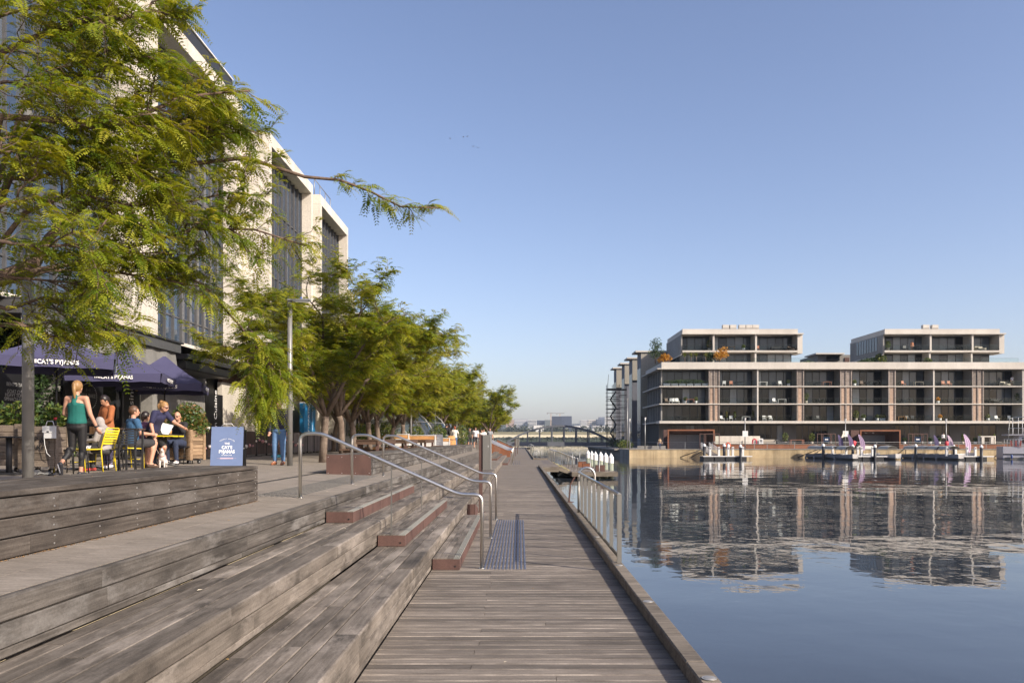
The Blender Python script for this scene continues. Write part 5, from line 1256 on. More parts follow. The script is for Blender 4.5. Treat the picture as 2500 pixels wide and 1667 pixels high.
# ================================================================ ACROSS THE HARBOUR
YF=134.0; YQ=119.0
def F(u,Y=YF): return ux(u,Y)
def Z(v,Y=YF): return vz(v,Y)
GLS=[M['glass_mid'],M['glass_curtain'],M['glass_dark']]
def pick(wts):
    r=rnd.random()*sum(wts)
    for g,w in zip(GLS,wts):
        r-=w
        if r<=0: return g
    return GLS[-1]
PANE={}
def window_wall(parent,x0,x1,Y,z0,z1,n,wts,name='window'):
    w=(x1-x0)/n; q=MB(); h=z1-z0
    for i in range(n+1): q.box(i*w-.055,i*w+.055,-.04,.04,0,h)
    for i in range(n): q.box(i*w+.056,(i+1)*w-.056,-.04,.04,h-.12,h); q.box(i*w+.056,(i+1)*w-.056,-.04,.04,0,.08)
    fr=q.build(name,M['black'],parent,(x0,Y,z0))
    for i in range(n):
        g=pick(wts); key=(round(w,2),round(h,2),g.name)
        if key not in PANE:
            p=MB(); p.box(.056,w-.056,-.006,.006,.08,h-.12); PANE[key]=p.mesh('pane',g)
        obj('pane',PANE[key],fr,(i*w,rnd.uniform(-.01,.01),0),rot=(rnd.uniform(-.004,.004),0,rnd.uniform(-.006,.006)))
def screen(parent,x0,x1,Y,z0,z1,mat,n=14):
    q=MB(); h=(z1-z0)/n
    for k in range(n): q.box(x0,x1,Y-.02+.012*(k%2),Y+.03,z0+k*h+.012,z0+(k+1)*h-.012)
    return q.build('slat_panel',mat,parent)
def rail(parent,x0,x1,Y,z0,h=0.98,mat=None,name='balustrade'):
    q=MB(); q.box(x0,x1,Y-.008,Y+.008,z0+.05,z0+h); g=q.build(name,M['glass_clear'],parent); q=MB(); q.box(x0,x1,Y-.02,Y+.02,z0+h+.001,z0+h+.026); q.build('handrail',M['dark'],g)
M['ground_dark']=stone('shaded_ground_render',(0.075,0.07,0.064),(0.10,0.094,0.086),.4,.85,.05)  # wall colour darkened to carry the shade beneath the balcony slab
# ---- main apartment block
t=thing('apartment_building','long cream apartment block with balconies and timber screens across the water','building',(0,0,0))
XL,XR=F(1615),F(2575)
q=MB(); q.box(XL+.3,XR,137.2,150.5,.9,14.5); q.build('core',M['interior'],t)
nf=8; fw_=(XR-XL)/nf
for k in range(nf): q=MB(); q.bbox(XL+k*fw_+.006,XL+(k+1)*fw_-.006,134,134.4,13.78,14.78,.01); q.build('fascia_panel',M['concrete_far'],t)
q=MB(); q.box(XL,XR,134.402,151,13.76,14.7); q.build('roof',M['concrete_far'],t)
q=MB(); q.box(XL-.75,XR,133.7,151,13.58,13.755); q.build('eave',M['concrete_far'],t)
for k,z in enumerate((10.7,7.75,4.7)):
    th=.17 if k<2 else .42
    q=MB(); q.box(XL-.35,XR,133.95,137.3,z-th/2,z+th/2); q.build('slab',M['concrete_far'],t)
bays=[(1617,1731,6),(1757,1846,5),(1853,1946,5),(1963,2052,5),(2080,2170,5),(2187,2276,5),(2284,2374,5),(2402,2496,5)]
storeys=((4.92,7.65,(2,2,6)),(7.85,10.6,(2,2,5)),(10.8,13.57,(6,3,2)))
for z0,z1,wts in storeys:
    for u0,u1,n in bays:
        window_wall(t,F(u0),F(u1),136.9,z0,z1,n,wts); rail(t,F(u0),F(u1),134.12,z0-.1)
    for u0,u1 in ((1732,1756),(1947,1962),(2053,2079),(2171,2186),(2375,2401)):
        a,b2=F(u0),F(u1); npn=2 if u1-u0>20 else 1
        w=(b2-a)/npn
        for j in range(npn): screen(t,a+j*w+.18,a+(j+1)*w-.12,134.2,z0,z1,M['screen'] if z1<11 else M['screen_grey'])
        q=MB()
        for j in range(npn+1): q.box(a+j*w-.1,a+j*w+.1,134.05,134.3,z0,z1)
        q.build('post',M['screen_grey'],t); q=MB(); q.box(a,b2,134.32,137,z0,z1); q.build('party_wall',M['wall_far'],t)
    for u in (1850,2280,2498):
        q=MB(); q.box(F(u)-.12,F(u)+.12,134.0,137,z0,z1); q.build('fin',M['concrete_far'],t)
for k in range(9):
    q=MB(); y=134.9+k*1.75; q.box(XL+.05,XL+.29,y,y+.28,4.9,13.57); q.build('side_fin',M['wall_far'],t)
for z0,z1,_ in storeys:
    q=MB(); q.box(XL+.2,XL+.3,135.0,150.3,z0,z1); q.build('side_window',M['glass_mid'],t)
for z in (10.7,7.75,4.7): q=MB(); q.box(XL-.55,XL+.3,137.32,151,z-.1,z+.1); q.build('slab',M['concrete_far'],t)
# ground floor
gb=[(1640,1726,8),(1750,1842,6),(1852,1925,5),(1958,2036,5),(2205,2265,5),(2290,2340,3),(2390,2456,4)]
for u0,u1,n in gb: window_wall(t,F(u0),F(u1),136.9,1.0,4.3,n,(1,0,9))
for u0,u1 in ((1616,1639),(1727,1749),(1926,1957),(2037,2204),(2266,2289),(2341,2389),(2457,2560)): q=MB(); q.box(F(u0),F(u1),136.8,137.1,.9,4.48); q.build('ground_wall',M['ground_dark'],t)
# ---- penthouse towers on the roof
def tower(label,u0,u1,uw,divs,nb,side,ac,acl):
    Y=138.0; X0,X1=F(u0,Y),F(u1,Y); t=thing('penthouse_tower',label,'building',(0,0,0),0,'penthouse towers on the apartment roof')
    zt,zb=Z(803,Y),14.8
    q=MB(); q.box(X0+.3,X1-.1,141,150,zb,zt-.3); q.build('core',M['interior'],t)
    nfp=3; w=(X1-X0)/nfp
    for k in range(nfp): q=MB(); q.bbox(X0+k*w+.006,X1-(nfp-1-k)*w-.006,Y,Y+.4,zt-.75,zt,.01); q.build('fascia_panel',M['concrete_far'],t)
    q=MB(); q.box(X0,X1,Y+.402,152,zt-.72,zt-.05); q.build('roof',M['concrete_far'],t)
    q=MB(); q.box(X0-.15,X1+.9,Y-.35,152.2,zt-.94,zt-.753); q.build('eave',M['concrete_far'],t)
    q=MB(); q.box(X0,X1,Y,141.2,16.92,17.2); q.build('slab',M['concrete_far'],t)
    if True:
        q=MB(); q.box(X1-.02,X1+.85,Y+.1,141.4,16.7,zt-.945); q.build('end_wall',M['concrete_far'],t); q=MB(); q.box(X1-.4,X1-.2,141.0,141.4,zb,16.9); q.build('end_wall',M['concrete_far'],t)
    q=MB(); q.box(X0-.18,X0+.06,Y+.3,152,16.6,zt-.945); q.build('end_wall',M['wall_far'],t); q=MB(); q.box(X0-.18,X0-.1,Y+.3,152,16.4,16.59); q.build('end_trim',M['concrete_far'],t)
    for k in range(side):
        q=MB(); q.box(X0-.24,X0-.182,140.5+k*1.1,141.3+k*1.1,17.4,zt-1.1); q.build('side_window',M['glass_mid'],t)
    es=[X0+.06]+[F(d,Y) for d in divs]+[X1-.25]
    for a,b2,n in zip(es[:-1],es[1:],nb):
        window_wall(t,a,b2,140.8,17.25,zt-.95,n,(6,3,2)); window_wall(t,a,b2,140.8,zb,16.9,n,(5,4,2)); rail(t,a,b2,Y+.12,17.2)
    for d in divs:
        q=MB(); q.box(F(d,Y)-.16,F(d,Y)+.16,Y+.02,140.9,17.21,zt-.946); q.build('fin',M['concrete_far'],t); q=MB(); q.box(F(d,Y)-.14,F(d,Y)+.14,Y+.3,140.9,zb,16.91); q.build('fin',M['concrete_far'],t)
    rail(t,X0-2.0,X1+1.5,135.2,14.8,.75)
    for i,u in enumerate(ac):
        a=thing('air_conditioner',acl[i],'air conditioner',(F(u,141),141,zt-.05),0,'rooftop air conditioners'); q=MB(); q.bbox(-.55,.55,-.4,.4,.42,1.15,.02); q.build('housing',M['concrete_far'],a); q=MB(); q.box(-.53,.53,-.38,.38,.0,.418); q.build('plinth',M['wall_far'],a); q=MB(); q.box(-.5,.5,-.41,-.402,.47,.6); q.build('louvre',M['wall_far'],a)
tower('left penthouse tower with three framed bays on the apartment roof',1666,1948,0,(1742.5,1846),(4,5,5),0,(1771,1789,1811,1828,1844),['%s of five air conditioner boxes on the left tower roof'%w for w in ('leftmost','second','middle','fourth','rightmost')])
tower('right penthouse tower with slit windows on its left side wall',2160,2441,0,(2272.5,2375),(6,5,3),8,(2259,2281),['left of two air conditioner boxes on the right tower roof','right of two air conditioner boxes on the right tower roof'])
# ---- blocks behind
def block(label,u0,u1,v0,Y,depth,mat,zb=.3):
    t=thing('background_block',label,'building',(0,0,0)); q=MB(); q.box(ux(u0,Y),ux(u1,Y),Y,Y+depth,zb,vz(v0,Y)); q.build('wall',mat,t); return t
bk=block('grey low block behind the roof between the two towers',1996,2105,866,160,10,M['wall_far']); q=MB(); q.box(ux(2020,159.5),ux(2050,159.5),159.5,160,vz(880,159.5),vz(866,159.5)-.2); q.build('window',M['glass_dark'],bk); q=MB(); q.box(ux(1990,159),ux(2060,159),158.6,165,vz(865,159),vz(862,159)); q.build('roof',M['concrete_far'],bk)
q=MB(); q.bbox(ux(2062,159.9),ux(2073,159.9),159.8,159.95,vz(884,160),vz(873,160)); q.build('window_frame',M['corten'],bk)
specs=((1565,1655,860,152,'nearest khaki stepped block with slate side, left of the apartments',1551),(1544,1585,876,162,'second khaki stepped block behind the first',1531),(1525,1560,889,172,'third khaki stepped block behind the second',1514),(1505,1540,900,182,'farthest khaki stepped block above the scaffold',1496))
for u0,u1,v0,Y,l,ur in specs:
    t=block(l,u0,u1,v0,Y,4.6,M['khaki'],vz(1016,Y) if Y==152 else vz(928+(Y-162)*.9,Y)); x0=ux(u0,Y)
    q=MB(); q.box(x0-.05,x0-.004,Y+.03,Y+4.5,.3,vz(v0,Y)-.3); q.build('side_wall',M['slate'],t)
    q=MB(); q.box(ux(ur,Y),ux(u1,Y),Y-.3,Y+4.8,vz(v0,Y)+.01,vz(v0,Y)+.3); q.build('roof',M['concrete_far'],t)
    q=MB(); q.box(x0+.01,ux(u1,Y),Y+.4,Y+4.5,.3,vz(1016,Y) if Y==152 else vz(928+(Y-162)*.9,Y)-.01); q.build('lower_wall',M['slate'] if Y>152 else M['wall_far'],t)
    for k in range(6): q=MB(); q.box(x0-.08,x0-.055,Y+.3+k*.72,Y+.75+k*.72,2,vz(v0,Y)-3); q.build('window',M['glass_mid'],t)
t=thing('background_block','long slate-grey terrace wall behind the scaffold','building',(0,0,0)); Y=186
q=MB(); q.box(ux(1509,Y),ux(1560,Y),Y,Y+8,vz(1046,Y),vz(935,Y)); q.build('wall',M['slate'],t); q=MB(); q.box(ux(1505,Y),ux(1562,Y),Y-1,Y+8,vz(1050,Y),vz(1046.5,Y)); q.build('slab',M['wall_far'],t)
for k in range(10): q=MB(); q.box(ux(1511+k*5,Y),ux(1513.4+k*5,Y),Y-.1,Y-.02,vz(1044,Y),vz(940,Y)); q.build('cladding_strip',M['dark' if k%2 else 'wall_far'],t)
# ---- scaffold tower
Y=150; x0,x1=ux(1483.5,Y),ux(1512,Y); t=thing('scaffold_tower','dark scaffold tower with zigzag stairs beside the stepped blocks','scaffold',(0,0,0))
q=MB()
for x in (x0,(x0+x1)/2,x1,ux(1530,Y)):
    for y in (Y,Y+2): q.tube([(x,y,.3),(x,y,vz(938,Y))],.05,6)
q.tube([(x0,Y,12),(x0+.2,Y,vz(914,Y))],.04,5); q.build('standards',M['dark'],t)
q=MB(); z=1.6
while z<vz(940,Y):
    q.tube([(x0-.2,Y,z),(x1+.3,Y,z)],.035,5); q.tube([(x0-.2,Y+2,z),(ux(1530,Y),Y+2,z)],.03,5); z+=.75
q.build('ledgers',M['dark'],t)
q=MB()
for z in [1.6+1.95*k for k in range(6)]: q.box(x0,x1,Y+.1,Y+1.9,z,z+.06)
for k in range(4): q.box(x1,ux(1530,Y),Y+.1,Y+1.9,3.2+2.3*k,3.28+2.3*k)
q.box(x0,ux(1530,Y),Y,Y+2,vz(952,Y),vz(949,Y)); q.build('deck_board',M['black'],t)
q=MB(); nfl=6; hs=(vz(955,Y)-1.4)/nfl; xa,xb=ux(1490,Y),ux(1504,Y)
for k in range(nfl):
    a,b2=(xa,xb) if k%2 else (xb,xa); q.tube([(a,Y-.1,1.4+k*hs),(b2,Y-.1,1.4+(k+1)*hs)],.13,4,smooth=False)
q.build('stair_flight',M['black'],t)
# ---- quay
qs=struct('quay')
QX0=ux(1536.5,YQ); x=QX0; k=0
while x<86:
    w=3.6; q=MB(); q.bbox(x+.01,x+w-.01,YQ,YQ+.4,-1.6,.26,.01); o=q.build('wall_panel',M['quay'],qs); x+=w
q=MB(); q.box(QX0-.05,86,YQ-.06,YQ+.5,.262,.36); q.build('coping',M['quay_grey'],qs)
q=MB(); q.box(QX0+.2,86,YQ+.401,131,-1,.3); q.build('far_promenade',M['pave_far'],qs)
q=MB(); q.box(ux(1742,131),95,131,138,.29,.98); q.build('terrace',M['pave_far'],qs)
q=MB(); q.box(ux(1500,131),95,131.01,190,.0,.27); q.build('ground',M['pave_far'],qs)
k=0; y=YQ
while y<186:
    q=MB(); q.box(QX0,QX0+.4,y+.41,y+5.99,-1.6,.26); q.build('wall_panel',M['quay_grey'],qs); y+=6
q=MB(); q.box(QX0+.4,QX0+30,131,187,-1,.3); q.build('side_ground',M['pave_far'],qs)
# corten terrace wall
t=thing('terrace_wall','long low rust-coloured steel terrace wall behind the quay railing','wall',(0,0,0))
x=ux(1747,129); 
while x<ux(2448,129): q=MB(); q.bbox(x,x+5.98,128.9,129,.3,1.02,.01); q.build('panel',M['corten_bright'],t); x+=6
q=MB(); q.box(ux(1747,129),ux(2448,129),128.8,129.1,1.021,1.1); q.build('coping',M['wall_far'],t); q=MB(); q.box(ux(1747,129),95,129.12,131.2,.29,.97); q.build('fill',M['pave_far'],t)
t=thing('terrace_screen','pale screen wall behind the loungers on the terrace','wall',(0,0,0)); q=MB()
for k in range(3): q=MB(); q.bbox(ux(1746,130)+k*2.45,ux(1746,130)+k*2.45+2.42,130,130.12,1.0,vz(1064,130),.01); q.build('panel',M['concrete'],t)
q=MB(); q.bbox(ux(1556,124),ux(1625,124),124,124.1,.3,.8); q.build('low_rail_wall',M['wall_far'],t)
# garage portals
def portal(label,u0,u1,v0,Y,txt):
    t=thing('garage_portal',label,'entrance',(0,0,0)); x0,x1=ux(u0,Y),ux(u1,Y); zt=vz(v0,Y)
    q=MB(); q.prism([(x0,.3),(x0,zt),(x1,zt),(x1,.3),(x1-.22,.3),(x1-.22,zt-.22),(x0+.22,zt-.22),(x0+.22,.3)],1,Y,Y+.4); q.build('frame',M['corten_bright'],t)
    for a,b2 in ((x0+.22,x0+.9),(x1-.22,x1-.9)):
        q=MB(); q.add([(a,Y+.1,.3),(b2,Y+3.4,.3),(b2,Y+3.4,zt-.8),(a,Y+.1,zt-.23)],[(0,1,2,3)]); q.build('reveal',M['corten'],t)
    q=MB(); q.add([(x0+.22,Y+.1,zt-.23),(x1-.22,Y+.1,zt-.23),(x1-.9,Y+3.4,zt-.8),(x0+.9,Y+3.4,zt-.8)],[(0,1,2,3)]); q.build('ceiling',M['corten'],t)
    n=2; w=(x1-x0-1.8)/n
    for j in range(n): q=MB(); q.box(x0+.9+j*w+.02,x0+.9+(j+1)*w-.02,Y+3.4,Y+3.5,.3,zt-.8); q.build('door_leaf',M['galv_mid'],t)
    q=MB(); q.box(x0,x1,Y+3.51,Y+4,.3,zt); q.build('back',M['corten'],t)
    if txt: text(txt,.42,M['lettering'],t,((x0+x1)/2-1.2,Y+1.2,zt-.42),(R(90),0,0))
M['galv_mid']=plain('door_grey',(0.15,0.15,0.165),0.5)
portal('rust-coloured garage portal with grey doors near the left end of the apartments',1630,1745,1048,125.5,None)
portal('rust-coloured garage portal with white unit numbers, behind the purple flags',2100,2199,1049,126.5,'20 — 40')
# kiosks
for u0,u1,l,blue in ((1709,1756,'leftmost rust-framed glass kiosk at the head of the ramp',False),(1996,2040,'middle rust-framed glass kiosk with a blue sign, left of the white flag',True),(2218,2264,'right rust-framed glass kiosk with blue sign, beside the second portal',True)):
    Y=121; t=thing('gate_kiosk',l,'kiosk',(0,0,0)); x0,x1=ux(u0,Y),ux(u1,Y); zt=vz(1058,Y); q=MB()
    for f in (0,.22,.3,.7,.78,1.0): x=x0+(x1-x0)*f; q.box(x-.05,x+.05,Y,Y+.1,.3,zt-.1)
    q.box(x0-.05,x1+.05,Y-.01,Y+.12,zt-.098,zt); q.build('frame',M['corten'],t)
    q=MB(); q.box(x0+.06,x1-.06,Y+.04,Y+.05,.4,zt-.12); q.build('glazing',M['glass_clear'],t)
    if blue:
        q=MB(); q.box(x0+(x1-x0)*.33,x0+(x1-x0)*.68,Y+.055,Y+.08,zt-1.35,zt-.5); s=q.build('sign',plain('blue_panel',(0.09,0.16,0.33),.5),t)
        q=MB(); 
        for j in range(5): q.box(x0+(x1-x0)*(.42+j*.035),x0+(x1-x0)*(.445+j*.035),Y+.03,Y+.038,zt-1.0+.03*(j%2),zt-.8)
        q.build('lettering',M['lettering'],s)
    q=MB(); q.box(x0+(x1-x0)*.72,x0+(x1-x0)*.78,Y-.03,Y-.01,1.2,1.5); q.build('keypad',M['galv'],t)
# quay railing
t=thing('quay_railing','thin grey wire railing along the far quay edge','railing',(0,0,0)); q=MB(); x=QX0+.2
while x<ux(2446,119.3): q.box(x-.03,x+.03,119.3,119.36,.36,1.35); x+=4.1
q.build('post',M['galv'],t)['kind']='stuff'; q=MB()
for z in (.6,.85,1.1): q.tube([(QX0+.2,119.33,z),(ux(2446,119.3),119.33,z)],.008,4)
q.tube([(QX0+.2,119.33,1.37),(ux(2446,119.3),119.33,1.37)],.025,6); q.build('wire',M['galv'],t)
# quay lamps
for u,Y,v,l in ((1575,123,1019,'slim grey lamp with cone head at the left end of the quay'),(1819,122,1020,'slim grey lamp post before the pale screen wall'),(2064,122,1022,'slim grey lamp post between the white flag and the purple flags'),(2310,122,1022,'slim grey lamp post behind the second group of hire boats'),(1537,128,1022,'grey cone-headed lamp beside the scaffold base'),(1531.5,133,972,'tall grey mast lamp in front of the slate blocks')):
    t=thing('quay_lamp',l,'lamp',(ux(u,Y),Y,.3)); h=vz(v,Y)-.3; q=MB(); q.tube([(0,0,0),(0,0,h-.5)],[.09,.06],8); q.build('pole',M['galv'],t); q=MB(); q.tube([(0,0,h-.5),(0,0,h)],[.08,.17],8,smooth=False); q.build('head',M['white' if Y<130 else 'galv'],t)
    if 1800<u<2300: q=MB(); q.box(-.42,.42,-.1,-.08,1.0+.9,1.9+.9); q.build('notice',M['white'],t)
# ---- balcony and terrace furnishings
def mchair(t,mat,s=1.0):
    q=MB(); q.bbox(-.27*s,.27*s,-.25,.25,.38,.46,.02); q.build('seat',mat,t); q=MB(); q.cbox((0,.24,.68),(.54*s,.06,.5),rx=-.15); q.build('backrest',mat,t)
    for sx in (-1,1):
        for sy in (-1,1): q=MB(); q.box(sx*.24*s-.02,sx*.24*s+.02,sy*.22-.02,sy*.22+.02,0,.38); q.build('leg',mat,t)
def mtable(t,mat,w=1.5):
    q=MB(); q.bbox(-w/2,w/2,-.4,.4,.7,.75,.01); q.build('tabletop',mat,t)
    for sx in (-1,1):
        for sy in (-1,1): q=MB(); q.box(sx*(w/2-.06)-.03,sx*(w/2-.06)+.03,sy*.34-.03,sy*.34+.03,0,.7); q.build('leg',mat,t)
def mplant(t,mat,h,pot,r0=.4,slim=False,n=260):
    q=MB(); q.tube([(0,0,0),(0,0,.45)],[.2,.26],12); q.build('pot',pot,t)
    q=MB(); leaf_blob(q,(0,0,.45+h/2),(r0*(.45 if slim else 1),r0*(.45 if slim else 1),h/2),n,.11); me=q.mesh('foliage',mat); tone(me); obj('foliage',me,t); q=MB(); q.tube([(0,0,.4),(0,0,.45+h*.6)],.025,5); q.build('stem',M['bark'],t)
def msofa(t,mat,w=1.8):
    q=MB(); q.bbox(-w/2,w/2,-.4,.4,.12,.42,.04); q.build('seat',mat,t); q=MB(); q.bbox(-w/2,w/2,.25,.45,.421,.8,.04); q.build('backrest',mat,t); q=MB(); q.box(-w/2-.1,-w/2-.002,-.4,.45,.0,.6); q.box(w/2+.002,w/2+.1,-.4,.45,.0,.6); q.build('arm',mat,t)
Fz={1:4.92,2:7.85,3:10.8,4:17.21,0:.98,5:14.8}; Fn={1:'lower',2:'middle',3:'upper',4:'penthouse',0:'terrace',5:'roof'}
Ora=plain('faded_orange',(0.45,0.2,0.13),.7); Beige=plain('beige_cushion',(0.42,0.37,0.3),.8); Brn=plain('rattan_brown',(0.12,0.08,0.055),.7); Gry=plain('grey_frame',(0.3,0.3,0.3),.5)
W_,D_,G_=M['white'],M['dark'],M['leaf_shrub']
FURN=[('chair',1768,3,W_,'white chair on the upper balcony just right of the first timber screen'),('chair',1785,3,Ora,'orange canvas chair on the upper balcony of the second bay'),('table',1806,3,D_,'dark table on the upper balcony of the second bay'),
('table',1863,3,W_,'pale bar table on the upper balcony left of centre'),('chair',1905,3,W_,'chair draped in white cloth on the upper balcony'),('plant',1925,3,G_,'low green plant on the upper balcony of the third bay'),('table',2018,3,Ora,'orange-brown table on the upper balcony of the fourth bay'),
('plant',2086,3,G_,'bushy plant at the left of the fifth upper balcony'),('chair',2105,3,Brn,'rattan box chair beside the bushy plant on the fifth upper balcony'),('table',2132,3,D_,'dark table on the fifth upper balcony'),('chair',2206,3,Ora,'faded orange chair on the sixth upper balcony'),('table',2242,3,Beige,'table with white flowers on the sixth upper balcony'),
('chair',2304,3,Ora,'left of two pinkish chairs on the seventh upper balcony'),('chair',2318,3,Ora,'right of two pinkish chairs on the seventh upper balcony'),('table',2422,3,D_,'long dark table on the rightmost upper balcony'),('sofa',2455,3,Beige,'pale sofa on the rightmost upper balcony'),
('chair',1628,2,Brn,'dark chair at the left end of the middle balcony'),('chair',1638,2,W_,'first of three white chairs on the left middle balcony'),('chair',1645,2,W_,'second of three white chairs on the left middle balcony'),('chair',1654,2,W_,'third of three white chairs on the left middle balcony'),('table',1684,2,Ora,'red-brown bench table on the left middle balcony'),('plant',1699,2,G_,'potted plant right of the red-brown bench on the left middle balcony'),('plant',1673,2,G_,'potted plant left of the red-brown bench on the left middle balcony'),
('table',1908,2,W_,'white dining table on the third middle balcony'),('chair',1891,2,W_,'white chair left of the white dining table on the third middle balcony'),('tallplant',1968,2,G_,'tall palm-like plant beside the timber screen on the fourth middle balcony'),('table',2003,2,D_,'dark dining table on the fourth middle balcony'),('table',2212,2,D_,'dark table with chairs on the sixth middle balcony'),('chair',2226,2,D_,'dark chair right of the table on the sixth middle balcony'),('plant',2290,2,M['leaf_orange'],'yellowish plant at the left of the seventh middle balcony'),('sofa',2432,2,D_,'dark covered sofa on the rightmost middle balcony'),('tallplant',2484,2,G_,'bushy small tree at the right end of the middle balcony'),
('table',1669,1,D_,'dark table set with white crockery on the left lower balcony'),('chair',1763,1,W_,'left white armchair on the second lower balcony'),('chair',1785,1,W_,'right white armchair on the second lower balcony'),('slim',1774,1,M['leaf_red'],'first of three slim potted bamboos on the second lower balcony'),('slim',1794,1,M['leaf_red'],'second of three slim potted bamboos on the second lower balcony'),('slim',1838,1,M['leaf_red'],'third slim potted bamboo, next to the white fin'),('table',1821,1,W_,'white table between the bamboos on the second lower balcony'),('chair',1866,1,W_,'left white folding chair on the third lower balcony'),('table',1873,1,W_,'small white folding table on the third lower balcony'),('chair',1881,1,W_,'right white folding chair on the third lower balcony'),('chair',1998,1,D_,'black butterfly chair on the fourth lower balcony'),
('tallplant',2090,1,G_,'leafy plant in white pot at the left of the fifth lower balcony'),('plant',2108,1,G_,'second white-potted plant on the fifth lower balcony'),('plant',2142,1,G_,'third white-potted plant on the fifth lower balcony'),('plant',2151,1,G_,'fourth white-potted plant on the fifth lower balcony'),('plant',2158,1,G_,'fifth white-potted plant on the fifth lower balcony'),('table',2201,1,M['orange_wood'],'golden timber sideboard on the sixth lower balcony'),('chair',2216,1,D_,'black chair on the sixth lower balcony'),('chair',2229,1,D_,'second black chair on the sixth lower balcony'),('plant',2295,1,M['leaf_orange'],'plant in a bright pot on the seventh lower balcony'),('plant',2412,1,G_,'large plant on the rightmost lower balcony'),('chair',2434,1,W_,'white chair on the rightmost lower balcony'),('chair',2466,1,W_,'white chair with red cushion on the rightmost lower balcony'),
('tallplant',1731,4,M['leaf_red'],'purple-brown shrub against the divider of the left penthouse'),('table',1784,4,Brn,'brown table on the left penthouse balcony'),('plant',1815,4,G_,'low plant on the left penthouse balcony'),('sofa',1896,4,D_,'dark sofa on the left penthouse balcony'),('sofa',1936,4,Brn,'reclined dark lounger on the left penthouse balcony'),('chair',1850,4,Ora,'orange chair right of the divider on the left penthouse balcony'),('tallplant',2168,4,G_,'dense plant at the left end of the right penthouse balcony'),('table',2236,4,D_,'dark table on the right penthouse balcony'),('chair',2210,4,D_,'dark chair on the right penthouse balcony'),('table',2345,4,D_,'dark dining table on the middle right penthouse balcony'),('sofa',2393,4,Beige,'wicker sofa on the right end penthouse balcony'),
('sofa',1822,0,Beige,'beige lounger on the terrace before the pale screen'),('sofa',1878,0,Beige,'beige lounger on the terrace right of the white board'),('sofa',1908,0,D_,'dark-framed lounger on the terrace'),('table',1945,0,Ora,'long orange-brown table on the terrace'),('tallplant',1917,0,G_,'small potted tree on the terrace behind the loungers'),('tallplant',1982,0,G_,'potted olive tree left of the middle kiosk'),('plant',2208,0,M['leaf_dark'],'round white pot with clipped plant beside the second portal'),('plant',2271,0,M['leaf_dark'],'round white pot right of the right kiosk'),('plant',2293,0,M['leaf_dark'],'round white pot between the purple flags'),('slim',2350,0,G_,'conical topiary in a cream pot by the pink flag'),('plant',2381,0,M['leaf_dark'],'low white pot right of the pink flag'),('slim',2391,0,G_,'clipped topiary left of the white table frame'),('slim',2427,0,G_,'clipped topiary right of the white table frame')]
for kind,u,fl,mt,l in FURN:
    Y={0:130.6,4:138.9,5:136.0}.get(fl,135.1); t=thing({'chair':'balcony_chair','table':'balcony_table','plant':'potted_plant','tallplant':'potted_plant','slim':'potted_plant','sofa':'outdoor_sofa'}[kind],l,{'chair':'chair','table':'table','sofa':'sofa'}.get(kind,'plant'),(ux(u,Y),Y,Fz[fl]),rnd.uniform(-.4,.4) if kind in('chair','sofa') else 0)
    if kind=='chair': mchair(t,mt)
    elif kind=='table': mtable(t,mt,1.4 if fl else 2.2)
    elif kind=='sofa': msofa(t,mt)
    elif kind=='plant': mplant(t,mt,.7,W_,.35)
    elif kind=='tallplant': mplant(t,mt,1.5,Beige,.5)
    else: mplant(t,mt,1.3,D_ if fl else Beige,.42,True)
t=thing('planter_hedge','hedge in white trough planters along the top left balcony','hedge',(F(1620,134.7),134.7,10.8))
for k in range(6): q=MB(); q.bbox(k*1.3,k*1.3+1.1,-.2,.2,0,.45,.02); q.build('trough',W_,t)
q=MB(); leaf_blob(q,(3.8,0,.75),(3.9,.28,.42),1500,.10); me=q.mesh('foliage',M['leaf_dark']); tone(me,.3,1); obj('foliage',me,t)
t=thing('table_frame','cream portal-shaped bar table on the terrace near the moored ferry','table',(ux(2409,130),130,.98)); q=MB(); q.box(-1.15,1.15,-.3,.3,1.2,1.38); q.build('tabletop',M['concrete_far'],t)
for s in (-1,1): q=MB(); q.box(s*.75-.22,s*.75+.22,-.28,.28,0,1.199); q.build('leg',M['concrete_far'],t)
for u,l in ((2391,'cream square column pot left of the bar table'),(2427,'cream square column pot right of the bar table')): t=thing('column_pot',l,'pot',(ux(u,130.2),130.2,.98)); q=MB(); q.tube([(0,0,0),(0,0,1.4)],[.2,.26],4,smooth=False); q.build('pot',M['concrete_far'],t)
t=thing('white_board','white A-board with dark print standing on the terrace','sign',(ux(1858,129.6),129.6,1.1)); q=MB(); q.cbox((0,0,.42),(.7,.05,.85),rx=-.1); q.build('panel',W_,t); q=MB(); 
for k in range(3): q.cbox((0,-.06+.0*k,.22+.2*k),(.4,.02,.1),rx=-.1)
q.build('print',D_,t)
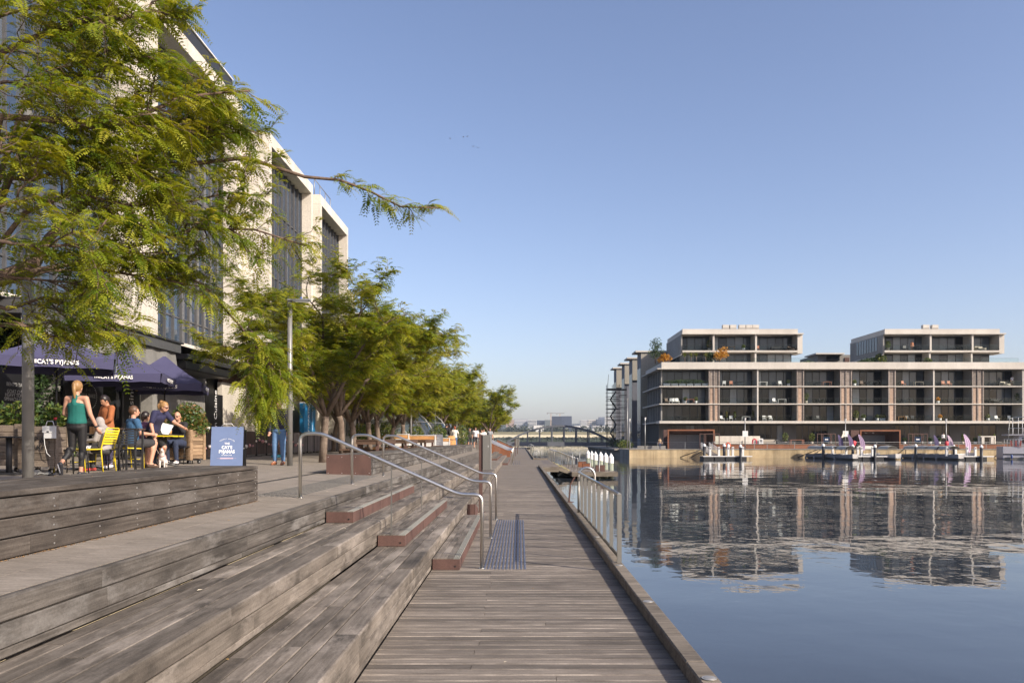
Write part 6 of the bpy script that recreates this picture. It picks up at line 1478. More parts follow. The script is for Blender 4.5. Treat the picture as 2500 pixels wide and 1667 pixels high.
# roof trees and plants
for u,Y,zc,r0,h,mt,l in ((1600,137,14.8,1.6,4.2,M['leaf_dark'],'dark glossy magnolia tree at the left corner of the roof terrace'),(1622,137,14.8,1.4,2.0,M['leaf_orange'],'yellow-green shrub beside the dark roof tree'),(1757,136.5,14.8,1.6,2.9,M['leaf_orange'],'orange autumn tree on the roof terrace of the left tower'),(1733,137,14.8,1.1,2.0,M['leaf_dark'],'dark green bush left of the orange autumn tree'),(2153,139,14.8,1.0,2.0,M['leaf_shrub'],'green bush at the left foot of the right tower'),(2120,140,14.8,2.6,1.3,M['leaf_dark'],'spreading low hedge left of the right tower'),(2265,136.2,14.8,.7,.9,M['leaf_shrub'],'trailing plant spilling over the roof edge below the right tower'),(1972,142,14.8,2.0,1.0,M['leaf_dark'],'low hedge on the roof right of the left tower')):
    t=thing('roof_tree' if h>1.5 else 'roof_shrub',l,'tree' if h>1.5 else 'shrub',(ux(u,Y),Y,zc)); q=MB()
    for k in range(7): leaf_blob(q,(rnd.uniform(-.5,.5)*r0,rnd.uniform(-.4,.4)*r0,h*rnd.uniform(.3,.85)),(r0*.55,r0*.5,h*.25),130,.15)
    me=q.mesh('crown',mt); tone(me); obj('crown',me,t); q=MB(); q.tube([(0,0,0),(0,0,h*.7)],[.09,.03],6); q.build('trunk',M['bark'],t)
for u,w in ((1672,'first'),(1687,'second'),(1700,'third'),(1723,'fourth')):
    t=thing('yucca',w+' spiky yucca from the left on the roof terrace of the left tower','plant',(ux(u,136.5),136.5,14.8)); q=MB()
    for k in range(70):
        a=rnd.uniform(0,6.28); e=rnd.uniform(-.5,1.4); d=Vector((math.cos(a)*math.cos(e),math.sin(a)*math.cos(e),math.sin(e))); c=Vector((0,0,1.3)); s=d.cross(Vector((0,0,1))).normalized()*.05; q.add([c-s,c+d*.75,c+s],[(0,1,2)])
    me=q.mesh('foliage',M['leaf_shrub']); tone(me,.4,1); obj('foliage',me,t); q=MB(); q.tube([(0,0,0),(0,0,1.3)],.06,6); q.build('stem',M['bark'],t)
for u,Y,l in ((1517,140,'green shrubbery at the foot of the scaffold'),(1527,136,'low green bush by the cone-headed lamp'),(1500,160,'dark waterside bush under the bridge end')):
    t=thing('bank_shrub',l,'shrub',(ux(u,Y),Y,.2)); q=MB(); leaf_blob(q,(0,0,.7),(1.4,1.1,1.1 if u!=1527 else .8),700,.14); me=q.mesh('foliage',M['leaf_shrub'] if u==1527 else M['leaf_dark']); tone(me,.2,.9); obj('foliage',me,t)
# ================================================================ BOATS, BRIDGE, SKYLINE
hullm=plain('hull_grey',(0.26,0.26,0.27),0.4); palm=plain('hull_pale',(0.55,0.53,0.5),0.4); canv=plain('canopy_canvas',(0.42,0.40,0.35),0.8)
def hull(L,B,H):
    q=MB(); st=[]
    N=9
    for i in range(N):
        f=i/(N-1); w=B/2*(1-.5*max(0,(f-.5)/.5)**2); sh=H*(1+.28*f*f); k=.08*f*f
        st.append([(-L/2+L*f,-w,sh),(-L/2+L*f-.06*f,-w*.82,H*.35),(-L/2+L*f*.97,-w*.35*(1-f*.8),-.12+.3*f**4),(-L/2+L*f*.97,w*.35*(1-f*.8),-.12+.3*f**4),(-L/2+L*f-.06*f,w*.82,H*.35),(-L/2+L*f,w,sh)])
    vs=[p for s in st for p in s]; fs=[(i*6+j,(i+1)*6+j,(i+1)*6+j+1,i*6+j+1) for i in range(N-1) for j in range(5)]+[(0,1,2,3,4,5)]
    q.add(vs,fs,0,False); return q,st
HB={}
def boat(label,u,Y,rz,L=4.2,canopy=True,group='grey hire boats',pale=False):
    t=thing('hire_boat',label,'boat',(ux(u,Y),Y,WATER_Z),rz,group)
    q,st=hull(L,1.75,.62); q.build('hull',palm if pale else hullm,t)
    q=MB(); e=st[-1]; q.add([(p[0]+.012,p[1]*1.0,p[2]) for p in e],[tuple(range(6))]); e2=st[-2]; q.add([(e[5][0]+.01,e[5][1]+.012,e[5][2]),(e2[5][0],e2[5][1]+.012,e2[5][2]),(e2[4][0],e2[4][1]+.012,e2[4][2]),(e[4][0]+.01,e[4][1]+.012,e[4][2])],[(0,1,2,3)]); q.build('sunlit_bow_panel',palm,t)  # pale colour stands in for sunlight on the bow's front and right side
    q=MB(); q.box(-L/2-.012,-L/2-.002,-.85,.85,.05,.62); q.build('transom',palm,t)
    q=MB(); q.box(-L/2+.1,L*.25,-.72,.72,.2,.26); q.build('floor',M['wall_far'],t)
    q=MB(); q.bbox(-L/2+.15,-L/2+.6,-.7,.7,.27,.56,.02); q.bbox(L*.1,L*.1+.4,-.6,.6,.27,.56,.02); q.build('bench',palm,t)
    if canopy:
        x0,x1=-L*.42,L*.18; q=MB()
        for x in (x0+.1,x1-.1):
            for s in (-1,1): q.tube([(x,s*.8,.62),(x+.1*(1 if x<0 else -1),s*.82,1.5)],.018,5)
        q.build('canopy_frame',M['steel_dull'],t); n=8; q=MB(); vs=[]
        for i in range(n+1):
            a=math.pi*i/n
            for x in (x0,(x0+x1)/2,x1): vs.append((x,-.74*math.cos(a),1.40+.46*math.sin(a)*(1 if x!=(x0+x1)/2 else 1.12)))
        q.add(vs,[(i*3+j,(i+1)*3+j,(i+1)*3+j+1,i*3+j+1) for i in range(n) for j in range(2)],0,True); q.build('canopy',canv,t)
    q=MB(); q.ell((-L/2+.3,-.95,.12),(.14,.1,.2),0,8,6); q.build('fender',hullm,t)
    return t
RB=R(-84)
for u,Y,l in ((1996,114,'leftmost grey hire boat of the left raft, farthest back'),(2017,111.4,'second grey hire boat of the left raft'),(2040,108.8,'third grey hire boat of the left raft'),(2069,105.6,'front right grey hire boat of the left raft')): boat(l,u,Y+2.1,RB)
for u,Y,l in ((2234,112.5,'leftmost grey hire boat of the right raft'),(2262,110,'second grey hire boat of the right raft'),(2290,107.8,'third grey hire boat of the right raft'),(2322,105.4,'front right grey hire boat of the right raft')): boat(l,u,Y+2.1,RB)
boat('pale hire boat moored at the right end of the middle pontoon',2172,109.5,R(-84),4.2,True,None,True)
boat('hire boat half hidden behind the middle pontoon with its canopy up',2115,114.0,R(20),4.2,True,None)
boat('small boat without canopy tucked behind the right pontoon',2352,114.2,R(10),3.4,False,None,True)
def pontoon(label,u0,u1,Y,d):
    t=thing('pontoon',label,'pontoon',(ux(u0,Y),Y,WATER_Z)); L=ux(u1,Y)-ux(u0,Y)
    q=MB(); q.bbox(0,L,0,d,.36,.46,.01); q.build('deck',M['galv'],t); q=MB(); q.box(-.03,L+.03,-.04,0,.38,.5); q.build('edge_beam',M['white'],t)
    n=int(L/1.5)
    for k in range(n): q=MB(); q.bbox(k*1.5+.08,k*1.5+1.42,.02,d-.02,-.3,.355,.03); q.build('float',M['rubber'],t)
    return t
pontoon('left floating pontoon with white pedestals at the foot of the ramp',1717,1836,108.5,2.6); pontoon('middle floating pontoon between the two rafts of boats',2078,2166,107.5,2.4); pontoon('right floating pontoon near the moored ferry',2330,2426,107.5,2.4)
for u,Y,v,l in ((1719.5,110.5,1082,'white-capped dark pile at the left end of the left pontoon'),(1768,110.3,1082,'white-capped dark pile in the middle of the left pontoon'),(1778.5,110.8,1083,'white-capped dark pile just right of the middle one'),(1808,108.2,1084,'white-capped dark pile on the front edge of the left pontoon'),(2010,112,1082,'white-capped dark pile behind the left raft of boats'),(2082,109,1084,'white-capped dark pile at the left of the middle pontoon'),(2136,107.3,1084,'white-capped dark pile on the front of the middle pontoon'),(2236,112,1083,'white-capped dark pile behind the right raft of boats'),(2329,109,1085,'white-capped dark pile at the left of the right pontoon'),(2396,107.3,1085,'white-capped dark pile on the front of the right pontoon')):
    t=thing('pontoon_pile',l,'pile',(ux(u,Y),Y,-2.5),0,'white capped dark piles across the water'); h=vz(v,Y)+2.5; q=MB(); q.cyl((0,0,0),.19,h-.42,12); q.build('sleeve',M['pile_dark'],t); q=MB(); q.tube([(0,0,h-.42),(0,0,h-.22),(0,0,h)],[.21,.21,.01],12,smooth=False); q.build('cap',M['white_cap'],t)
for k,(u,Y) in enumerate(((1733.5,109.3),(1755,109.0),(1778,108.8),(1789,109.6),(1813.5,109.0),(2033,110.5),(2066,108.9),(2094,109.0),(2103.5,108.2),(2130,108.8),(2311,107.0),(2333,108.6),(2361,108.3),(2381,108.8))):
    t=thing('service_pedestal','white service pedestal on the '+('left pontoon, number counted from its left end: %s'%('first','second','third','fourth','fifth')[k] if k<5 else ('middle mooring, %s white pedestal from the left'%('first','second','third','fourth','fifth')[k-5] if k<10 else 'right mooring, %s white pedestal from the left'%('first','second','third','fourth')[k-10])),'pedestal',(ux(u,Y),Y,WATER_Z+.46),0,'white service pedestals'); q=MB(); q.bbox(-.14,.14,-.12,.12,0,1.25,.02); q.build('housing',M['white'],t); q=MB(); q.box(-.09,.09,-.125,-.121,.95,1.12); q.build('panel',M['dark'],t)
# ramp to the left pontoon
t=thing('access_ramp','sloping access ramp with pale railings down to the left pontoon','ramp',(0,0,0)); a=Vector((ux(1722,118.5),118.6,.34)); b2=Vector((ux(1751,109.5),111.0,WATER_Z+.52)); d=(b2-a); s=d.cross(Vector((0,0,1))).normalized()*.6
q=MB(); q.add([a-s,a+s,b2+s,b2-s,a-s-Vector((0,0,.15)),a+s-Vector((0,0,.15)),b2+s-Vector((0,0,.15)),b2-s-Vector((0,0,.15))],[(0,1,2,3),(0,4,5,1),(1,5,6,2),(2,6,7,3),(3,7,4,0)]); q.build('deck',M['deck'],t)
for sg in (1,-1):
    q=MB()
    for k in range(9): p=a+d*(k/8)+s*sg; q.tube([p,p+Vector((0,0,1.0))],.03,5)
    q.tube([a+s*sg+Vector((0,0,1.0)),b2+s*sg+Vector((0,0,1.0))],.03,5); q.build('railing',M['white'],t)
for k,(u0,u1,l) in enumerate(((1660,1718,'dark mooring struts from the quay to the left pontoon'),(1947,2000,'dark mooring struts from the quay to the left raft'),(2180,2205,'dark mooring struts from the quay to the right raft'),(2425,2449,'dark mooring strut from the quay beside the ferry'))):
    t=thing('mooring_strut',l,'strut',(0,0,0)); q=MB(); q.tube([(ux(u0,119),118.8,WATER_Z+.1),(ux(u1,118),117.5,.45)],.06,6); q.tube([(ux(u0,119)+1.6,118.4,WATER_Z+.1),(ux(u1,118),117.2,.3)],.05,6); q.build('strut',M['dark'],t)
# feather flags
def flag(label,u,v0,v1,Y,mat,lean=.35,stripe=None,drop=False):
    z0,z1=vz(v1,Y),vz(v0,Y); h=z1-z0; t=thing('feather_flag',label,'flag',(ux(u,Y),Y,z0)); n=12; q=MB(); W=.36*h if drop else .30*h; pts=[]
    for i in range(n+1):
        f=i/n; cx=-lean*h*f*.5+(.10*h*math.sin(f*math.pi)); w=W*math.sin(math.pi*min(1,.18+f*.82))**(.55); pts.append((cx,f*h,w))
    for sgn in (0,):
        vs=[]
        for cx,z,w in pts: vs+= [(cx-w/2,.03*math.sin(z*3),z),(cx+w/2,.05+.03*math.sin(z*3),z)]
        q.add(vs,[(i*2,i*2+1,i*2+3,i*2+2) for i in range(n)],0,True)
    q.build('sail',mat,t)
    if stripe:
        q=MB()
        for o in (-.18,.22):
            vs=[]
            for cx,z,w in pts[1:-1]: vs+=[(cx+w*o-.03*h*.3,-.012+.03*math.sin(z*3)+(o+.5)*.05,z),(cx+w*o+.03*h*.3,-.012+.03*math.sin(z*3)+(o+.5)*.05,z)]
            q.add(vs,[(i*2,i*2+1,i*2+3,i*2+2) for i in range(len(pts)-3)],0,True)
        q.build('stripe',stripe,t)
    q=MB(); q.tube([(.1,.08,-.6),(.1,.08,.2),(pts[6][0]+pts[6][2]/2,.08,pts[6][1]),(pts[-1][0],.06,h)],.02,5); q.build('pole',M['dark'],t)
pd=plain('deep_purple_flag',(0.065,0.05,0.12),.8); pm_=plain('purple_flag',(0.17,0.115,0.225),.8); pl_=plain('lilac_flag',(0.35,0.245,0.36),.8); pk=plain('pink_flag',(0.55,0.40,0.55),.8); wf=plain('cream_flag',(0.68,0.6,0.5),.8)
flag('deep purple feather flag left of the white teardrop flag',2053,1060,1098,112,pd); flag('cream teardrop flag with orange print above the left raft of boats',2056,1052,1068,112.5,wf,-.6,None,True); flag('mid purple striped feather flag beside the red float',2079,1059,1096,111.5,pm_,.5,pd); flag('lilac striped feather flag in front of the second portal',2107,1059,1099,110.5,pl_,.55,pd)
flag('dark purple feather flag behind the right raft of boats',2286,1061,1098,111.5,pd,.3); flag('lilac and white striped feather flag by the lamp on the right raft',2322,1061,1098,110.5,pl_,.45,wf); flag('pale pink feather flag on the right pontoon',2364,1058,1104,109.5,pk,.45,pm_)
redm=plain('life_red',(0.5,0.03,0.045),.5); orm=plain('life_orange',(0.62,0.12,0.06),.5)
t=thing('life_ring','orange life ring on the quay edge behind the left pontoon','life ring',(ux(1777,119),118.9,.95)); q=MB(); q.tube([(.32*math.cos(a*math.pi/10),0,.32*math.sin(a*math.pi/10)) for a in range(21)],.09,8); q.build('ring',orm,t); q=MB(); q.box(-.04,.04,.02,.06,-.6,.3); q.build('post',M['galv'],t)
t=thing('life_ring','red life ring cabinet on a post before the pale screen wall','life ring',(ux(1842,120),120,1.35)); q=MB(); q.tube([(.28*math.cos(a*math.pi/10),0,.28*math.sin(a*math.pi/10)+.2) for a in range(-2,13)],.1,8); q.box(-.38,-.2,-.06,.06,-.2,.2); q.box(.2,.38,-.06,.06,-.2,.2); q.build('ring',redm,t); q=MB(); q.box(-.04,.04,.02,.06,-1.05,.3); q.build('post',M['galv'],t)
for u,v,l in ((2085,1084,'red inflatable float beside the mid purple flag'),(2311,1085,'red inflatable float beside the lilac striped flag')): t=thing('red_float',l,'float',(ux(u,118.6),118.6,vz(v+5,118.6))); q=MB(); q.ell((0,0,.35),(.28,.2,.5),0,12,8); q.ell((.18,0,.55),(.2,.16,.25),0,10,6); q.build('body',redm,t)
# ferry
fx=ux(2449,110.5); t=thing('ferry','old white ferry with upper deck and ropes moored at the right edge','boat',(fx,110.5,WATER_Z),R(-20)); hw=plain('ferry_white',(0.46,0.44,0.46),.5); hr=plain('ferry_red',(0.28,0.07,0.06),.6)
q=MB(); q.prism([(0,.1),(.3,-.3),(12,-.3),(12,1.9),(5,1.7),(.0,1.75)],1,0,4.2); q.build('hull',hw,t); q=MB(); q.box(-.02,12,-.06,-.002,.62,.76); q.build('rubbing_strake',M['black'],t); q=MB(); q.box(.1,12,-.03,-.002,-.1,.25); q.build('boot_top',M['quay_grey'],t)
q=MB(); q.bbox(2.0,12,.5,3.7,1.75,3.3,.05); q.build('cabin',hw,t); q=MB(); q.box(.6,12,.2,4,3.31,3.45); q.build('upper_deck',hw,t)
q=MB()
for k in range(5): q.box(2.4+k*1.6,3.5+k*1.6,.46,.49,2.2,2.95)
q.build('window',M['black'],t); q=MB()
for k in range(14): q.tube([(.15+k*.35,.05,1.75),(.15+k*.35,.05,2.75)],.02,5)
q.tube([(.1,.05,2.75),(5,.05,2.75)],.025,5); q.tube([(.1,.05,2.25),(5,.05,2.25)],.02,5)
for k in range(8): q.tube([(.7+k*.6,.25,3.45),(.7+k*.6,.25,4.3)],.02,5)
q.tube([(.7,.25,4.3),(5.5,.25,4.3)],.025,5); q.build('railing',M['white'],t)
q=MB()
for k in range(6): q.cbox((1.0+k*.55,.02,2.2),(.22,.05,.75),ry=.15*(k%3-1))
q.build('life_jacket',hr,t)
q=MB()
for x in (1.9,3.1): 
    for y in (.3,3.6): q.tube([(x,y,3.45),(x,y,5.5)],.035,6)
q.tube([(1.2,.3,5.2),(8,.3,6.0)],.045,6); q.tube([(1.2,.3,5.75),(8,.3,6.15)],.045,6); q.tube([(1.2,.3,5.2),(1.2,.3,5.75)],.045,6); q.tube([(1.9,.3,5.3),(1.9,.3,5.8)],.03,6); q.build('awning_frame',M['white'],t)
q=MB(); q.tube([(.6,.1,1.75),(.8,.1,5.6)],.04,6); q.build('mast',M['galv'],t)
q=MB()
for x in (1.0,2.6): q.ell((x,-.2,.35),(.14,.14,.32),0,10,8)
q.build('fender',plain('blue_fender',(0.05,0.09,0.25),.5),t); q=MB(); q.tube([(.9,-.02,1.9),(2.2,-.05,1.7)],.03,6); q.box(2.6,4.4,-.03,-.003,1.2,1.5); q.build('name_board',hr,t)
# far people on balconies and quay
person('person in a tan top standing at the left corner of the far quay',ux(1611,123),123,R(200),1.75,WALK,cloth('tan_top',(0.35,0.25,0.15)),.4,cloth('navy_trousers',(0.04,0.05,0.1)),(.95,.012),DSHOE,('brown','short'),SKIN,.03,1.05,z=.3,face=False)
person('person in a pale shirt standing on the rightmost upper balcony',ux(2471,135),135,R(180),1.75,{},cloth('pale_shirt',(0.6,0.58,0.56)),.4,cloth('beige_shorts',(0.3,0.26,0.2)),(.5,.015),DSHOE,('dark','short'),SKIN,.03,1.05,z=10.8,face=False)
person('person in a patterned orange dress standing on the right penthouse balcony',ux(2227,139),139,R(170),1.72,{},cloth('orange_print',(0.5,0.22,0.12)),1.0,cloth('orange_skirt',(0.45,0.24,0.16)),(.8,.03),DSHOE,('brown','short'),SKIN,.03,1.05,z=17.21,face=False)
person('person in a white shirt behind the lilac striped flag on the terrace',ux(2303,128.5),128.5,R(180),1.74,{},cloth('white_shirt',(0.65,0.63,0.62)),1.0,cloth('black_trousers',(0.03,0.03,0.03)),(.95,.012),DSHOE,('dark','short'),SKIN,.03,1.05,z=1.1,face=False)
# ---- footbridge
Y=190.0; t=thing('arch_bridge','grey steel arch footbridge crossing the harbour mouth','bridge',(0,0,0)); xa,xb=ux(1236,Y),ux(1530,Y); zb,zt=vz(1089,Y),vz(1078.5,Y); stl=plain('bridge_grey',(0.135,0.14,0.155),.5)
n=9; w=(xb-xa)/n
for k in range(n): q=MB(); q.box(xa+k*w+.02,xa+(k+1)*w-.02,Y,Y+.3,zb,zt); q.build('girder',stl,t)
q=MB(); q.box(xa,xb,Y+.31,Y+4,zt-.5,zt-.02); q.build('deck',M['dark'],t); q=MB(); q.box(xa,xb,Y+4.01,Y+4.3,zb,zt); q.build('girder',stl,t)
def az(u): 
    f=(u-1367)/131.0; return vz(1039.5+40*f*f,Y)
for yy in (Y+.15,Y+4.1):
    q=MB(); us=[1238+i*(1498-1238)/40 for i in range(41)]; vs=[]
    for u in us:
        x,z=ux(u,Y),az(u); vs+=[(x,yy-.22,z-.2),(x,yy+.22,z-.2),(x,yy+.22,z+.2),(x,yy-.22,z+.2)]
    fs=[(i*4+j,i*4+(j+1)%4,(i+1)*4+(j+1)%4,(i+1)*4+j) for i in range(40) for j in range(4)]; q.add(vs,fs); q.build('arch',stl,t)
    for u in (1288,1318,1348,1378,1408,1438,1472): q=MB(); x=ux(u,Y); q.box(x-.13,x+.13,yy-.12,yy+.12,zt,az(u)-.18); q.build('hanger',stl,t)
q=MB()
for j in range(5): q.tube([(xa,Y+.35,zt+.2*(j+1)),(xb,Y+.35,zt+.2*(j+1))],.022,4)
x=xa
while x<xb: q.box(x-.025,x+.025,Y+.33,Y+.38,zt,zt+1.05); x+=1.2
q.build('railing',M['dark'],t); q=MB(); q.box(ux(1356,Y),ux(1370,Y),Y-.2,Y-.02,zb-.18,zb-.02); q.build('light_box',M['black'],t)
# ---- far shore
tr=bpy.data.materials
sh=struct('far_shore'); g1=stone('dry_bank',(0.16,0.14,0.075),(0.26,0.225,0.12),.02,.95,0); g2=stone('far_green',(0.035,0.05,0.022),(0.07,0.085,0.04),.04,.95,0); pale_=stone('pale_retaining',(0.52,0.44,0.28),(0.6,0.52,0.36),.01,.9,0)
def strip(name,y0,z0,y1,z1,mat,x0=-900,x1=1200): q=MB(); q.add([(x0,y0,z0),(x1,y0,z0),(x1,y1,z1),(x0,y1,z1)],[(0,1,2,3)]); return q.build(name,mat,sh)
K=1.7
def zz_(z): return 1.75+(z-1.75)*K
for nm,y0,z0,y1,z1,mt,x0,x1 in (('bank',420,-.05,455,.6,g2,-900,1200),('bank',455,.6,640,2.6,g2,-900,1200),('lawn',640,3.4,646,5.6,pale_,-60,75),('lawn',646,5.6,700,7.3,g1,-900,1200),('lawn',700,7.3,704,8.6,g1,-900,1200),('bank',704,8.6,1900,9.5,g2,-900,1200)): strip(nm,y0*K,zz_(z0),y1*K,zz_(z1),mt,x0*K,x1*K)
hl=MB(); N=90; vs=[]
for i in range(N+1):
    x=-2600+5200*i/N; h=57+5*math.sin(i*.9)+4*math.sin(i*1.73+1)+3*math.sin(i*3.1); vs+=[(x*1.5,3250,-5),(x*1.5,3900,h*1.47)]
hl.add(vs,[(i*2,i*2+2,i*2+3,i*2+1) for i in range(N)]); tag(hl.build('hills',stone('hill_scrub',(0.05,0.062,0.058),(0.085,0.095,0.085),.01,.95,0),None),kind='structure')
def city(label,u0,u1,v0,Y,mat,rows=0,cols=0,band=None,v1=1046):
    Y=Y*1.7
    t=thing('city_building',label,'building',(0,0,0)); x0,x1=ux(u0,Y),ux(u1,Y); z1,z0=vz(v0,Y),13.0; q=MB(); q.box(x0,x1,Y,Y+30,z0,z1); q.build('wall',mat,t)
    if rows:
        hz=(z1-max(z0,vz(v1,Y)))/rows; q=MB()
        for r in range(rows):
            if cols==0: q.box(x0+1,x1-1,Y-.7,Y-.02,z1-hz*(r+.75),z1-hz*(r+.3))
            else:
                w=(x1-x0)/cols
                for c in range(cols): q.box(x0+w*(c+.2),x0+w*(c+.8),Y-.7,Y-.02,z1-hz*(r+.75),z1-hz*(r+.3))
        q.build('window_band',band,t)['kind']='stuff'
    return t
cd=plain('navy_tower',(0.028,0.036,0.058),.5); cw=plain('white_block',(0.6,0.58,0.55),.7); cs=plain('slate_block',(0.12,0.14,0.19),.6); cg=plain('green_grey_block',(0.10,0.115,0.11),.7); cb_=plain('dark_band',(0.07,0.08,0.1),.5)
city('dark blue cube-shaped office tower beyond the bridge',1348,1372,1016,1300,cd); city('lighter right half of the dark cube tower beyond the bridge',1372.2,1396,1015.6,1302,plain('blue_glass_tower',(0.045,0.056,0.085),.35))
city('slate apartment tower with pale balcony lines behind the tree tips',1255,1288,1023,1500,cs,7,0,cw); city('white and cream striped apartment tower left of the cube',1289,1310,1025,1480,cw,6,0,cb_); city('dark block between the striped tower and the green one',1311,1330,1026,1500,cd); city('green-grey low tower touching the dark cube',1330,1347,1025,1480,cg)
city('white windowed block right of the cube',1417,1434,1026,1500,cw,4,6,cb_); city('cream windowed block next to the white one',1435,1457,1025,1500,plain('cream_block',(0.58,0.52,0.44),.7),4,5,cb_); city('slate blue stepped office block',1457,1476,1023,1480,cs,5,5,cb_); city('upper set-back of the slate stepped block',1463,1475,1018,1500,cs); city('tall white block behind the scaffold',1476,1500,1017,1450,cw,8,7,cb_)
city('long low white hall left of the bridge arch',1303,1328,1038,900,cw,0,0,None); city('low white gallery roof right of the arch top',1402,1438,1039,900,cw); city('low white building with small windows beside the scaffold',1446,1476,1039,880,cw,2,8,cb_); city('pale orange block at the far left above the trees',1236,1256,1024,1550,plain('orange_block',(0.36,0.25,0.19),.7))
for u,v,l,Yc in ((1345,1009,'tower crane standing left of the dark cube',2450),(1367,1009.5,'second tower crane behind the dark cube',2700)):
    t=thing('tower_crane',l,'crane',(ux(u,Yc),Yc,14)); h=vz(v,Yc)-14; q=MB(); q.box(-1.2,1.2,-1.2,1.2,0,h); q.build('mast',plain('crane_paint',(0.4,0.28,0.2),.6),t); q=MB(); q.box(-13,15,-1,1,h,h+2.2); q.box(-13,-9,-1.3,1.3,h-2.4,h); q.build('jib',M['wall_far'],t)
# far trees as a mass
q=MB(); r2=random.Random(5)
for k in range(150):
    x=r2.uniform(-60,200); y=r2.uniform(800,1060); h=r2.uniform(1.5,3.4)
    leaf_blob(q,(x,y,.6+(y-773)*.008+h*.5),(h*1.3,h*1.3,h*.6),26,1.1,r2)
for k in range(160):
    x=r2.uniform(-100,320); y=r2.uniform(1230,1460); h=r2.uniform(5,12)
    leaf_blob(q,(x,y,13.6+h*.5),(h*.9,h*.9,h*.65),26,2.6,r2)
me=q.mesh('far_woodland',leaf('far_leaf',[(0.1,(0.03,0.04,0.03)),(0.9,(0.075,0.085,0.055))],.1)); tone(me,.1,.9,26,r2); tag(obj('far_woodland',me),kind='stuff')
# birds
for k,(u,v) in enumerate(((1099,339),(1131,335),(1141,334),(1155,358),(1167,361))):
    Y=120; t=thing('bird',('leftmost','second','third','fourth','rightmost')[k]+' of five small dark birds flying high in the sky','bird',(ux(u,Y),Y,vz(v,Y)),.4*k,'birds in the sky'); q=MB(); q.ell((0,0,0),(.11,.04,.04),0,8,6); q.build('body',M['galv'],t); q=MB(); q.add([(-.05,0,.02),(.08,0,.02),(.0,.26,.08),(-.07,.2,.08)],[(0,1,2,3)]); q.add([(-.05,0,.02),(.08,0,.02),(.0,-.26,.05),(-.07,-.2,.05)],[(0,1,2,3)]); q.build('wing',M['galv'],t)
# ================================================================ TREES
M['leaf_tree']=leaf('locust_leaf',[(0.08,(0.042,0.085,0.010)),(0.38,(0.13,0.19,0.014)),(0.68,(0.27,0.29,0.022)),(1.0,(0.36,0.33,0.04))],.42,.42)
rng=np.random.default_rng(11)
def nrm(a): return a/np.maximum(1e-9,np.linalg.norm(a,axis=-1,keepdims=True))
class Fronds:
    """pinnate leaves: paired leaflets along a drooping midrib"""
    def __init__(s): s.p=[];s.d=[];s.L=[];s.t=[]
    def add(s,p,d,L,t): s.p.append(tuple(p)); s.d.append(tuple(d)); s.L.append(L); s.t.append(t)
    def mesh(s,name,mat,pairs,droop=.55,wid=.36,ll=.24):
        p=np.array(s.p);d=nrm(np.array(s.d));L=np.array(s.L);t=np.array(s.t);N=len(p)
        up=np.tile([0,0,1.0],(N,1))+rng.normal(0,.25,(N,3)); b=nrm(np.cross(d,up)); 
        S=(np.arange(pairs)+.8)/(pairs+.3)
        c=p[:,None,:]+d[:,None,:]*(S*1.0)[None,:,None]*L[:,None,None]; g=droop*L[:,None]*(S**2)[None,:]; c=c.copy(); c[:,:,2]-=g
        tan=d[:,None,:]-np.array([0,0,1.0])[None,None,:]*(2*droop*S)[None,:,None]; tan=nrm(tan)
        n=nrm(np.cross(np.broadcast_to(b[:,None,:],tan.shape),tan))
        V=[];
        for sg in (-1,1):
            ld=nrm(b[:,None,:]*sg*.82+tan*.5-n*0+rng.normal(0,.05,tan.shape)); ld[:,:,2]-=.22; ld=nrm(ld)
            ln=(ll*L)[:,None]*(1.05-.55*np.abs(S-.4)/.6)[None,:]*rng.uniform(.8,1.15,(N,pairs)); wv=nrm(np.cross(ld,n+rng.normal(0,.08,n.shape)))*(ln*wid*.5)[:,:,None]
            l3=ld*ln[:,:,None]; V.append(np.stack([c,c+l3*.5+wv,c+l3,c+l3*.5-wv],axis=2))
        V=np.stack(V,axis=2).reshape(-1,3); nf=N*pairs*2
        me=bpy.data.meshes.new(name); me.vertices.add(nf*4); me.vertices.foreach_set('co',V.astype(np.float32).ravel()); me.loops.add(nf*4); me.loops.foreach_set('vertex_index',np.arange(nf*4,dtype=np.int32))
        me.polygons.add(nf); me.polygons.foreach_set('loop_start',np.arange(0,nf*4,4,dtype=np.int32)); me.polygons.foreach_set('loop_total',np.full(nf,4,dtype=np.int32))
        me.materials.append(mat); me.update(calc_edges=True); me.validate()
        a=me.attributes.new('tone','FLOAT','FACE'); a.data.foreach_set('value',np.clip(np.repeat(t,pairs*2)+rng.normal(0,.03,nf),0,1).astype(np.float32)); return me
def along(pts,f):
    ls=[(pts[i+1]-pts[i]).length for i in range(len(pts)-1)]; T=sum(ls)*f
    for i,l in enumerate(ls):
        if T<=l or i==len(ls)-1: return pts[i].lerp(pts[i+1],min(1,T/max(l,1e-6))),(pts[i+1]-pts[i]).normalized()
        T-=l
def jitter_path(a,b,n,j,r): 
    out=[a]
    for i in range(1,n): out.append(a.lerp(b,i/n)+Vector((r.gauss(0,j),r.gauss(0,j),r.gauss(0,j))))
    return out+[b]
def twig(q,fr,base,dirv,length,nf,size,tone_,r,rad=.006):
    d=Vector(dirv).normalized(); end=base+d*length+Vector((0,0,-.10*length)); pts=jitter_path(base,end,3,length*.05,r); q.tube(pts,[rad,rad*.8,rad*.6,rad*.35],5,cap=False)
    for i in range(nf):
        f=(i+.6)/nf; p,td=along(pts,f); sd=td.cross(Vector((0,0,1))); sd=sd.normalized() if sd.length>.1 else Vector((1,0,0)); sg=1 if i%2 else -1
        dd=sd*sg*r.uniform(.4,1.0)+td*r.uniform(.3,.9)+Vector((0,0,r.uniform(-.15,.5))); fr.add(p,dd,size*r.uniform(.7,1.2),min(1,max(0,tone_+r.gauss(0,.14))))
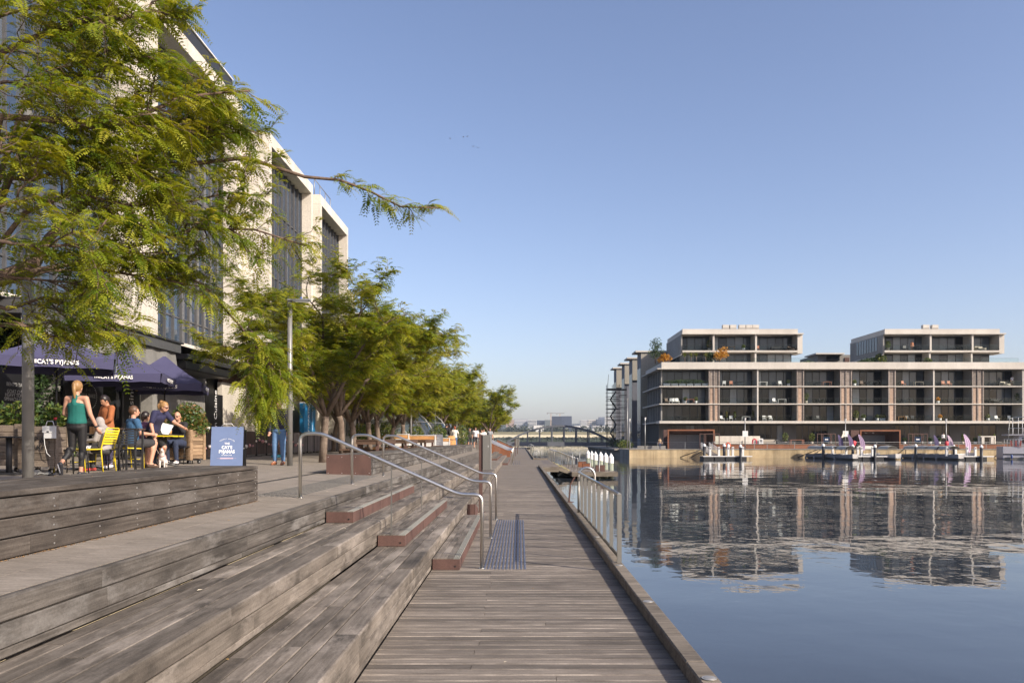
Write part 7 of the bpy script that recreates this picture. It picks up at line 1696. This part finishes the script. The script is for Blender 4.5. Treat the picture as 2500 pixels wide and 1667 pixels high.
# ---- the big honey locust at the left
r=random.Random(21)
def W3(l): return [Vector((ux(u,Y),Y,vz(v,Y))) for u,v,Y in l]
TX,TY=-6.0,8.6; g0=gz(TX); fork=Vector((TX-.05,TY,3.3))
limbs=[([(0,285,8.2),(128,294,8.4),(245,312,8.6),(306,297,8.8),(410,254,9.2),(437,239,9.3),(530,228,9.5),(610,222,9.7)],.038,.06,1.25),
 ([(67,334,9),(226,352,9.4),(340,330,9.7),(444,294,9.9),(560,300,10.3),(640,330,10.5)],.03,.1,1.3),
 ([(88,640,8.9),(120,580,9.0),(185,518,9.2),(245,462,9.3),(324,407,9.6),(422,346,9.9),(540,296,10.2)],.06,.25,1.1),
 ([(324,407,9.6),(470,400,10),(600,385,10.3),(744,432,10.6),(830,440,10.7),(905,468,10.8),(978,505,10.9),(1075,508,11.0)],.026,.0,1.0),
 ([(-40,150,8.6),(120,75,8.7),(235,46,8.8),(294,47,8.9),(373,25,9.1),(455,50,9.3)],.03,.05,1.2),
 ([(-20,585,8),(54,598,8.1),(134,601,8.2),(196,595,8.3),(236,571,8.35),(262,534,8.4)],.018,.05,1.1),
 ([(88,660,8.8),(200,640,9),(330,600,9.4),(470,560,9.8),(620,560,10.2),(745,600,10.4)],.028,.15,1.2),
 ([(20,755,8.6),(110,725,8.8),(220,760,9.1),(330,812,9.2)],.018,.0,1.25),
 ([(120,660,9),(250,660,9.3),(380,680,9.7),(490,700,10.1),(550,740,10.4)],.02,.1,1.2),
 ([(400,640,9.8),(500,700,10.2),(590,800,10.6),(650,880,10.8),(675,930,10.9)],.014,.66,.9),
 ([(60,250,8.8),(200,190,9.1),(330,140,9.4),(440,170,9.7),(500,200,9.8)],.022,.1,1.2),
 ([(-30,430,8.4),(80,440,8.6),(190,400,8.8),(300,430,9.1),(420,460,9.5)],.024,.05,1.25),
 ([(-30,670,8.2),(60,680,8.4),(170,690,8.6),(260,715,8.7)],.016,.0,1.25),
 ([(-60,540,8.0),(10,500,8.2),(90,480,8.4),(170,500,8.6)],.02,.0,1.3),
 ([(-60,210,8.0),(20,200,8.2),(110,230,8.5),(190,250,8.7)],.02,.0,1.3),
 ([(-60,380,8.0),(30,370,8.2),(120,350,8.4)],.02,.0,1.3),
 ([(-60,800,8.2),(20,790,8.3),(90,800,8.5),(140,830,8.6)],.014,.0,1.1),
 ([(-60,60,8.2),(30,30,8.4),(130,10,8.6),(220,-20,8.8)],.02,.0,1.2),
 ([(60,520,8.5),(180,470,8.9),(300,500,9.3),(430,500,9.7),(560,470,10.1),(650,480,10.3)],.022,.1,1.25)]
tt=thing('honey_locust','large honey locust at the left edge with long bare branches reaching over the parasols','tree',(TX,TY,g0))
q=MB(); fr=Fronds(); off=Vector((TX,TY,g0))
q.tube([Vector((0,0,-.05)),Vector((.02,0,.8)),Vector((-.03,0,1.7)),fork-off],[.13,.115,.105,.1],12)
for k in range(3): 
    e=[Vector((-1.2,-.8,5.2)),Vector((-.9,.6,5.6)),Vector((-.4,-1.5,4.6))][k]; q.tube(jitter_path(fork-off,e,4,.08,r),[.085,.07,.06,.045,.03],9)
def leafy(pts,dens,start,n_per_m,tw,nf,size,skip=()):
    L=sum((pts[i+1]-pts[i]).length for i in range(len(pts)-1)); n=int(L*n_per_m*dens)
    for i in range(n):
        f=start+(1-start)*(i+r.random())/n
        if any(a<f<b2 for a,b2 in skip): continue
        p,td=along(pts,f); a=r.uniform(0,6.28); e1=td.orthogonal().normalized(); e2=td.cross(e1); sd=e1*math.cos(a)+e2*math.sin(a)
        d=td*r.uniform(.3,.9)+sd*r.uniform(.5,1.0)+Vector((0,0,.10)); tn=.26+.34*r.random()+(.2 if r.random()<.2 else 0)+(.08*(1-min(1,(p.x+6)/3)))
        twig(q,fr,p-off,d,tw*r.uniform(.5,1.25)*(1.0-.45*f),nf,size,tn,r)
for k,(l,rad,start,dens) in enumerate(limbs):
    pts=W3(l); base=fork if k not in (3,9) else None
    if base is not None and l[0][0]<130: pts2=[base]+pts
    else: pts2=pts
    q.tube([p-off for p in pts2],[rad*1.5+.01 if i==0 and base is not None else rad*(1-.8*i/(len(pts2)-1))+.004 for i in range(len(pts2))],8)
    leafy(pts,dens,start,11.5 if k!=3 else 9,.62 if k not in (3,5) else .36,8,.255,((.44,.60),) if k==3 else ())
    if k in (3,): continue
    L=sum((pts[i+1]-pts[i]).length for i in range(len(pts)-1))
    for j in range(int(L*2.7)):
        f=max(start,.12)+(.9-max(start,.12))*r.random(); p,td=along(pts,f); d=td*r.uniform(.3,.9)+Vector((r.uniform(-.5,.5),r.uniform(-1,1),r.uniform(-.55,.45))); e=p+d.normalized()*r.uniform(.5,1.0)*(1.15-.7*f); sp=jitter_path(p,e,4,.04,r)
        q.tube([x-off for x in sp],[.012,.01,.008,.006,.004],5); leafy(sp,1.0,.15,10,.42,7,.25)
# hanging spray before the lamp
for _ in range(34):
    p=Vector((ux(r.uniform(600,690),10.8),10.8+r.uniform(-.2,.2),vz(r.uniform(880,975),10.8))); twig(q,fr,p-off,Vector((r.uniform(-.4,.6),r.uniform(-.4,.4),-.9)),.3,7,.23,.48,r)
tme=q.mesh('trunk',M['bark']); obj('trunk',tme,tt); NEAR_FRONDS=len(fr.p); obj('crown',fr.mesh('crown',M['leaf_tree'],10),tt)
# ---- promenade row
def tree_variant(seed,nl,hgt,rad,ntw,lean):
    r=random.Random(seed); q=MB(); fr=Fronds(); th=r.uniform(1.35,1.8); top=Vector((lean,0,th))
    q.tube([Vector((0,0,-.05)),Vector((lean*.3,.02,.6)),Vector((lean*.7,-.02,1.2)),top],[.135,.118,.11,.105],12)
    ends=[]
    for k in range(nl):
        a=2*math.pi*(k+r.uniform(-.2,.2))/nl; rr=rad*r.uniform(.75,1.1); e=Vector((lean+rr*math.cos(a),rr*math.sin(a),hgt*r.uniform(.5,.95))); m=top.lerp(e,.45)+Vector((0,0,.45)); pts=[top,top.lerp(m,.5)+Vector((r.gauss(0,.06),r.gauss(0,.06),.12)),m,m.lerp(e,.5)+Vector((r.gauss(0,.12),r.gauss(0,.12),.12)),e]
        q.tube(pts,[.075,.06,.045,.028,.01],8); ends.append(pts)
        for j in range(9):
            f=r.uniform(.22,.98); p,td=along(pts,f); d=Vector((r.uniform(-1,1),r.uniform(-1,1),r.uniform(-.45,.6)))+td*.6; e2=p+d.normalized()*r.uniform(.7,1.5); sp=jitter_path(p,e2,4,.06,r); q.tube(sp,[.02,.016,.012,.008,.004],5); ends.append(sp)
    for i in range(ntw):
        pts=r.choice(ends); f=r.uniform(.25,1.0); p,td=along(pts,f)
        if p.z<2.25: continue
        d=td*.5+Vector((r.uniform(-1,1),r.uniform(-1,1),r.uniform(-.35,.55))); twig(q,fr,p,d,r.uniform(.3,.75),9,.28,.33+.45*r.random()+(.15 if r.random()<.15 else 0),r,.007)
    return q.mesh('trunk',M['bark_pale']),fr.mesh('crown',M['leaf_tree'],5,.5,.46,.36)
VAR=[tree_variant(3,6,5.7,2.8,1150,.1),tree_variant(8,6,6.0,3.0,1150,-.25),tree_variant(14,6,5.6,2.9,1150,.3)]
names=['nearest','second','third','fourth','fifth','sixth','seventh','eighth','ninth','tenth','eleventh','twelfth','thirteenth','fourteenth','fifteenth','sixteenth','seventeenth','eighteenth']
row=[(788,24.6,0,.3,.97),(838,28.0,1,1.2,1.0),(868,31.6,2,2.4,1.02),(903,35.0,0,4.0,1.0),(924,39,1,5.2,1.05),(951,43,2,.8,1.05),(981,48,1,2.0,1.1),(1003,53,0,1.6,1.1),(1030,59,2,3.1,1.12),(1052,65,1,4.4,1.12),(1075,71,0,5.6,1.15),(1092,78,2,.2,1.15),(1108,86,1,2.7,1.15),(1128,95,0,3.6,1.15),(1143,105,2,1.1,1.15),(1160,116,1,4.9,1.15),(1176,128,0,2.2,1.15),(1190,141,2,0.5,1.15)]
for i,(u,Y,v,a,s) in enumerate(row):
    x=ux(u,Y); t=thing('locust_tree',names[i]+' honey locust along the promenade row, counted from the camera','tree',(x,Y,gz(x)),a,'honey locusts in the promenade row'); t.scale=(s,s,s*(1+.06*math.sin(i*2.1)))
    obj('trunk',VAR[v][0],t); obj('crown',VAR[v][1],t)
for i,(x,Y,v,a) in enumerate(((-9.6,41,2,1.0),(-9.8,50,0,3.0),(-9.9,60,1,2.0),(-9.0,71,2,5.0),(-8.7,84,0,1.4),(-3.6,88,1,2.9),(-3.4,104,2,4.2))):
    t=thing('locust_tree',('first','second','third','fourth','fifth','sixth','seventh')[i]+' of the honey locusts standing behind the promenade row near the pavilions','tree',(x,Y,gz(x)),a,'honey locusts behind the row'); t.scale=(1.05,1.05,1.05); obj('trunk',VAR[v][0],t); obj('crown',VAR[v][1],t)
# ================================================================ finish: lettering becomes mesh
bpy.context.view_layer.update(); dg=bpy.context.evaluated_depsgraph_get()
for o in TEXTS:
    me=bpy.data.meshes.new_from_object(o.evaluated_get(dg)); nm_=o.name; par=o.parent; loc=o.location.copy(); rot=o.rotation_euler.copy(); sc=o.scale.copy(); bpy.data.objects.remove(o)
    n=bpy.data.objects.new('lettering',me); COL.objects.link(n); n.parent=par; n.location=loc; n.rotation_euler=rot; n.scale=sc; me.name='lettering'
print('near fronds',NEAR_FRONDS,'objects',len(bpy.data.objects))
# ---- thin morning air over the whole harbour
hz=bpy.data.materials.new('morning_haze'); hz.use_nodes=True; nt=hz.node_tree; nt.nodes.clear()
pv=nt.nodes.new('ShaderNodeVolumePrincipled'); pv.inputs['Density'].default_value=0.00008; pv.inputs['Color'].default_value=(0.72,0.82,1.0,1); pv.inputs['Anisotropy'].default_value=0.0
ou=nt.nodes.new('ShaderNodeOutputMaterial'); nt.links.new(pv.outputs[0],ou.inputs['Volume'])
q=MB(); q.box(-5200,5200,-120,4300,-2.2-1,150); o=q.build('haze',hz); tag(o,kind='stuff')
